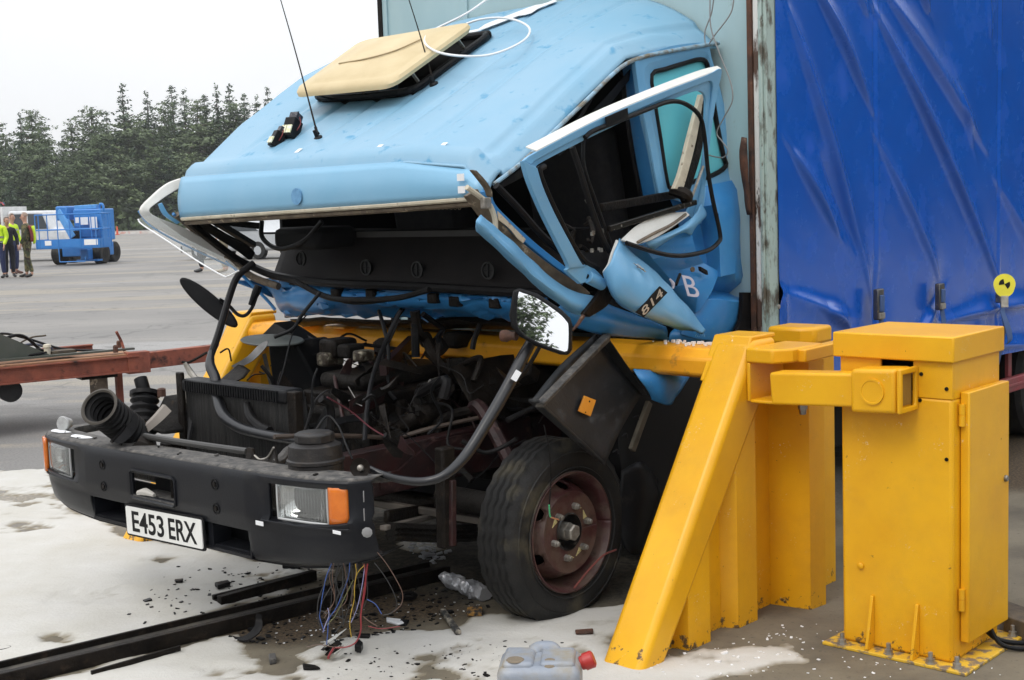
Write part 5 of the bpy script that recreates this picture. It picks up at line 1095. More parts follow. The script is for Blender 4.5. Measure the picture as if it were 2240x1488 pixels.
# ---- front wheel
def make_wheel():
    R_ = .367; c = W(1.198, .99, .330); root = None
    O_ = c
    prof = [(-.215, .235), (-.205, .30), (-.185, .338), (-.165, R_)]
    n = 180; b = MB()
    # tread with wavy grooves: profile across the width, modulated around
    ws = [-.150, -.128, -.120, -.112, -.094, -.086, -.078, -.060, -.052, -.044, -.026, -.018, -.010]
    cols = [(-.215, .238, 0), (-.212, .285, 0), (-.19, .325, 0), (-.165, .349, 0)]+[(x, R_, 1 if i % 3 == 2 else 0) for i, x in enumerate(ws)]+[(.0, .353, 0), (.008, .345, 0), (.018, .325, 0), (.023, .30, 0), (.022, .27, 0), (.012, .248, 0), (.004, .239, 0)]
    vs_ = []
    for j in range(n):
        th = 2*math.pi*j/n; e = (TT*math.cos(th)+ZZ*math.sin(th)); wv = .004*math.sin(th*34)
        for (x, r, g) in cols:
            rr = r-(.012 if g else 0)
            if -.155 < x < -.005: x = x+wv
            sag = 0
            p = c+NN*x+e*rr
            if p.z < .004: p.z = .004+(p.z-.004)*.3; 
            vs_.append(p)
    m = len(cols); fs = [(j*m+i, j*m+i+1, ((j+1) % n)*m+i+1, ((j+1) % n)*m+i) for j in range(n) for i in range(m-1)]
    b.add(vs_, fs); ty = b.build('tyre', tyrem, LR, smooth=32)
    # sidewall rings and lettering left plain
    MB().lathe(c+NN*.018, NN, [(0, .322), (.005, .319), (.0, .316)], 90, cap=False).build('sidewall_rib', tyrem, ty)
    MB().lathe(c+NN*.021, NN, [(0, .262), (.004, .259), (0, .256)], 90, cap=False).build('sidewall_rib', tyrem, ty)
    # rim: dished disc with six hand holes, made from a polar grid
    def disc(r): return float(np.interp(r, [.0, .075, .080, .090, .145, .160, .185, .200, .208, .212, .226, .236, .240], [-.03, -.03, -.012, -.010, -.012, -.004, -.050, -.10, -.11, -.09, -.02, .008, .008]))
    nn_ = 144; rs = [.075, .080, .09, .115, .14, .150, .160, .166, .172, .178, .184, .190, .196, .202, .208, .212, .218, .226, .232, .238, .241]
    rows = []
    holes = [math.radians(60*k+28) for k in range(6)]
    for r in rs: rows.append([c+NN*(disc(r)+.006)+(TT*math.cos(2*math.pi*j/nn_)+ZZ*math.sin(2*math.pi*j/nn_))*r for j in range(nn_+1)])
    def skip(i, j):
        r = (rs[i]+rs[i+1])/2; th = 2*math.pi*(j+.5)/nn_
        for h in holes:
            d = (th-h+math.pi) % (2*math.pi)-math.pi
            if (d*r/.030)**2+((r-.181)/.017)**2 < 1: return True
        return False
    rm = MB().grid(rows, skip).build('rim', rimm, LR, smooth=50, solid=.006)
    for h in holes:
        q = [c+NN*(disc(.181+.017*math.sin(t))+.006)+(TT*math.cos(h+.030*math.cos(t)/.181)+ZZ*math.sin(h+.030*math.cos(t)/.181))*(.181+.017*math.sin(t)) for t in np.linspace(0, 2*math.pi, 18, endpoint=False)]
        MB().tube(q, .0035, n=6, sm=1, closed=True).build('hand_hole_edge', rimm, rm)
    MB().lathe(c-NN*.16, NN, [(0, .22), (.02, .2)], 40).build('brake_drum', inkm, rm)
    MB().lathe(c, NN, [(-.12, .232), (-.05, .228), (-.0, .232), (.006, .243), (.012, .243), (.012, .236), (-.004, .225), (-.06, .222), (-.12, .222)], 72, cap=False).build('rim_flange', mat('rim_edge', (.20, .15, .13), .55, col2=(.10, .06, .055), scale=20, bump=.3), rm)
    MB().lathe(c, NN, [(-.10, .074), (-.03, .074), (.0, .076), (.004, .070), (-.006, .066), (-.05, .066), (-.055, .0)], 40).build('hub', mat('oily_black', (.012, .011, .011), .3, dirt=(.10, .08, .06), dscale=30), rm)
    MB().lathe(c-NN*.05, NN, [(0, .036), (.045, .036), (.05, .034)], 24).lathe(c-NN*.0, NN, [(0, .034), (.026, .034), (.032, .028)], 6).build('hub_cap_nut', zinc, rm)
    for k in range(6):
        th = math.radians(60*k+14); p = c+(TT*math.cos(th)+ZZ*math.sin(th))*.103; t = (TT*-math.sin(th)+ZZ*math.cos(th))
        MB().lathe(p-NN*.006, NN, [(0, .018), (.006, .018), (.006, .0145), (.026, .0145), (.028, .010), (.036, .010), (.038, .007)], 6).build('wheel_nut', zinc, rm)
        e = (TT*math.cos(th)+ZZ*math.sin(th)); a = -1 if k % 2 else 1
        if k != 3: MB().ext([p+t*a*.014+e*.008, p+t*a*.05-e*.004, p+t*a*.014-e*.014], NN*.004).build('nut_pointer', mat('pointer_yellow', (.62, .52, .24), .6, dirt=(.1, .07, .04), dscale=60), rm)
    # stray wires over the wheel
    MB().tube([K(1190, 930, 1.03), K(1200, 980, 1.05), K(1205, 1040, 1.05), K(1202, 1100, 1.04), K(1203, 1128, 1.03)], .003, n=6).build('stray_wire', rubber, LR)
    MB().tube([K(1201, 1105, 1.045), K(1203, 1128, 1.035), K(1207, 1133, 1.035)], .0032, n=6).build('stray_wire', mat('green_wire', (.08, .5, .22), .5), LR)
    MB().tube([K(1205, 1132, 1.036), K(1222, 1137, 1.035)], .0028, n=6, sm=1).build('stray_wire', mat('copper_orange', (.6, .25, .12), .4), LR)
    MB().tube([K(1348, 1203, 1.02), K(1320, 1215, 1.03), K(1290, 1245, 1.03), K(1265, 1275, 1.03), K(1256, 1287, 1.03)], .004, n=6).build('stray_wire', mat('red_brown_wire', (.22, .06, .05), .5), LR)
make_wheel()

# ---- engine bay
def make_bay():
    E1 = lambda x, y: (600+x/2.861, 680+y/2.861)    # zoomed crop coordinates of the bay
    E2 = lambda x, y: (90+x/2.861, 640+y/2.861)
    def e(x, y, v): a, c = E1(x, y); return K(a, c, v)
    def f(x, y, D): a, c = E2(x, y); return KD(a, c, D)
    # engine block, sump, gearbox
    b = MB(); b.lbox(.85, 1.62, -.22, .20, .42, .86)
    for k in range(6): b.lbox(.90+k*.11, .96+k*.11, .195, .225, .45, .82)
    b.build('engine_block', greasy, LR, bevel=.02)
    MB().lbox(.80, .86, -.26, .24, .45, .80).build('timing_cover', castm, LR, bevel=.03)
    MB().lbox(.9, 1.55, -.17, .12, .86, .93).build('rocker_cover', castm, LR, bevel=.03, seg=3)
    MB().lbox(1.6, 3.0, -.2, .2, .35, .75).build('gearbox', greasy, LR, bevel=.06)
    MB().lathe(W(.72, .02, .66), -TT, [(0, .05), (.05, .05), (.06, .02)], 24).build('fan_hub', castm, LR)
    for k in range(7):
        th = k*.9; e1 = NN*math.cos(th)+ZZ*math.sin(th); t = NN*-math.sin(th)+ZZ*math.cos(th)
        MB().strip([W(.68, .02, .66)+e1*.05-t*.03, W(.68, .02, .66)+e1*.20-t*.05], [W(.70, .02, .66)+e1*.05+t*.03, W(.72, .02, .66)+e1*.20+t*.04], TT*.004, 1).build('fan_blade', blackpl, LR)
    c = e(925, 570, .30); MB().lathe(c, (-TT+NN*.5), [(-.08, .045), (0, .045), (.004, .038), (.002, .02), (.012, .018), (.014, .003)], 26).build('pulley', castm, LR)
    c = e(1040, 500, .28); MB().lathe(c, (-TT+NN*.4), [(-.05, .05), (.0, .05), (.01, .03), (.03, .02)], 22).build('pump_body', castm, LR)
    MB().strip([e(980, 430, .3), e(1060, 420, .3), e(1105, 540, .3), e(1085, 590, .3)], [e(960, 470, .3), e(1030, 450, .3), e(1070, 540, .3), e(1060, 580, .3)], NN*-.01).build('pump_bracket', steel, LR)
    MB().tube([e(620, 760, .25), e(760, 740, .25), e(860, 680, .3), e(960, 640, .32), e(1040, 600, .3), e(1060, 560, .28)], [.02, .03, .045, .05, .03], n=12).build('intake_elbow', greasy, LR)
    MB().patch([[e(560, 780, .2), e(750, 760, .25), e(950, 760, .3), e(1050, 640, .3)], [e(600, 640, .15), e(760, 620, .2), e(900, 600, .25), e(1040, 560, .25)]], 5, crump=.01).build('heat_shield', castm, LR, solid=.004)
    # dark red box and frames
    MB().ext([e(465, 560, .35), e(760, 400, .15), e(740, 470, .15), e(540, 560, .3)], ZZ*-.06).build('red_casting', redframe, LR, bevel=.006)
    MB().beam(e(680, 370, .2), e(860, 190, -.1), .03, .05).build('red_strut', redframe, LR)
    MB().strip([e(480, 560, .33), e(620, 500, .28), e(760, 420, .2)], [e(470, 590, .34), e(640, 540, .29), e(770, 450, .21)], ZZ*-.01).build('bright_edge', castm, LR)
    # near chassis rail front end with brackets and spring hanger
    MB().strip([e(670, 1010, .47), e(780, 1000, .47), e(1000, 820, .47), e(1300, 760, .47)], [e(670, 1120, .47), e(780, 1110, .47), e(1000, 930, .47), e(1300, 860, .47)], NN*-.03, 2).build('rail_plate', redframe, LR)
    MB().beam(e(1065, 850, .75), e(1080, 1480, .75), .05, .07, up=TT).build('spring_hanger', greasy, LR, bevel=.01)
    MB().beam(e(1115, 1060, .78), e(1115, 1470, .78), .02, .025, up=TT).build('hanger_plate', redframe, LR, bevel=.003)
    MB().lathe(W(.98, .50, .45), NN, [(0, .05), (.30, .05)], 20).build('spring_eye', castm, LR)
    for k in range(3):
        MB().tube([W(.65, .55, .40-.02*k), W(.95, .55, .33-.02*k), W(1.2, .55, .30-.02*k), W(1.6, .55, .36-.02*k)], .018, n=6, flat=2.).build('leaf_spring', castm, LR)
    MB().beam(W(1.196, -.95, .33), W(1.196, .85, .33), .09, .09).build('front_axle', greasy, LR, bevel=.02)
    MB().lathe(W(1.196, -.80, .327), -NN, [(0, .2), (0, .33), (.03, .357), (.18, .357), (.20, .33), (.2, .23), (.12, .2)], 40).build('far_tyre', tyrem, LR)
    MB().beam(W(.95, .1, .38), W(1.05, .85, .36), .03, .03).build('track_rod', mat('grey_rod', (.16, .14, .12), .6, dirt=(.05, .03, .02)), LR, bevel=.005)
    MB().beam(e(680, 1360, .55), e(1050, 1270, .35), .03, .02).build('bright_strut', MATS['grey_rod'], LR, bevel=.004)
    MB().beam(e(700, 1290, .5), e(1040, 1230, .2), .03, .05).build('anti_roll_bar', greasy, LR, bevel=.01)
    MB().lbox(.30, .34, -.8, .75, .50, .60).build('front_cross_member', greasy, LR, bevel=.01)
    # dark inner wing/bulkhead at the back of the bay and floor clutter so that nothing is see-through
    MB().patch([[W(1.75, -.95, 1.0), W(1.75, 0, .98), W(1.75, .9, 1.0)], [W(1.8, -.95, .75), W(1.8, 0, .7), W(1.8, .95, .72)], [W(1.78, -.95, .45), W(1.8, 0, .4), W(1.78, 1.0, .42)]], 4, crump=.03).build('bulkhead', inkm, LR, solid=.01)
    MB().patch([[W(1.2, .35, .95), W(1.45, .40, .97), W(1.75, .45, .95)], [W(1.2, .5, .72), W(1.5, .5, .72), W(1.75, .5, .7)]], 4, crump=.03).build('inner_wing', greasy, LR, solid=.008)
    # radiator with tanks, seen between bellows and filler
    R0 = .36
    MB().lbox(R0, R0+.045, -.36, .33, .44, .90).build('radiator_core', mat('radiator_fins', (.007, .007, .007), .5, col2=(.018, .017, .016), scale=60, fac=(.45, .55), stretch=(1, 1, .05), bump=.8, bscale=90), LR)
    tk = MB().lbox(R0-.02, R0+.075, -.365, .335, .90, .955).build('radiator_top_tank', blackpl, LR, bevel=.015, seg=3)
    b = MB()
    for k in range(38): b.lbox(R0-.026, R0+.02, -.33+k*.0165, -.3225+k*.0165, .905, .95)
    b.build('tank_rib', blackpl, tk)
    MB().lbox(R0-.02, R0, -.40, -.36, .44, .98).build('radiator_side', greasy, LR, bevel=.005); MB().lbox(R0-.01, R0+.03, .33, .38, .44, .95).build('radiator_side', greasy, LR, bevel=.005)
    MB().ext([f(960, 600, 5.55), f(1040, 590, 5.5), f(1020, 700, 5.5), f(950, 760, 5.5), f(905, 990, 5.4), f(920, 760, 5.5)], TT*.02).build('radiator_bracket', blackpl, LR, bevel=.004)
    MB().ext([f(1420, 620, 5.15), f(1560, 650, 5.1), f(1600, 700, 5.1), f(1585, 740, 5.1), f(1470, 760, 5.1), f(1440, 800, 5.1), f(1400, 700, 5.15)], TT*.03).build('tank_bracket', castm, LR, bevel=.006)
    MB().tube([f(1290, 700, 5.2), f(1310, 780, 5.15), f(1370, 840, 5.1), f(1430, 870, 5.05)], [.016, .02, .02], n=10).build('small_hose', rubber, LR)
    # bellows
    def bellows(p, ax, r, L_, n_, name):
        pr = [(0, r*.72), (-.012, r*.95), (-.012, r*1.05), (.006, r*1.05)]; t = .012; st = (L_-.02)/n_
        for k in range(n_): pr += [(t, r*.80), (t+st*.38, r*1.0), (t+st*.55, r*1.0), (t+st*.92, r*.80)]; t += st
        pr += [(L_, r*.8)]
        o = MB().lathe(p, ax, pr[1:], 40, cap=False).build(name, rubber, LR, smooth=50, solid=.004); return o
    p = f(372, 722, 5.20); q = f(520, 840, 5.36); bl = bellows(p, q-p, .072, .26, 8, 'air_bellows'); MB().lathe(p, q-p, [(.02, .066), (.2, .06)], 30, cap=False).build('bore', inkm, bl)
    MB().lathe(p, q-p, [(-.012, .078), (-.016, .070), (-.01, .064)], 36, cap=False).build('clip_band', mat('brown_grey_rubber', (.06, .052, .042), .7), bl)
    p = f(650, 640, 5.75); q = f(640, 850, 5.7); bellows(p, q-p, .062, .22, 6, 'air_bellows')
    p = f(622, 540, 5.75); q = f(655, 660, 5.72); pi = MB().lathe(p, q-p, [(0, .022), (0, .029), (.13, .030)], 24, cap=False).build('snorkel_pipe', blackpl, LR, solid=.003)
    MB().strip([f(560, 760, 5.3), f(530, 850, 5.25), f(450, 935, 5.2)], [f(580, 780, 5.3), f(555, 880, 5.25), f(490, 945, 5.2)], TT*.02).build('rubber_flap', rubber, LR)
    MB().tube([f(540, 760, 5.3), f(510, 860, 5.25), f(440, 935, 5.2)], .008, n=6).build('rubber_strip', rubber, LR)
    # broken brackets and housing near the far end
    MB().ext([f(760, 640, 5.6), f(900, 720, 5.55), f(930, 860, 5.5), f(760, 900, 5.45), f(650, 860, 5.45), f(720, 740, 5.55)], TT*.10).build('steering_box', castm, LR, bevel=.03, seg=3)
    MB().strip([f(640, 830, 5.4), f(700, 770, 5.42), f(760, 700, 5.45)], [f(655, 870, 5.4), f(740, 800, 5.42), f(800, 740, 5.45)], NN*.02).build('bent_bracket', mat('bare_grey', (.25, .22, .19), .6, dirt=(.05, .04, .03)), LR)
    MB().lathe(f(905, 690, 5.6), f(915, 650, 5.6)-f(905, 690, 5.6), [(0, .018), (.05, .018)], 16).build('pipe_stub', zinc, LR)
    MB().lathe(f(755, 650, 5.5), ZZ, [(0, .02), (.03, .02), (.035, .01)], 6).build('cap_nut', rustm, LR)
    MB().tube([f(650, 900, 5.3), f(800, 925, 5.2), f(1000, 955, 5.1), f(1290, 995, 4.9)], .0135, n=10, sm=2).build('cross_tube', mat('tube_grey', (.08, .078, .075), .5, metal=.3), LR)
    MB().ext([f(1285, 970, 4.9), f(1320, 975, 4.88), f(1330, 1020, 4.88), f(1400, 1040, 4.85), f(1455, 960, 4.8), f(1475, 1080, 4.75), f(1420, 1100, 4.75), f(1275, 1080, 4.85)], TT*.012).build('bumper_bracket', greasy, LR, bevel=.003)
    MB().tube([f(1335, 1020, 4.86), f(1370, 1045, 4.84), f(1420, 1030, 4.82), f(1455, 970, 4.79)], .004, n=6).build('bare_edge', zinc, LR)
    MB().ext([f(630, 880, 5.3), f(690, 900, 5.3), f(700, 960, 5.25), f(560, 960, 5.25), f(600, 930, 5.25)], TT*.02).build('bumper_bracket', greasy, LR, bevel=.003)
    MB().tube([f(730, 1000, 5.2), f(800, 1020, 5.15), f(1000, 1040, 5.0), f(1200, 1050, 4.9)], .008, n=6).build('brake_pipe', greasy, LR)
    MB().ext([f(1100, 560, 5.6), f(1230, 450, 5.6), f(1290, 490, 5.55), f(1250, 540, 5.5), f(1150, 590, 5.5)], TT*.02).build('slotted_bracket', greasy, LR, bevel=.004)
    MB().strip([f(1190, 460, 5.6), f(1290, 400, 5.6), f(1360, 330, 5.62), f(1415, 300, 5.62)], [f(1215, 480, 5.6), f(1320, 430, 5.6), f(1400, 350, 5.6), f(1420, 310, 5.62)], TT*.004).build('twisted_strap', mat('scuffed_black', (.05, .05, .05), .4, col2=(.12, .12, .12), scale=20), LR)
    MB().tube([f(880, 435, 5.8), f(930, 435, 5.8), f(1040, 375, 5.8)], .006, n=6).build('washer_arm', greasy, LR); MB().tube([f(900, 440, 5.8), f(935, 500, 5.8), f(990, 565, 5.75)], [.010, .014, .010], n=8, sm=1).build('gas_strut', zinc, LR)
    # heater box on the far side and cowls
    hb = MB().ext([K(585, 755, -.5), K(640, 745, -.35), K(690, 830, -.3), K(700, 870, -.3), K(600, 885, -.5)], TT*.2).build('heater_box', blackpl, LR, bevel=.012)
    MB().ext([K(560, 745, -.6), K(600, 705, -.5), K(690, 765, -.35), K(640, 745, -.4), K(600, 735, -.5)], TT*.1).build('plastic_cowl', blackpl, LR, bevel=.004)
    for k in range(3): MB().beam(K(592+k*8, 800+k*25, -.505), K(650+k*14, 780+k*28, -.36), .004, .006).build('box_rib', blackpl, hb)
    MB().strip([K(575, 775, -.52), K(590, 840, -.5), K(605, 880, -.48)], [K(582, 773, -.52), K(597, 838, -.5), K(612, 878, -.48)], -TT*.004).build('bright_seam', zinc, LR)
    wh = MB().lathe(K(596, 747, -.4), (ZZ+NN*.1), [(0, .135), (.005, .14), (.01, .135), (.013, .06), (.03, .02), (.032, .001)], 36, cap=True).build('wiper_cover', mat('pewter', (.08, .09, .085), .5), LR)
    for (x, y, v, s) in ((1150, 180, .1, .06), (400, 230, -.2, .07), (480, 250, -.1, .05), (350, 300, -.2, .05), (560, 280, .0, .04), (1170, 330, .3, .04)):
        b = MB(); c = e(x, y, v); b.box(c, TT*s, NN*s*.8, ZZ*s*.6); o = b.build('burst_component', [castm, greasy, mat('oily_alloy', (.22, .20, .15), .4, metal=.4, col2=(.04, .03, .02), scale=24, fac=(.45, .55), bump=.8, bscale=30)][(x//10) % 3], LR, bevel=s*.25)
    r = random.Random(5)
    for k in range(26):   # tangled hoses and pipes of the bay
        u = r.uniform(.75, 1.6); v = r.uniform(-.45, .55); z = r.uniform(.70, .98); p = W(u, v, z)
        q = p+TT*r.uniform(-.35, .25)+NN*r.uniform(-.35, .35)+ZZ*r.uniform(-.35, .02)
        m_ = p.lerp(q, .5)+ZZ*r.uniform(-.03, .12)+NN*r.uniform(-.1, .1)
        MB().tube([p, m_, q], r.choice([.005, .008, .014, .022, .03]), n=8).build(r.choice(['hose', 'pipe', 'bracket_rod']), r.choice([rubber, greasy, castm, blackpl, redframe]), LR)
    for k in range(22):
        u = r.uniform(.8, 1.65); v = r.uniform(-.5, .6); z = r.uniform(.62, .90); s = r.uniform(.02, .055)
        X = Vector((r.uniform(-1, 1), r.uniform(-1, 1), r.uniform(-.6, .6))).normalized(); Y = X.orthogonal().normalized(); Zv = X.cross(Y)
        b = MB().box(W(u, v, z), X*s*r.uniform(.6, 1.8), Y*s*.7, Zv*s*r.uniform(.3, .7)); b.build('ancillary', r.choice([greasy, castm, blackpl, redframe]), LR, bevel=.008)
    for k in range(70):   # fine clutter: wires, clipped pipes
        u = r.uniform(.55, 1.7); v = r.uniform(-.6, .75); z = r.uniform(.62, 1.0); p = W(u, v, z); q = p+TT*r.uniform(-.22, .22)+NN*r.uniform(-.25, .25)+ZZ*r.uniform(-.28, .08)
        m1 = p.lerp(q, .35)+ZZ*r.uniform(-.02, .08)+NN*r.uniform(-.06, .06); m2 = p.lerp(q, .7)+TT*r.uniform(-.07, .07)+ZZ*r.uniform(-.06, .03)
        MB().tube([p, m1, m2, q], r.choice([.0025, .003, .004, .006, .009]), n=6).build('loom_wire', r.choice([rubber, blackpl, greasy, castm, rubber, steel if k % 9 == 0 else rubber]), LR)
    for k in range(60):   # torn brackets and plates
        u = r.uniform(.55, 1.7); v = r.uniform(-.55, .7); z = r.uniform(.55, 1.0); p = W(u, v, z); X = Vector((r.gauss(0, 1), r.gauss(0, 1), r.gauss(0, .8))).normalized(); Y = X.orthogonal().normalized(); Y = (Y+X.cross(Y)*r.uniform(-1, 1)).normalized(); l = r.uniform(.03, .11); w_ = r.uniform(.01, .04)
        MB().strip([p-X*l-Y*w_, p-Y*w_*r.uniform(.4, 1.2), p+X*l-Y*w_*.6], [p-X*l*.8+Y*w_, p+Y*w_+X.cross(Y)*.01, p+X*l+Y*w_*.3+X.cross(Y)*.02], X.cross(Y)*.004, 2).build('torn_bracket', r.choice([greasy, castm, blackpl, redframe, greasy, zinc if k % 12 == 0 else greasy]), LR)
    MB().lbox(1.0, 2.25, -.93, -.91, .06, .56).build('far_blocker_panel', inkm, LR); MB().lbox(1.9, 1.92, -.9, .9, .08, .5).build('rear_splash_panel', inkm, LR)  # far panel added to block the bright ground seen under the chassis
    # filler reservoir
    c = W(.17, .715, .60); b = MB().lathe(c, ZZ, [(0, .092), (.02, .098), (.15, .096), (.155, .102), (.165, .102), (.17, .096), (.215, .092), (.225, .07)], 36)
    fr = b.build('reservoir', mat('sooty_plastic', (.016, .013, .012), .5, col2=(.009, .008, .008), scale=14, dirt=(.045, .036, .028), dscale=20, bump=.3), LR)
    MB().lathe(c+ZZ*.225, ZZ, [(0, .066), (.0, .070), (.03, .070), (.034, .062)], 10).build('reservoir_cap', MATS['sooty_plastic'], fr, bevel=.004)
    # hoses traced over the bay
    def T(name, pts, r_, m_, n=10): MB().tube([K(*p) for p in pts], r_, n=n).build(name, m_, LR)
    MB().tube([KD(555, 576, 5.9), KD(520, 605, 5.85), KD(500, 655, 5.75), KD(478, 730, 5.6), KD(462, 775, 5.5)], .0155, n=10).build('hanging_seal', rubber, LR)
    MB().tube([KD(462, 770, 5.5), KD(460, 800, 5.45), KD(472, 830, 5.4), KD(475, 865, 5.35), KD(490, 910, 5.25), KD(530, 938, 5.15), KD(600, 955, 5.0), KD(662, 965, 4.85), KD(700, 975, 4.75)], [.013, .022, .021, .024, .022, .020, .021, .018], n=12).build('hanging_seal', mat('shiny_rubber', (.012, .0125, .015), .3, bump=.1), LR)
    MB().tube([KD(778, 1008, 4.5), KD(830, 1035, 4.45), KD(880, 1050, 4.45), KD(930, 1053, 4.45), KD(975, 1038, 4.45), KD(1020, 995, 4.5), KD(1065, 925, 4.55), KD(1100, 865, 4.6), KD(1135, 800, 4.65), KD(1165, 745, 4.7)], [.008, .013, .015, .015, .020, .022, .022, .018], n=12).build('bent_mirror_tube', MATS['shiny_rubber'], LR)
    MB().tube([KD(1090, 880, 4.65), KD(1125, 800, 4.7), KD(1160, 740, 4.75)], .010, n=8).build('bent_mirror_tube', blackpl, LR)
    MB().tube([KD(1100, 870, 4.7), KD(1150, 810, 4.75), KD(1180, 760, 4.78)], .008, n=8).build('support_rod', greasy, LR)
    p, q = KD(1123, 832, 4.58), KD(1135, 812, 4.58); MB().beam(p, q, .022, .006, up=-FW).build('white_tape', whitem, LR)
    MB().tube([KD(1270, 975, 4.5), KD(1120, 968, 4.6), KD(1080, 1000, 4.6)], .006, n=6)
    T('brake_hose', [(1110, 920, .8), (1150, 900, .82), (1200, 880, .85)], .012, rubber); T('brake_hose', [(1010, 965, .7), (1060, 990, .75), (1105, 975, .8), (1130, 960, .85)], .009, rubber)
    MB().tube([e(0, 790, .5), e(250, 780, .5), e(520, 785, .45), e(760, 790, .45), e(1000, 730, .5), e(1320, 660, .55)], .009, n=8).build('long_pipe', mat('brown_pipe', (.07, .05, .038), .5), LR)
    MB().tube([e(330, 540, .5), e(480, 630, .5), e(600, 730, .55), e(700, 790, .6), e(760, 830, .6)], .003, n=6).build('wiring', mat('maroon_wire', (.12, .02, .03), .5), LR)
    MB().tube([e(690, 780, .6), e(760, 830, .6)], .010, n=8, sm=1).build('heat_shrink', rubber, LR)
    MB().tube([e(290, 550, .45), e(340, 580, .45), e(355, 650, .45), e(350, 750, .45)], .016, n=10).build('coolant_hose', rubber, LR)
    for (pts) in ([(150, 880, .5), (190, 760, .5), (230, 620, .5), (240, 450, .5), (270, 360, .5)], [(100, 960, .5), (170, 800, .5), (220, 680, .5), (260, 560, .5), (330, 500, .5), (350, 520, .5)], [(60, 980, .5), (140, 860, .5), (200, 720, .5), (250, 540, .5)], [(250, 760, .6), (330, 660, .6), (400, 720, .65), (450, 840, .7), (490, 930, .75)]):
        MB().tube([e(*p) for p in pts], .004, n=6).build('wiring', [rubber, blackpl][len(pts) % 2], LR)
    MB().tube([e(0, 950, .5), e(50, 920, .5), e(90, 870, .5), e(140, 850, .5)], [.012, .02, .016, .01], n=8).build('taped_loom', mat('grey_tape', (.09, .085, .08), .6, bump=.8), LR)
    # long dark rods hanging from the cab down into the bay
    for (pts, r_, nm) in (([(655, 0, .0), (690, 120, .1), (715, 250, .15), (715, 480, .2), (760, 560, .25)], .009, 'gear_cable'), ([(790, 0, .2), (700, 190, .2), (620, 400, .3), (580, 620, .4), (565, 820, .5)], .010, 'gear_cable'), ([(780, 50, .2), (720, 190, .2)], .007, 'hose'), ([(880, 0, .2), (900, 130, .2), (950, 180, .2), (1000, 290, .25), (1110, 390, .3), (1170, 440, .3)], .022, 'steering_column'),
                          ([(930, 20, .2), (1010, 80, .2), (1055, 115, .2), (1025, 170, .2), (1040, 230, .25)], .013, 'hose'), ([(1290, 80, .4), (1255, 170, .4), (1240, 240, .4)], .012, 'bracket_rod'), ([(880, 80, .2), (885, 290, .2)], .018, 'tube')):
        MB().tube([e(*p) for p in pts], r_, n=8).build(nm, blackpl if r_ < .02 else greasy, LR)
    MB().lathe(e(958, 180, .18), -TT, [(0, .034), (.02, .034), (.03, .02)], 18).build('joint_yoke', greasy, LR)
    MB().tube([KD(700, 640, 5.6), KD(660, 690, 5.6), KD(640, 720, 5.6), KD(600, 738, 5.6)], .008, n=8).build('wiper_link', blackpl, LR)
    MB().tube([KD(670, 690, 5.6), KD(640, 730, 5.6), KD(610, 840, 5.5), KD(572, 880, 5.5)], .003, n=6).build('wiring', blackpl, LR)
    MB().tube([K(905, 650, .0), K(870, 690, .0), K(850, 740, .1), K(835, 790, .1)], .012, n=8).build('hose', rubber, LR)
    # far mirror, its arm
    mr = MB(); c = KD(455, 662, 6.1); X = (KD(510, 715, 6.1)-KD(398, 620, 6.1)).normalized(); Zc = (-FW*.2+TT*.0); Yv = FW.cross(X).normalized()
    L_ = [c+X*(.172*math.cos(t))+Yv*(.040*math.sin(t)*(1 if math.sin(t) > 0 else 1.05)) for t in np.linspace(0, 2*math.pi, 28, endpoint=False)]
    MB().ext(L_, FW*.03).build('far_mirror', blackpl, LR, bevel=.014, seg=3, smooth=60)
    MB().tube([KD(480, 655, 6.08), KD(500, 668, 6.1), KD(520, 688, 6.1), KD(537, 690, 6.1), KD(552, 672, 6.1), KD(562, 645, 6.1)], .0085, n=8).build('far_mirror_arm', blackpl, LR)
    MB().tube([KD(548, 668, 6.1), KD(560, 640, 6.1), KD(566, 625, 6.1)], [.012, .02, .018], n=10).build('arm_boot', blackpl, LR)
    # near mirror: housing, glass, clamp
    v = 1.16; o = [(1122, 634), (1136, 630), (1175, 642), (1225, 675), (1246, 695), (1251, 712), (1250, 765), (1242, 777), (1225, 776), (1170, 757), (1135, 735), (1118, 715), (1113, 690)]
    i_ = [(1132, 640), (1145, 639), (1178, 652), (1222, 682), (1240, 700), (1246, 714), (1245, 762), (1238, 771), (1225, 769), (1174, 750), (1142, 730), (1130, 712), (1128, 690)]
    mc = KD(1183, 705, 4.62)
    nrm = (-FW+RX*-.12+UY*.02).normalized()
    def pl(x, y, off=0.): d = ray(x, y); k = ((mc+nrm*off-C0).dot(nrm))/d.dot(nrm); return C0+d*k
    mi = MB().ext([pl(x, y) for x, y in o], nrm*-.045).build('mirror_housing', blackpl, LR, bevel=.010, seg=3)
    g = [pl(x, y, .002) for x, y in i_]; MB().ext(cr(g, 3, True), nrm*.001).build('mirror_glass', mirrorm, mi, smooth=0)
    MB().tube(cr(g, 3, True), .0045, n=6, sm=1, closed=True).build('mirror_rim', blackpl, mi)
    MB().lathe(KD(1108, 735, 4.68), (RX-FW*.5), [(-.02, .02), (.0, .022), (.02, .014), (.04, .018)], 14).build('mirror_clamp', rustm, LR, bevel=.003)
    MB().tube([pl(1165, 650, .004), pl(1170, 664, .004), pl(1180, 668, .004), pl(1186, 662, .004)], .0016, n=5).build('wire_hook', blackpl, mi)
    # mudguard tray
    t = .03; A_, B_, C_, D_ = K(1325, 730, 1.10), K(1178, 880, 1.12), K(1325, 1018, 1.13), K(1415, 862, 1.10)
    G_ = K(1195, 905, 1.13)
    nn_ = (B_-A_).cross(D_-A_).normalized(); nn_ = nn_ if nn_.dot(C0-A_) > 0 else -nn_
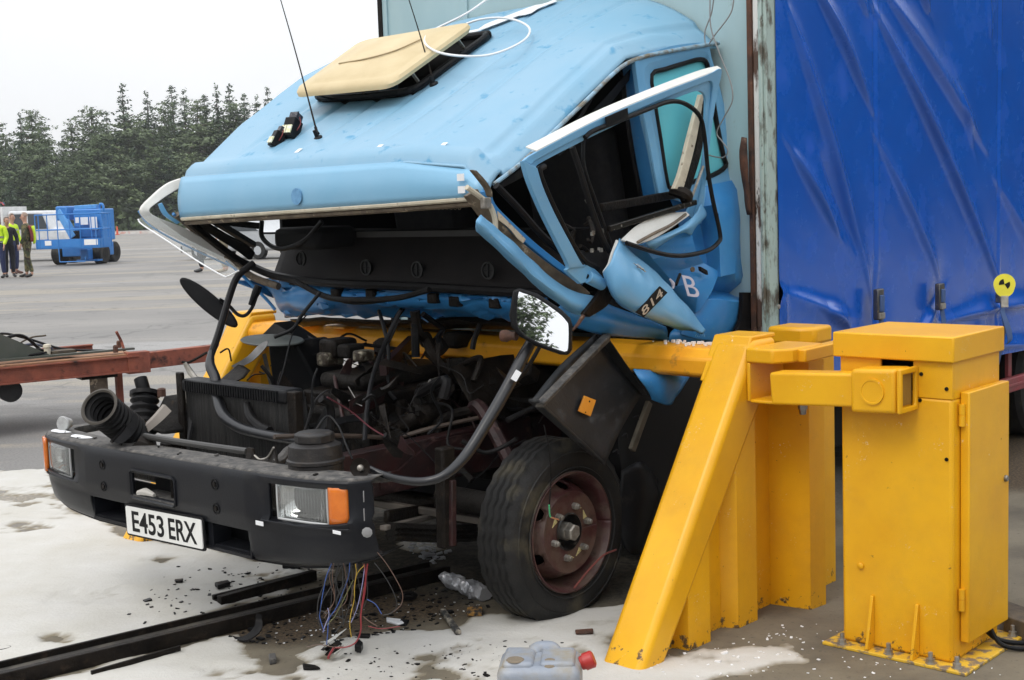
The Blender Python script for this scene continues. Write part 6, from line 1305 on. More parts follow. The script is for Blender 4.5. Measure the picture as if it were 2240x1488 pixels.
    mg = MB().patch([[A_-nn_*.05, (A_+D_)/2-nn_*.055, D_-nn_*.03], [(A_+B_)/2-nn_*.07, (A_+B_+C_+D_)/4-nn_*.06, (D_+C_)/2-nn_*.03], [B_-nn_*.04, (B_+C_)/2-nn_*.03, C_-nn_*.01]], 6, crump=.002).build('mudguard', mat('mudguard_plastic', (.012, .013, .014), .45, col2=(.020, .021, .023), scale=8, dirt=(.06, .06, .06), dscale=16, dpos=(.55, .75), bump=.2), LR, solid=.006)
    mgm = MATS['mudguard_plastic']
    MB().strip([A_+nn_*.03, A_.lerp(B_, .5)+nn_*.03, B_+nn_*.03], [A_+(B_-A_).cross(nn_).normalized()*-.0+nn_*.0+(D_-A_)*.12, A_.lerp(B_, .5)+(D_-A_)*.10, B_+(D_-A_)*.10], nn_*-.045, 3).build('mudguard_flange', dustm, mg, bevel=.008)
    MB().strip([A_, A_.lerp(D_, .5), D_], [A_-nn_*.06, A_.lerp(D_, .5)-nn_*.06, D_-nn_*.04], (C_-A_).normalized()*.004, 2).build('mudguard_wall', mgm, mg)
    MB().strip([B_, B_.lerp(C_, .5), C_], [B_-nn_*.05, B_.lerp(C_, .5)-nn_*.04, C_-nn_*.02], (A_-C_).normalized()*.012, 2).build('mudguard_lip', mgm, mg, bevel=.003)
    for (x, y) in ((1340, 990), (1360, 955), (1385, 915)): MB().tube([K(x, y, 1.125), K(x+10, y-6, 1.13), K(x+12, y+4, 1.13)], .003, n=5).build('rivet_tab', inkm, mg)
    p = [K(1287, 866, 1.10), K(1312, 876, 1.10), K(1300, 912, 1.11), K(1274, 900, 1.11)]; mg2 = MB().ext(p, nn_*.004); 
    cc = (p[0]+p[1]+p[2]+p[3])/4; og = MB().ext([cc+(q-cc)*1.0+nn_*-.025 for q in p], nn_*.008).build('orange_tag', orangem, LR, bevel=.002)
    MB().lathe(cc+(p[0]+p[1]-p[2]-p[3])*.14-nn_*.0165, nn_, [(0, .004), (.001, .004)], 8).build('tag_hole', inkm, og)
    MB().lathe(cc-(p[0]+p[1]-p[2]-p[3])*.2-nn_*.0165, nn_, [(0, .003), (.001, .003)], 8).build('tag_hole', inkm, og)
    # wheel arch remains behind the wheel
    MB().patch([[K(1360, 1030, 1.0), K(1400, 1010, 1.02), K(1430, 1040, 1.0)], [K(1350, 1110, 1.0), K(1400, 1110, 1.04), K(1440, 1110, 1.0)], [K(1355, 1180, 1.0), K(1375, 1210, 1.03), K(1400, 1215, 1.0)]], 5, crump=.01).build('arch_lining', blackpl, LR, solid=.005)
    MB().patch([[K(1390, 880, .95), K(1430, 870, .95), K(1480, 860, .95)], [K(1380, 960, .95), K(1420, 960, .97), K(1440, 980, .95)], [K(1400, 1040, .95), K(1420, 1040, .97), K(1430, 1080, .95)]], 5, crump=.015).build('arch_lining', blackpl, LR, solid=.005)
    MB().beam(K(1420, 880, 1.02), K(1382, 985, 1.02), .02, .03, up=TT).build('arch_stay', mat('khaki_metal', (.10, .085, .06), .7, dirt=(.03, .025, .02)), LR, bevel=.003)
    MB().patch([[W(1.55, .95, .95), W(1.8, 1.0, .95), W(2.3, 1.1, .95)], [W(1.58, .95, .5), W(1.8, 1.0, .5), W(2.3, 1.1, .5)], [W(1.6, .95, .3), W(1.8, 1.0, .3), W(2.3, 1.1, .3)]], 4, crump=.02).build('battery_panel', MATS['matt_black'], LR, solid=.006)
    # hanging blue step piece under the beam
    MB().patch([[K(1385, 808, 1.15), K(1440, 812, 1.17), K(1510, 818, 1.15)], [K(1400, 832, 1.18), K(1450, 830, 1.2), K(1500, 835, 1.17)], [K(1420, 858, 1.17), K(1450, 862, 1.2), K(1490, 850, 1.18)], [K(1425, 872, 1.16), K(1463, 885, 1.18), K(1475, 868, 1.16)]], 5, crump=.004).build('hanging_step', deepblue, LR, smooth=35, solid=.005)
    # wires hanging from the bumper
    cols = {'blue_wire': (.03, .08, .28), 'yellow_wire': (.38, .25, .02), 'red_wire': (.22, .02, .025), 'lilac_wire': (.25, .25, .42), 'dark_wire': (.02, .02, .02), 'brown_wire': (.12, .07, .05), 'olive_wire': (.12, .12, .04)}
    for k_, c_ in cols.items(): mat(k_, c_, .45)
    S = lambda x, y: (500+x/3.733, 1180+y/3.733)
    def hang(col, pts, r_=.0016):
        P_ = [KD(*S(x, y), 4.42+.0*i) for i, (x, y) in enumerate(pts)]
        P_ = [p if p.z > .02 else KZ(*S(x, y), .02) for p, (x, y) in zip(P_, pts)]
        MB().tube(P_, r_, n=6, sm=4).build('loose_wire', MATS[col], LR)
    hang('blue_wire', [(840, 200), (800, 300), (770, 440), (750, 580), (745, 640), (780, 750)]); hang('blue_wire', [(990, 190), (980, 300), (930, 440), (880, 560), (820, 650), (810, 760), (800, 860)])
    hang('yellow_wire', [(1110, 210), (1050, 280), (1030, 380), (1025, 500), (1000, 600), (990, 700), (1003, 800)]); hang('yellow_wire', [(1035, 200), (1045, 280), (1030, 350)])
    hang('red_wire', [(1135, 200), (1120, 320), (1100, 470), (1080, 620), (1080, 740), (1040, 840), (960, 880), (870, 885)], .0028); hang('red_wire', [(1110, 200), (1120, 380), (1090, 560)], .002)
    hang('lilac_wire', [(1110, 240), (1090, 380), (1050, 560), (1000, 680)]); hang('dark_wire', [(860, 200), (800, 330), (740, 470), (725, 600), (750, 720), (780, 780)]); hang('dark_wire', [(900, 210), (880, 330), (900, 430), (960, 500)])
    hang('olive_wire', [(1020, 330), (960, 450), (900, 570), (860, 640), (800, 700)]); hang('dark_wire', [(930, 200), (870, 330), (770, 500), (745, 620)]); hang('dark_wire', [(950, 210), (1000, 380), (1040, 540), (1030, 620), (960, 680)])
    hang('dark_wire', [(1190, 190), (1280, 310), (1350, 440), (1375, 540), (1330, 600), (1260, 620)]); hang('brown_wire', [(1215, 105), (1290, 200), (1370, 330), (1420, 440), (1410, 530), (1350, 590)]); hang('dark_wire', [(1010, 200), (930, 460), (930, 600), (940, 700)])
    hang('brown_wire', [(1100, 630), (1150, 670), (1215, 710)]); hang('red_wire', [(1140, 710), (1250, 730), (1400, 710)]); hang('dark_wire', [(750, 580), (850, 620), (940, 660), (870, 760)]); hang('lilac_wire', [(810, 560), (820, 620), (790, 700), (770, 760)])
    hang('blue_wire', [(1130, 490), (1200, 530), (1250, 610)]); hang('brown_wire', [(640, 880), (740, 860), (860, 880), (940, 870)]); hang('red_wire', [(860, 885), (820, 950), (815, 975)], .004)
    for k in range(14):
        x = 820+rnd.uniform(0, 330); y0 = 195; hang('dark_wire' if k % 3 else 'brown_wire', [(x, y0), (x+rnd.uniform(-40, 30), y0+120), (x+rnd.uniform(-70, 30), y0+300), (x+rnd.uniform(-100, 40), y0+rnd.uniform(380, 520))], .0013)
    for k in range(8):
        MB().tube([KD(680+k*7, 1170, 4.45), KD(688+k*6, 1225, 4.45), KD(*S(840+k*40, 215), 4.43)], .0022, n=5, sm=3)
    r2 = random.Random(4)
    for k in range(9): # soft grey tangle at the wire ends
        p = KZ(*S(810+r2.uniform(-60, 60), 870+r2.uniform(-50, 90)), .02); MB().strip([p, p+TT*r2.uniform(-.08, .08)+ZZ*r2.uniform(0, .04)+NN*.03], [p+NN*.012, p+NN*.045+TT*r2.uniform(-.06, .06)+ZZ*.02], ZZ*.003, 1).build('torn_sleeve', [whitep, castm, blackpl][k % 3], LR)
make_bay()

# ------------------------------------------------------------------ loose things on the lorry
def make_loose():
    # white cable, looped over the roof
    pts = [(1072, -6, 0), (1020, 30, 0), (960, 60, 0), (935, 75, 0), (930, 95, 0), (955, 113, 0), (1000, 122, 0), (1060, 122, 0), (1110, 108, 0), (1150, 85, 0), (1158, 62, 0), (1130, 45, 0), (1090, 39, 0), (1050, 43, 0), (1020, 52, 0)]
    P_ = []
    for i, (x, y, _) in enumerate(pts):
        dd = np.interp(i, [0, 2, 4, 6, 8, 10, 12, 14], [6.3, 6.15, 5.9, 5.62, 5.6, 5.85, 6.1, 6.12]); P_.append(KD(x, y, dd))
    tag(MB().tube(P_, .0052, n=8, sm=8).build('white_cable', whitem), 'stiff white cable curling in a big loop above the blue cab roof', 'cable')
    # measuring strip lying on the roof
    a, b = roofhit(1022, 84), roofhit(1215, 6); s = (b-a).normalized(); t = s.cross((ZZ-TT*.5).normalized()).normalized(); n_ = t.cross(s); n_ = n_ if n_.z > 0 else -n_
    L = [a+s*((b-a).length*k/14) for k in range(15)]
    def onr(p): u, v, z = uvz(p); return W(u, v, zroof(u, v)+.012)
    st = MB().strip([onr(p-t*(.045-.002*(k%2))) for k, p in enumerate(L)], [onr(p+t*(.045+.002*(k%2))) for k, p in enumerate(L)], ZZ*.003, 1)
    tag(st.build('measuring_strip', whitem, smooth=0), 'white toothed measuring strip stuck on the upper part of the cab roof', 'strip')
    # two flash units on the roof
    for (x, y, dx, s_, lab) in ((598, 318, -.2, .9, 'smaller black flash unit with open lens on the cab roof'), (632, 300, .25, 1.15, 'taller black flash unit with square yellow lens beside the first aerial')):
        p = roofhit(x, y+6); r = empty('flash_unit', p, lab, 'flash unit')
        X = (NN*.9+TT*dx).normalized(); up = (ZZ*.86-TT*-.5).normalized(); up = (up-X*up.dot(X)).normalized(); Y = up.cross(X)
        MB().box(p+up*.045*s_, X*.024*s_, Y*.028*s_, up*.042*s_).build('housing', blackpl, r, bevel=.004)
        MB().box(p+up*.098*s_+Y*.004, X*.018*s_, Y*.020*s_, up*.018*s_).build('battery_pack', mat('battery_black', (.02, .02, .03), .4, col2=(.10, .10, .11), scale=80, fac=(.5, .6)), r, bevel=.002)
        for k in (-1, 1): MB().box(p+up*.03*s_+X*(k*.012*s_)-TT*.0+Y*(-.031*s_), X*.0105*s_, Y*.003, up*.017*s_).build('flash_lens', mat('lens_yellow', (.62, .58, .22), .15, col2=(.8, .8, .7), scale=60, coat=.5), r)
        MB().tube([p+up*.10*s_+X*.02*s_, p+up*.07*s_+X*.034*s_, p+up*.04*s_+X*.026*s_], .0025, n=5).build('lead', mat('dull_red_lead', (.2, .03, .03), .5), r)
        MB().tube([p+up*.115*s_, p+up*.125*s_+X*.01, p+up*.10*s_-X*.02*s_], .003, n=5).build('lead', blackpl, r)
    # yellow and black test marker on the buckle
    c = KD(2197, 622, 5.93); nn_ = -FW+RX*-.2; nn_.normalize(); X = nn_.cross(ZZ).normalized()*-1; X = X if X.dot(RX) > 0 else -X; Y = nn_.cross(X); Y = Y if Y.z > 0 else -Y
    r = empty('test_marker', c, 'round yellow and black crash test marker stuck over a strap buckle', 'marker')
    L = [c+X*(.047*math.cos(t))+Y*(.047*math.sin(t)-(.012 if math.sin(t) < -.5 else 0)*abs(math.sin(t))) for t in np.linspace(0, 2*math.pi, 30, endpoint=False)]
    MB().ext(L, nn_*.004).build('disc', mat('marker_yellow', (.80, .72, .04), .4), r)
    for a0 in (100, 280+20):
        q = [c+nn_*.0045]+[c+nn_*.0045+X*(.024*math.cos(math.radians(a0+k*11)))+Y*(.024*math.sin(math.radians(a0+k*11))) for k in range(9)]
        MB().ext(q, nn_*.001).build('black_quadrant', inkm, r)
    MB().box(c-Y*.078, X*.016, Y*.026, nn_*.006).build('clip', zinc, r, bevel=.002)
    # thin grey wires hanging by the rear corner of the cab
    tag(MB().tube([KU(x, y, 2.22) for x, y in ((1606, -8), (1598, 30), (1565, 75), (1546, 100), (1542, 70), (1556, 30), (1562, -8))], .0032, n=6).build('hanging_wire', mat('grey_wire', (.25, .25, .25), .5)), 'thin grey wire looping down beside the rear corner of the cab roof', 'wire')
    tag(MB().tube([KU(x, y, 2.20) for x, y in ((1553, -8), (1555, 60), (1575, 120), (1598, 180), (1602, 220), (1585, 255), (1568, 290), (1580, 310), (1592, 330), (1580, 345), (1545, 338), (1530, 330))], .0032, n=6).build('hanging_wire', MATS['grey_wire']), 'long thin grey wire zigzagging down past the quarter window', 'wire')
make_loose()

# ------------------------------------------------------------------ flatbed trailer at the left
def make_flatbed():
    a = KD(-330, 870, 9.4); e = KD(305, 826, 10.55)
    a.z = e.z = .40; d = (e-a).normalized(); s = ZZ.cross(d).normalized()   # s points away from the camera
    if s.y < 0: s = -s
    r = empty('flatbed_trailer', (a+e)/2*1.0-ZZ*.4, 'rusty red steel flatbed trailer with drawbar standing at the left edge', 'trailer')
    def P(x, y, z): return e+d*(x*.5 if x < 0 else x)+s*y+ZZ*z
    for y in (0, 1.25):
        MB().beam(P(-6, y, .065), P(-.0, y, .065), .012, .12).beam(P(-6, y, .125), P(0, y, .125), .07, .010).beam(P(-6, y, .005), P(0, y, .005), .07, .010).build('side_beam', flatred, r)
    MB().ext([P(-6, 0, .132), P(-.02, .0, .132), P(-.02, .45, .132), P(-1.5, 1.0, .132), P(-6, 1.0, .132)], ZZ*.012).build('deck', flatdeck, r)
    MB().box(P(.0, .03, .07), d*.09, s*.05, ZZ*.085).build('corner_box', flatred, r, bevel=.004)
    MB().beam(P(.08, .06, .075), P(2.6, .5, .075), .10, .13).build('drawbar', flatred, r, bevel=.004)
    MB().beam(P(-.15, .3, .0), P(-.15, .3, -.40), .05, .05, up=d).build('support_leg', flatred, r)
    MB().box(P(-.60, .12, -.02), d*.14, s*.08, ZZ*.012).build('castor_plate', greasy, r)
    MB().beam(P(-.66, .1, -.03), P(-.66, .1, -.30), .012, .07, up=d).beam(P(-.52, .1, -.03), P(-.52, .1, -.30), .012, .07, up=d).build('castor_fork', khaki, r)
    MB().lathe(P(-.59, .06, -.31), s, [(0, .05), (.05, .05)], 20).build('castor_wheel', flatred, r)
    MB().lathe(P(-1.95, .04, -.06), s, [(0, .05), (.0, .085), (.10, .085)], 24).build('wheel', tyrem, r)
    for x, y in ((-.32, .05), (-.05, .4)): MB().lathe(P(x, y, .16), ZZ, [(0, .02), (.05, .02), (.06, .012)], 8).build('bolt', rustm, r)
    MB().tube([P(-.15, .1, .16), P(-.18, .12, .24), P(-.26, .1, .32)], .012, n=6).build('bent_peg', flatred, r)
    # raised end frame behind
    MB().beam(P(-3.6, 1.35, .33), P(-1.45, 1.75, .40), .03, .14).build('end_frame', flatred, r); MB().beam(P(-1.47, 1.76, .40), P(-1.47, 1.76, .62), .03, .03, up=d).build('frame_post', flatred, r); MB().beam(P(-1.9, 1.7, .62), P(-1.40, 1.77, .62), .03, .035).build('frame_handle', flatdeck, r); MB().beam(P(-1.47, 1.76, -.36), P(-1.47, 1.76, .34), .03, .03, up=d).build('frame_post', flatred, r)
    # olive wedge plate and its load
    q = MB().ext([P(-6, .12, .17), P(-1.25, .12, .17), P(-6, .12, 1.45)], s*.02); tag(q.build('wedge_plate', greenm), 'olive green triangular plate standing on the flatbed deck', 'plate')
    q = MB().box(P(-2.2, .1, .175), d*1.1, s*.03, ZZ*.008).build('plate_foot', greenm, r)
    q = MB().box(P(-1.08, .18, .185), d*.09, s*.05, ZZ*.02); tag(q.build('wood_packer', woodm, bevel=.003), 'small flat wooden packer lying on the flatbed deck near the plate tip', 'wood')
    q = MB().lathe(P(-1.32, .15, .165), ZZ, [(0, .025), (.07, .025), (.075, .032), (.095, .028), (.10, .01)], 12); tag(q.build('deck_bolt', cream), 'pale capped bolt standing on the flatbed deck', 'bolt')
    q = MB().box(P(-2.12, .95, .36), d*.05, s*.05, ZZ*.26); tag(q.build('wooden_post', woodm, bevel=.01), 'weathered greenish wooden post at the left edge above the flatbed', 'post')
    labs = ['longest black cable trailing across the flatbed deck', 'thin pale stick among the cables on the flatbed', 'thick grey cable coiled on the flatbed deck', 'black hose bent in a hump on the flatbed', 'black cable lying lowest in the heap on the flatbed', 'dark blue cable in the middle of the flatbed heap']
    cs = [([(-2.3, .5, .18), (-1.9, .5, .34), (-1.5, .4, .30), (-1.0, .3, .2), (-.35, .2, .165)], .010, rubber), ([(-1.9, .3, .2), (-1.5, .35, .30), (-1.2, .4, .31)], .007, woodm), ([(-1.9, .2, .2), (-1.5, .2, .22), (-1.2, .25, .19), (-1.5, .45, .2), (-2., .4, .2)], .016, castm), ([(-2.3, .25, .2), (-1.9, .25, .32), (-1.6, .3, .33), (-1.3, .4, .2)], .013, rubber), ([(-1.8, .15, .18), (-1.4, .12, .2), (-1.1, .25, .2), (-.8, .3, .17)], .010, rubber), ([(-1.9, .45, .2), (-1.4, .5, .24), (-1.1, .4, .2)], .012, mat('blue_black_cable', (.02, .03, .06), .5))]
    for l, (pts, rr, m_) in zip(labs, cs): tag(MB().tube([P(*p) for p in pts], rr, n=7).build('cable' if 'stick' not in l else 'stick', m_), l, 'cable' if 'stick' not in l else 'stick')
make_flatbed()

# ------------------------------------------------------------------ people (one continuous skinned body each, clothes as skins over it)
def skin_obj(name, nodes, edges, m, root, sub=2):
    me = bpy.data.meshes.new(name); me.from_pydata([n[0] for n in nodes], edges, []); o = bpy.data.objects.new(name, me); scn.collection.objects.link(o)
    o.parent = root; me.materials.append(m); md = o.modifiers.new('skin', 'SKIN'); md.use_smooth_shade = True; md.branch_smoothing = .6
    for v, n in zip(me.skin_vertices[0].data, nodes):
        r = n[1]; v.radius = r if isinstance(r, tuple) else (r, r)
    me.skin_vertices[0].data[0].use_root = True
    s = o.modifiers.new('sub', 'SUBSURF'); s.levels = sub; s.render_levels = sub
    return o
def person(foot, face, label, jacket, trousers, shoes, hair, ht=1.78, arms=((.26, -.02, .25, .10), (.26, -.02, .25, .10)), stride=.0, head_turn=0., vest=None, build=1.0, bald=False):
    """face = heading in degrees in the ground plane (0 = +x); arms = elbow out, elbow fwd, wrist out, wrist fwd"""
    r = empty('person', foot, label, 'person', None); r.rotation_euler = (0, 0, math.radians(face-90)); k = ht/1.78; r.scale = (k, k, k); b = build
    def V_(x, y, z): return (x, y, z)
    hipn = [(V_(0, 0, .98), (.15*b, .11*b)), (V_(0, .0, 1.12), (.135*b, .10*b)), (V_(0, .005, 1.30), (.155*b, .105*b)), (V_(0, 0, 1.43), (.12*b, .075*b)), (V_(0, .01, 1.52), .05), (V_(0, .03, 1.60), (.072, .085)), (V_(0, .03, 1.70), (.075, .09)), (V_(0, .02, 1.76), (.05, .06))]
    ed = [(i, i+1) for i in range(7)]
    N_ = list(hipn)
    def limb(pts, at):
        p = at
        for q in pts: N_.append(q); ed.append((p, len(N_)-1)); p = len(N_)-1
        return p
    legs = []; armsn = []
    for s, (eo, ef, wo, wf) in zip((-1, 1), arms):
        st = stride*s
        L = [(V_(s*.095, .0, .88), (.088*b, .09*b)), (V_(s*.10, .02+st*.4, .52), .058), (V_(s*.10, st-.02, .10), .040), (V_(s*.11, st+.06, .05), (.042, .035)), (V_(s*.115, st+.16, .035), (.040, .025))]
        limb(L, 0); legs.append(L)
        A_ = [(V_(s*.175*b, 0, 1.42), .056*b), (V_(s*eo, ef, 1.15), .043), (V_(s*wo, wf, .93 if wf < .2 else 1.02), .028)]
        e = limb(A_, 3); armsn.append(A_)
        w_ = A_[-1][0]; palm = (w_[0], w_[1]+.02, w_[2]-.07); N_.append((palm, (.036, .016))); ed.append((e, len(N_)-1)); pi = len(N_)-1
        for j, (off, ln) in enumerate(((-.024, .07), (-.008, .08), (.008, .075), (.024, .06))):
            N_.append(((palm[0], palm[1]+off+.01, palm[2]-.045), .008)); ed.append((pi, len(N_)-1)); N_.append(((palm[0]-s*.012, palm[1]+off+.015, palm[2]-.045-ln*.6), .007)); ed.append((len(N_)-2, len(N_)-1))
        N_.append(((palm[0]-s*.01, palm[1]+.045, palm[2]-.02), .009)); ed.append((pi, len(N_)-1))
    body = skin_obj('body', N_, ed, skin, r)
    # face: nose, eyes, mouth, ears as small meshes on the head
    ct = math.radians(head_turn)
    def hp(x, y, z): return Vector((x*math.cos(ct)-(y-.03)*math.sin(ct), .03+x*math.sin(ct)+(y-.03)*math.cos(ct), z))
    def add(bm, name, m): 
        me = bpy.data.meshes.new(name); me.from_pydata([tuple(p) for p in bm.v], [], bm.f); me.materials.append(m)
        for p in me.polygons: p.use_smooth = True
        o = bpy.data.objects.new(name, me); scn.collection.objects.link(o); o.parent = r; return o
    add(MB().tube([hp(0, .108, 1.685), hp(0, .135, 1.64), hp(0, .115, 1.63)], [.008, .016, .010], n=8, sm=2), 'nose', skin)
    for s in (-1, 1):
        add(MB().lathe(hp(s*.03, .100, 1.68), Vector((0, 1, 0)), [(0, .013), (.008, .010), (.011, .003)], 10), 'eye', mat('eye_dark', (.03, .02, .015), .3))
        add(MB().lathe(hp(s*.078, .02, 1.66), Vector((s, 0, 0)), [(-.01, .03), (.01, .032), (.014, .02)], 12), 'ear', skin)
    add(MB().tube([hp(-.025, .107, 1.60), hp(0, .114, 1.598), hp(.025, .107, 1.60)], .006, n=6, sm=2), 'mouth', mat('lips', (.35, .13, .11), .5))
    # hair cap
    hb = MB(); rows = []
    for i in range(7):
        th = i/6*1.75; rw = []
        for j in range(17):
            ph = 2*math.pi*j/16; front = math.cos(ph) > .2
            t_ = min(th, .75 if front else 1.75); rw.append(hp(.090*math.sin(t_)*math.sin(ph), .022+.104*math.sin(t_)*math.cos(ph), 1.70+.098*math.cos(t_)))
        rows.append(rw)
    hb.grid(rows); add(hb, 'hair', hair)
    # trousers, jacket, shoes as their own skins
    T_ = [(V_(0, 0, 1.0), (.168*b, .13*b))]; te = []
    for L in legs:
        p = 0
        for (q, rr) in ((L[0][0], .110*b), ((L[1][0][0], L[1][0][1], L[1][0][2]), .078), ((L[2][0][0], L[2][0][1], .13), .062)):
            T_.append((q, rr)); te.append((p, len(T_)-1)); p = len(T_)-1
    T_.append((V_(0, 0, 1.08), (.16*b, .125*b))); te.append((0, len(T_)-1))
    skin_obj('trousers', T_, te, trousers, r)
    J = [(V_(0, 0, .94), (.180*b, .142*b)), (V_(0, 0, 1.12), (.172*b, .135*b)), (V_(0, .0, 1.30), (.182*b, .135*b)), (V_(0, 0, 1.43), (.14*b, .10*b)), (V_(0, .005, 1.51), .068)]
    je = [(0, 1), (1, 2), (2, 3), (3, 4)]
    for A_ in armsn:
        p = 3
        for i, (q, rr) in enumerate(A_): J.append((q, (rr if not isinstance(rr, tuple) else rr[0])+.020)); je.append((p, len(J)-1)); p = len(J)-1
    jk = skin_obj('jacket', J, je, jacket, r)
    for L in legs:
        S_ = [(L[2][0], .056), ((L[3][0][0], L[3][0][1]-.02, .06), (.055, .05)), ((L[4][0][0], L[4][0][1]-.01, .045), (.052, .036)), ((L[4][0][0], L[4][0][1]+.04, .04), (.035, .025))]
        skin_obj('shoe', S_, [(0, 1), (1, 2), (2, 3)], shoes, r)
    if vest:
        for nm, pts, wd, m_ in vest:
            add(MB().strip([Vector(p) for p in pts[0]], [Vector(p) for p in pts[1]], Vector(wd), 3), nm, m_)
    return r
refl = mat('reflective_band', (.62, .64, .62), .4)
greyhair = mat('grey_hair', (.35, .30, .27), .8); darkhair = mat('dark_hair', (.02, .015, .012), .7); palehair = mat('shaved_hair', (.33, .24, .19), .8)
def band(z, rx=.195, ry=.15):
    p = [(rx*math.sin(t), ry*math.cos(t), z) for t in np.linspace(0, 2*math.pi, 17)]; return ('reflective_band', (p, [(x, y, z_+.05) for x, y, z_ in p]), (0, 0, .001), refl)
blackshoe = mat('black_leather', (.012, .012, .012), .35)
person(KZ(2, 609), -95, 'man in yellow high visibility jacket seen from behind at the left edge of the photo', hiviz, bluecloth, blackshoe, darkhair, 1.80, arms=((.25, -.02, .22, .12), (.25, .0, .2, .22)), vest=[band(1.12), band(.99)], build=1.12, head_turn=0)
person(KZ(23, 607), -60, 'man in black suit jacket standing close to the man at the left edge', darkcloth, darkcloth, blackshoe, greyhair, 1.72, head_turn=20)
person(KZ(33, 600), -20, 'man in yellow high visibility vest and navy trousers between suit and soldier', hiviz, bluecloth, mat('brown_shoe', (.10, .035, .02), .5), greyhair, 1.82, vest=[band(1.14), band(1.28)])
sv = [((-.1, -.16, 1.40), (-.06, -.19, 1.15), (-.02, -.17, .92)), ((.14, -.15, 1.42), (.17, -.17, 1.15), (.14, -.16, .95))]
person(KZ(64, 607), 185, 'soldier in camouflage clothing facing left with a red pack and yellow vest on his back', camo, camo, blackshoe, palehair, 1.82, stride=.10, arms=((.25, -.03, .24, .10), (.25, -.03, .24, .12)), build=1.08,
       vest=[('hi_vis_vest', (sv[0], sv[1]), (0, -.05, 0), hiviz), ('red_pack', ([(-.16, -.10, 1.42), (-.17, -.15, 1.2), (-.15, -.14, .98)], [(.10, -.10, 1.44), (.12, -.15, 1.2), (.1, -.14, 1.0)]), (0, -.06, 0), mat('maroon_fabric', (.22, .04, .04), .8))])
person(KZ(441, 596), 200, 'person in black trousers and yellow vest partly hidden behind the cab front', hiviz, darkcloth, blackshoe, darkhair, 1.80, vest=[band(1.12)])
person(KZ(493, 596), 170, 'person in white shirt and khaki trousers seen through the broken cab window', whitepaint, mat('khaki_cloth', (.28, .24, .17), .8), mat('tan_shoe', (.3, .24, .16), .6), darkhair, 1.80)

# ------------------------------------------------------------------ distant vehicles
class Fr:
    def __init__(s, o, deg): a = math.radians(deg); s.o = o; s.x = Vector((math.cos(a), math.sin(a), 0)); s.y = Vector((-math.sin(a), math.cos(a), 0))
    def __call__(s, x, y, z): return s.o+s.x*x+s.y*y+ZZ*z
    def bx(s, b, x0, x1, y0, y1, z0, z1): return b.box(s((x0+x1)/2, (y0+y1)/2, (z0+z1)/2), s.x*(x1-x0)/2, s.y*(y1-y0)/2, ZZ*(z1-z0)/2)
def fwheel(f, x, y, r_, w_, root, name='wheel', hub=whitepaint):
    o = MB().lathe(f(x, y, r_), f.y, [(0, r_*.55), (0, r_*.9), (.03, r_), (w_-.03, r_), (w_, r_*.9), (w_, r_*.55)], 26).build(name, tyrem, root)
    MB().lathe(f(x, y-.005, r_), f.y, [(0, r_*.5), (w_+.01, r_*.5)], 16).build('wheel_hub', hub, o)
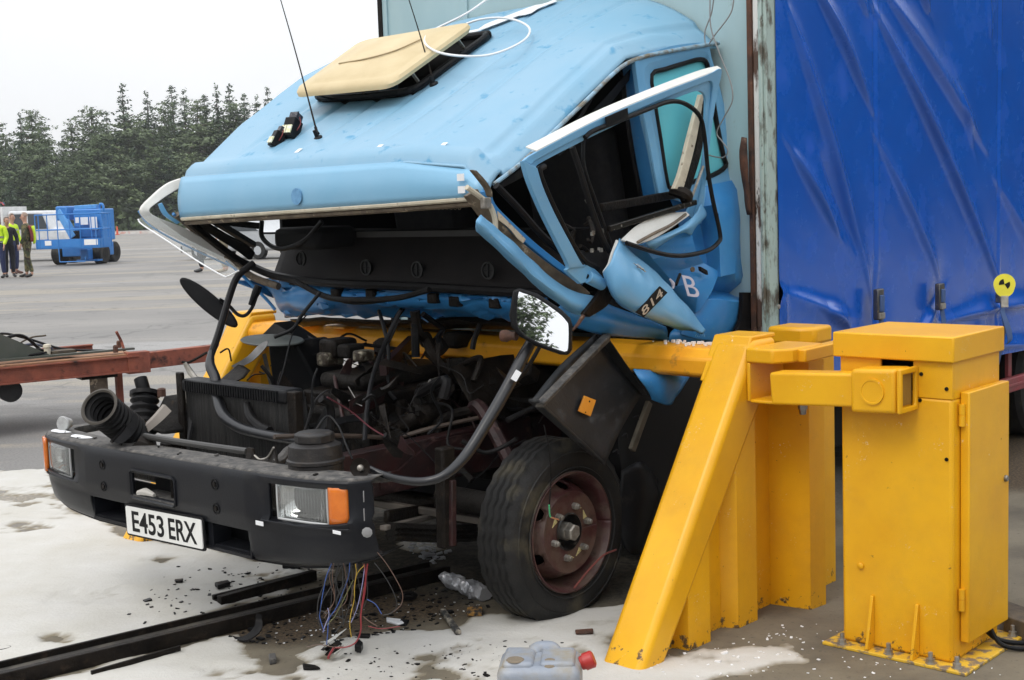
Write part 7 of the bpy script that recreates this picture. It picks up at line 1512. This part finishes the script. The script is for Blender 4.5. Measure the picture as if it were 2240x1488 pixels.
def make_lift():
    g = KZ(196, 577); f = Fr(g, -12); r = empty('boom_lift', g, 'blue self propelled boom lift with railed platform basket on the asphalt', 'boom lift')
    f2 = Fr(g, 78)
    for (x, y) in ((-.82, -.2), (-1.22, 1.3), (.75, -.2), (.35, 1.3)):
        fw = Fr(f(x, y, 0), 78); fwheel(fw, 0, 0, .37, .34, r, hub=castm)
    # wheels roll across the view; axle beams and chassis
    b = MB(); f.bx(b, -.75, .65, -.5, .6, .28, .75); b.build('chassis', liftblue, r, bevel=.03)
    b = MB(); f.bx(b, .05, .85, -.95, -.6, .12, .18); b.build('front_step', liftblue, r); b = MB(); f.bx(b, .2, .5, -.95, -.6, .18, .55); b.build('jib_base', liftblue, r, bevel=.03)
    b = MB(); f.bx(b, -.25, .80, -.45, .5, .82, 1.92); b.build('turntable_cover', liftblue, r, bevel=.04)
    b = MB(); f.bx(b, -.20, .75, -.50, -.45, .95, 1.35); b.build('access_door', mat('lift_blue_door', (.02, .14, .42), .5), r, bevel=.01)
    MB().beam(f(-.80, -.4, 1.90), f(-.20, -.55, .95), .20, .26).build('lower_boom', mat('boom_blue', (.10, .34, .70), .4), r, bevel=.02)
    b = MB(); f.bx(b, -.90, -.45, -.5, .1, 1.55, 2.05); b.build('boom_knuckle', liftblue, r, bevel=.05)
    MB().beam(f(-.3, -.2, 1.98), f(.55, -.2, 2.0), .16, .15).build('upper_boom', MATS['boom_blue'], r, bevel=.02); MB().tube([f(.62, -.2, 1.6), f(.64, -.2, 2.0), f(.70, -.2, 2.08), f(.78, -.2, 2.0), f(.78, -.2, 1.6)], .045, n=8).build('hose_guard', liftblue, r)
    for (x0, x1, z0, z1) in ((-.12, .02, 1.45, 1.64), (.08, .36, 1.38, 1.64), (.42, .70, 1.20, 1.64)):
        b = MB(); f.bx(b, x0, x1, -.56, -.545, z0, z1); b.build('notice', whitem, r)
    b = MB(); f.bx(b, -.35, .0, -.62, -.50, .72, 1.18); b.build('counter_tank', blackpl, r, bevel=.03)
    # basket
    bx0, bx1, by0, by1, zf = -.95, 1.45, -1.75, -1.0, .62
    bs = MB(); f.bx(bs, bx0, bx1, by0, by0+.03, zf, zf+.30); f.bx(bs, bx0, bx1, by1-.03, by1, zf, zf+.2); f.bx(bs, bx1-.03, bx1, by0, by1, zf, zf+.30); f.bx(bs, bx0, bx0+.03, by0, by1, zf, zf+.3); f.bx(bs, bx0, bx1, by0, by1, zf-.02, zf+.02); pf = bs.build('platform', liftblue, r)
    b = MB(); f.bx(b, .85, 1.35, by0-.01, by0-.002, zf+.08, zf+.27); b.build('notice', whitem, r); b = MB(); f.bx(b, -.62, -.38, by0-.01, by0-.002, zf+.10, zf+.26); b.build('notice', whitem, r)
    for z, nm in ((zf+1.14, 0), (zf+.62, 1)):
        MB().tube([f(bx0, by0, z), f(bx1-.15, by0, z), f(bx1, by0+.15, z), f(bx1, by1, z), f(bx0, by1, z), f(bx0, by0, z)], .022, n=7, sm=1).build('guard_rail', liftblue, r)
    for x, y in ((bx0, by0), (-.82, by0), (-.12, by0), (.72, by0), (bx1-.15, by0), (bx1, by0+.2), (bx1, by1), (bx0, by1), (.72, by1), (-.1, by1), (1.35, by1)):
        MB().tube([f(x, y, zf), f(x, y, zf+1.14)], .018, n=7, sm=1).build('rail_post', liftblue, r)
    MB().tube([f(-.12, by0-.0, zf), f(-.10, by0-.02, .15), f(.85, by0-.02, .15), f(.85, by0, .3)], .022, n=6, sm=1).build('step_tube', liftblue, r)
make_lift()
def make_pickup():
    g = KZ(130, 569); f = Fr(g, 172); r = empty('pickup_truck', g, 'white crew cab truck with flat bed parked behind the blue boom lift', 'truck')
    prof = [(-1.5, .45), (-1.5, 1.15), (-.25, 1.22), (.05, 1.95), (1.55, 1.97), (1.62, 1.2), (1.62, .45)]   # side outline of the cab, nose to -x
    b = MB(); b.ext([f(x, -.9, z) for x, z in prof], f.y*1.8); b.build('cab_body', mat('truck_white', (.62, .64, .66), .35, coat=.2), r, bevel=.09, seg=3)
    for y in (-.915, .9):
        b = MB(); b.ext([f(-.08, y, 1.25), f(.14, y, 1.82), (f(.72, y, 1.84)), f(.72, y, 1.25)], f.y*.015); b.build('side_window', windowm, r)
        b = MB(); b.ext([f(.82, y, 1.25), f(.82, y, 1.84), f(1.35, y, 1.84), f(1.40, y, 1.25)], f.y*.015); b.build('side_window', windowm, r)
    b = MB(); f.bx(b, 1.64, 1.655, -.6, .6, 1.3, 1.8); b.build('rear_window', windowm, r)
    b = MB(); f.bx(b, 1.7, 4.6, -1.0, 1.0, .78, .88); b.build('load_bed', castm, r)
    b = MB(); f.bx(b, 1.6, 4.5, -.4, .4, .45, .78); b.build('chassis', blackpl, r)
    b = MB(); f.bx(b, 1.72, 1.82, -.95, .95, .88, 2.15); b.build('headboard', whitepaint, r)
    for x in (-.85, 3.3):
        for y in (-.98, .75): fwheel(f, x, y, .38, .24, r, hub=castm)
    b = MB(); f.bx(b, -1.62, -1.48, -.9, .9, .42, .68); b.build('bumper', galv, r, bevel=.03)
    # things on the bed
    o = MB().lathe(f(2.05, .3, .88), ZZ, [(0, .12), (1.15, .12), (1.27, .05), (1.33, .04)], 18); tag(o.build('gas_cylinder', blackpl), 'tall black gas cylinder with brass valve on the truck bed', 'gas cylinder')
    o = MB().lathe(f(2.35, .1, .88), ZZ, [(0, .12), (1.05, .12), (1.2, .06), (1.3, .04)], 18); tag(o.build('gas_cylinder', mat('maroon_paint', (.14, .02, .03), .5, dirt=(.7, .7, .7), dscale=6, dpos=(.6, .65))), 'maroon gas cylinder with pale top on the truck bed', 'gas cylinder')
    o = MB().tube([f(2.05, .2, 2.2), f(2.2, .1, 2.32), f(2.4, .0, 2.25), f(2.55, -.1, 1.8), f(2.5, -.1, 1.3), f(2.3, -.2, 1.1)], .03, n=6); tag(o.build('gas_hose', mat('red_hose', (.3, .03, .04), .5)), 'red hose hung over the gas cylinders', 'hose')
    o = MB().tube([f(2.2, -.1, 2.3), f(2.5, -.2, 2.28), f(2.56, -.2, 2.0)], .025, n=6); tag(o.build('gas_hose', mat('blue_hose', (.05, .15, .35), .5)), 'short blue hose at the top of the gas cylinders', 'hose')
    o = MB(); f.bx(o, 2.6, 3.2, -.8, -.3, .88, 1.35); tag(o.build('blue_sack', mat('light_blue_sheet', (.12, .35, .62), .7, bump=1, bscale=4), bevel=.12, seg=3), 'light blue bundled sheet lying on the truck bed', 'bundle')
    o = MB(); f.bx(o, 3.3, 4.1, -.6, .3, .88, 1.3); tag(o.build('tool_chest', mat('pale_chest', (.45, .45, .42), .6), bevel=.03), 'pale tool chest at the rear of the truck bed', 'chest')
make_pickup()
def make_car(px, py, deg, col, label, name='parked_car', van=False):
    g = KZ(px, py); f = Fr(g, deg); r = empty(name, g, label, 'van' if van else 'car')
    if van: prof = [(-2.3, .35), (-2.35, 1.0), (-1.9, 1.25), (-1.3, 2.0), (2.3, 2.05), (2.35, .35)]
    else: prof = [(-2.1, .3), (-2.15, .62), (-1.9, .82), (-.95, .95), (-.35, 1.38), (.85, 1.42), (1.55, 1.0), (2.1, .95), (2.15, .55), (2.1, .3)]
    MB().ext([f(x, -.85, z) for x, z in prof], f.y*1.7).build('body', col, r, bevel=.10, seg=3)
    if not van:
        b = MB(); b.ext([f(-.85, -.87, .96), f(-.33, -.87, 1.33), f(.8, -.87, 1.36), f(1.35, -.87, .98)], f.y*1.74); b.build('side_glass', windowm, r)
        b = MB(); b.ext([f(-.97, -.7, .98), f(-.40, -.66, 1.36), f(-.40, .66, 1.36), f(-.97, .7, .98)], (-f.x*.6+ZZ*.5)*.03); b.build('windscreen', windowm, r)
    else:
        b = MB(); b.ext([f(-1.75, -.87, 1.3), f(-1.25, -.87, 1.9), f(-.5, -.87, 1.9), f(-.5, -.87, 1.3)], f.y*1.74); b.build('side_glass', windowm, r)
    for x in (-1.35, 1.3):
        for y in (-.88, .68): fwheel(f, x, y, .31, .20, r, hub=silver)
    b = MB(); f.bx(b, -2.2, -2.1, -.8, .8, .28, .5); b.build('bumper', blackpl, r, bevel=.02)
    for y in (-.72, .5): b = MB(); f.bx(b, -2.16, -2.08, y, y+.22, .62, .74); b.build('headlight', whitem, r, bevel=.02)
make_car(535, 566, -28, silver, 'silver car seen behind the hanging windscreen glass')
make_car(560, 535, 10, whitepaint, 'white van far off, glimpsed through the cab window opening', 'parked_van', True)
def make_lamp_post():
    g = KZ(17, 512); r = empty('street_lamp', g, 'pale street lamp with swan neck at the left edge, in front of the trees', 'street lamp')
    h = 4.7; g0 = g
    MB().tube([g0, g0+ZZ*h*.85, g0+ZZ*h], .055, n=8, sm=1).build('pole', galv, r)
    MB().tube([g0+ZZ*h, g0+ZZ*(h+.35)-Vector((.12, 0, 0)), g0+ZZ*(h+.42)-Vector((.4, 0, 0)), g0+ZZ*(h+.25)-Vector((.65, 0, 0)), g0+ZZ*(h-.0)-Vector((.72, 0, 0))], .045, n=8).build('neck', galv, r)
    MB().lathe(g0+ZZ*(h-.0)-Vector((.74, 0, 0)), -ZZ, [(0, .05), (.15, .1), (.3, .22), (.32, .2)], 16).build('lamp_shade', whitepaint, r)
make_lamp_post()
def make_guardrail():
    a = KZ(-260, 506); b = KZ(1150, 478); L_ = (b-a).length; d = (b-a)/L_; r = empty('guard_rail', a.lerp(b, .3), 'long grey steel guard rail at the far edge of the yard', 'barrier')
    for z in (.55, .78): MB().beam(a+ZZ*z, b+ZZ*z, .08, .16).build('rail', galv, r)
    n = 26
    for k in range(n): p = a+d*(L_*k/(n-1)); MB().beam(p, p+ZZ*.86, .12, .12, up=d).build('post', galv, r)
    a = KZ(-260, 522); b = KZ(1150, 495); m = mat('kerb_white', (.62, .61, .58), .7); d = (b-a).normalized()
    MB().beam(a+ZZ*.12, b+ZZ*.12, .5, .24); k = MB().beam(a+ZZ*.10, b+ZZ*.10, .5, .20).build('kerb', mat('kerb_stone', (.60, .58, .55), .8, col2=(.5, .47, .44), scale=1.2, dirt=(.55, .32, .28), dscale=.5, dpos=(.56, .6)), smooth=0); tag(k, 'pale kerb line with pinkish patches in front of the guard rail', kind='structure')
    p = KZ(257, 514); o = MB().lathe(p, ZZ, [(0, .22), (.05, .22), (.06, .1), (.7, .06), (.75, .02)], 14); tag(o.build('traffic_cone', mat('cone_red', (.6, .08, .03), .6)), 'small red traffic cone standing by the far kerb', 'cone')
make_guardrail()

# ------------------------------------------------------------------ trees
def crown(bm_v, bm_f, base, top, R_, n, size, r, droop=.35, shape='cone', rag=.25):
    H_ = top-base
    nw = int(H_*1.9); az0 = r.random()*6.28
    for i in range(nw):
        t = (i+r.random()*.6)/nw; z = base+H_*t
        if shape == 'cone': rr = R_*((1-t)**.9*(.55+.45*min(1, t*5)))+.10
        elif shape == 'pine': rr = R_*max(.12, math.sqrt(max(0, 1-((t-.42)/.60)**2)))*(.7+.5*r.random())
        else: rr = R_*math.sqrt(max(.02, 1-((t-.45)/.56)**2))
        nb = 5 if shape == 'cone' else 6
        for j in range(nb):
            az = az0+i*2.4+j*2*math.pi/nb+r.uniform(-.5, .5); L_ = rr*r.uniform(1-rag*1.6, 1+rag*.8)
            if r.random() < .06: L_ *= 1.35
            up_ = (.35*(t-.3) if shape == 'cone' else r.uniform(-.15, .5))
            m = max(2, int(L_*n)); 
            for k in range(m):
                s = (k+.6+r.random()*.5)/m; x = L_*s
                cx = math.cos(az)*x; cy = math.sin(az)*x; cz = z+up_*x-droop*x*x/max(R_, 1)*.35+r.gauss(0, .10)
                for q in range(5):
                    a = az+r.gauss(0, .7); sz = size*r.uniform(.5, 1.5)*(1.2-.72*t); e = r.uniform(-.7, .25)
                    ox, oy, oz = r.gauss(0, sz*.5), r.gauss(0, sz*.5), r.gauss(0, sz*.35)
                    dx, dy, dz = math.cos(a)*math.cos(e), math.sin(a)*math.cos(e), math.sin(e)
                    wx, wy, wz = -math.sin(a)*.30, math.cos(a)*.30, r.uniform(-.3, .3)
                    o = len(bm_v); c = (cx+ox, cy+oy, cz+oz)
                    bm_v.append((c[0]-dx*sz*.5, c[1]-dy*sz*.5, c[2]-dz*sz*.5)); bm_v.append((c[0]+wx*sz, c[1]+wy*sz, c[2]+wz*sz)); bm_v.append((c[0]+dx*sz*.8, c[1]+dy*sz*.8, c[2]+dz*sz*.8)); bm_v.append((c[0]-wx*sz, c[1]-wy*sz, c[2]-wz*sz))
                    bm_f.append((o, o+1, o+2, o+3))
PROTO = {}
def tree_proto(kind, seed):
    key = (kind, seed)
    if key in PROTO: return PROTO[key]
    r = random.Random(seed*13+len(kind)); v = []; f = []
    if kind == 'spruce': crown(v, f, 1.2, 15.2, 2.9, 5.4, .42, r, .5, 'cone', .3)
    elif kind == 'pine': crown(v, f, 1.6, 15, 3.1, 5.2, .44, r, .2, 'pine', .32)
    else: crown(v, f, .8, 12, 3.4, 5., .42, r, .1, 'round', .35)
    me = bpy.data.meshes.new('crown'); me.from_pydata(v, [], f); me.materials.append({'spruce': needle_b, 'pine': needle, 'round': needle_c}[kind])
    b = MB(); b.tube([Vector((0, 0, -.2)), Vector((.1, 0, 5)), Vector((.0, .1, 10)), Vector((0, 0, 14.4 if kind != 'round' else 10))], [.26, .2, .12, .03], n=8)
    for k in range(12):
        z = 3+k*.9; a = k*2.4; L_ = 2.4*(1-z/17); b.tube([Vector((0, 0, z)), Vector((math.cos(a)*L_, math.sin(a)*L_, z+.2))], [.07, .02], n=5, sm=1)
    tm = bpy.data.meshes.new('trunk'); tm.from_pydata([tuple(p) for p in b.v], [], b.f); tm.materials.append(bark)
    PROTO[key] = (me, tm); return PROTO[key]
LABS = {'spruce': 'dark pointed spruce in the wood beyond the guard rail', 'pine': 'grey green pine with ragged crown in the wood beyond the guard rail', 'round': 'bushy mid green tree in the wood beyond the guard rail'}
def plant(x, y, kind, seed, h, rot, label=None, group='trees of the wood at the edge of the yard', wd=1.):
    cm, tm = tree_proto(kind, seed); nm = {'spruce': 'spruce_tree', 'pine': 'pine_tree', 'round': 'leafy_tree'}[kind]
    s = h/(15. if kind != 'round' else 12.)
    r = bpy.data.objects.new(nm, None); scn.collection.objects.link(r); r.location = (x, y, 0); r.rotation_euler = (0, 0, rot); r.scale = (s*wd, s*wd, s)
    tag(r, label or LABS[kind], 'tree', group+(' ('+kind+')' if not label else ''))
    for nm_, m_ in (('crown', cm), ('trunk', tm)):
        o = bpy.data.objects.new(nm_, m_); scn.collection.objects.link(o); o.parent = r
def make_wood():
    r = random.Random(21)
    sil = [(-60, 285), (0, 282), (25, 310), (60, 272), (85, 262), (105, 285), (150, 312), (170, 285), (215, 252), (248, 262), (285, 205), (318, 262), (338, 222), (372, 238), (392, 205), (418, 215), (446, 232), (462, 222), (490, 204), (517, 200), (548, 218), (575, 225), (600, 205), (640, 215), (700, 225), (760, 220), (820, 215), (900, 225), (1000, 230)]
    def spot(px, D): d = ray(px, 490); k = D/math.hypot(d.x, d.y); return C0.x+d.x*k, C0.y+d.y*k
    for i, (px, py) in enumerate(sil):   # the trees that make the skyline
        D = 172+r.uniform(-4, 10); x, y = spot(px, D); hz_ = 484-(px/1120*39.7)+0
        h = 1.63+(hz_-py)/F*D*1.01; plant(x, y, 'spruce' if py < 225 or i % 3 == 0 else 'pine', 1+i % 3, h, r.random()*6.28, wd=r.uniform(.78, .98))
    for row, (D0, n, hs) in enumerate(((160, 30, .60), (166, 30, .75), (171, 28, .82))):
        for i in range(n):
            px = -80+i*(1150/n)+r.uniform(-14, 14); x, y = spot(px, D0+r.uniform(-2, 3))
            top = np.interp(px, [s[0] for s in sil], [s[1] for s in sil]); hz_ = 484-(px/1120*39.7)
            h = max(5, (hz_-top)/F*D0*hs*r.uniform(.8, 1.1)+1.6)
            plant(x, y, ['pine', 'spruce', 'round', 'pine'][r.randrange(4)], 1+r.randrange(3), h, r.random()*6.28, wd=r.uniform(.9, 1.25))
make_wood()
# a tree behind the camera, seen in the lorry's mirror
def mirror_tree():
    c = KD(1183, 705, 4.62); n = (-FW+RX*-.12+UY*.02).normalized()
    def refl_dir(x, y): d = ray(x, y).normalized(); return d-n*2*d.dot(n)
    d1 = refl_dir(1150, 740); d2 = refl_dir(1230, 690)
    for i, (x, y, kd, lab) in enumerate(((1140, 652, 'pine', 'tallest pine standing behind the camera, reflected in the mirror'), (1126, 640, 'pine', 'second pine standing behind the camera, reflected at the edge of the mirror'))):
        d = refl_dir(x, y); k = 40/math.hypot(d.x, d.y); p = c+d*k
        plant(p.x, p.y, kd, 2, max(6., p.z), 1.+i, label=lab, group='trees behind the camera')
mirror_tree()
# bright verge of low scrub under the trees
def scrub():
    r = random.Random(8); v = []; f = []
    for i in range(5200):
        px = r.uniform(-120, 1150); D = 158+r.uniform(-2.5, 10); d = ray(px, 490); k = D/math.hypot(d.x, d.y); x, y = C0.x+d.x*k, C0.y+d.y*k; z = r.uniform(0, 1.5)*r.random()+.1; s = r.uniform(.25, .5); a = r.uniform(0, 3.14)
        o = len(v); v += [(x-math.cos(a)*s, y-math.sin(a)*s, z), (x, y, z+s*.8), (x+math.cos(a)*s, y+math.sin(a)*s, z), (x, y, z-s*.5)]; f.append((o, o+1, o+2, o+3))
    me = bpy.data.meshes.new('undergrowth'); me.from_pydata(v, [], f); me.materials.append(needle); o = bpy.data.objects.new('undergrowth', me); scn.collection.objects.link(o); tag(o, 'low dark undergrowth along the foot of the wood', 'undergrowth', kind='stuff')
scrub()
def wood_behind():
    """the wood behind the photographer: what the mirror and the gloss of curtain and paint reflect"""
    r = random.Random(77)
    cm = KD(1183, 705, 4.62); nm = (-FW+RX*-.12+UY*.02).normalized(); dm = ray(1183, 705).normalized(); dm = dm-nm*2*dm.dot(nm); am = math.atan2(dm.y, dm.x)
    for i in range(64):
        a = math.radians(172+i*3.8+r.uniform(-1.2, 1.2)); D = r.uniform(36, 50)
        if abs((a-am+math.pi) % (2*math.pi)-math.pi) < math.radians(19): continue
        if -96 < (math.degrees(a)-360) < -60: D += 6
        x, y = D*math.cos(a), D*math.sin(a)
        plant(x, y, ['pine', 'spruce', 'round'][i % 3], 1+i % 3, r.uniform(9, 15), r.random()*6.28, label='tree in the wood behind the photographer', group='trees in the wood behind the photographer', wd=1.25)
wood_behind()

def haze():
    """damp air between the camera and the wood"""
    b = MB().box(Vector((0, 90, 12)), Vector((165, 0, 0)), Vector((0, 145, 0)), Vector((0, 0, 13.2))); me_o = b.build('haze', [], smooth=0); 
    m = bpy.data.materials.new('haze'); m.use_nodes = True; n = m.node_tree; n.nodes.clear(); o = n.nodes.new('ShaderNodeOutputMaterial'); v = n.nodes.new('ShaderNodeVolumePrincipled')
    v.inputs['Color'].default_value = (.93, .96, 1, 1); v.inputs['Density'].default_value = .0004; v.inputs['Anisotropy'].default_value = .2; n.links.new(v.outputs[0], o.inputs['Volume']); me_o.data.materials.clear(); me_o.data.materials.append(m)
    tag(me_o, 'thin damp haze over the whole yard', 'haze', kind='stuff')
haze()
def wood_right():
    r = random.Random(31)
    for i in range(30):
        d = ray(1240+i*75, 420); D = r.uniform(150, 170); k = D/math.hypot(d.x, d.y)
        plant(C0.x+d.x*k, C0.y+d.y*k, ['pine', 'spruce', 'pine', 'round'][i % 4], 1+i % 3, r.uniform(12, 17), r.random()*6.28, label='tree of the wood hidden behind the lorry', group='trees hidden behind the lorry', wd=1.3)
wood_right()
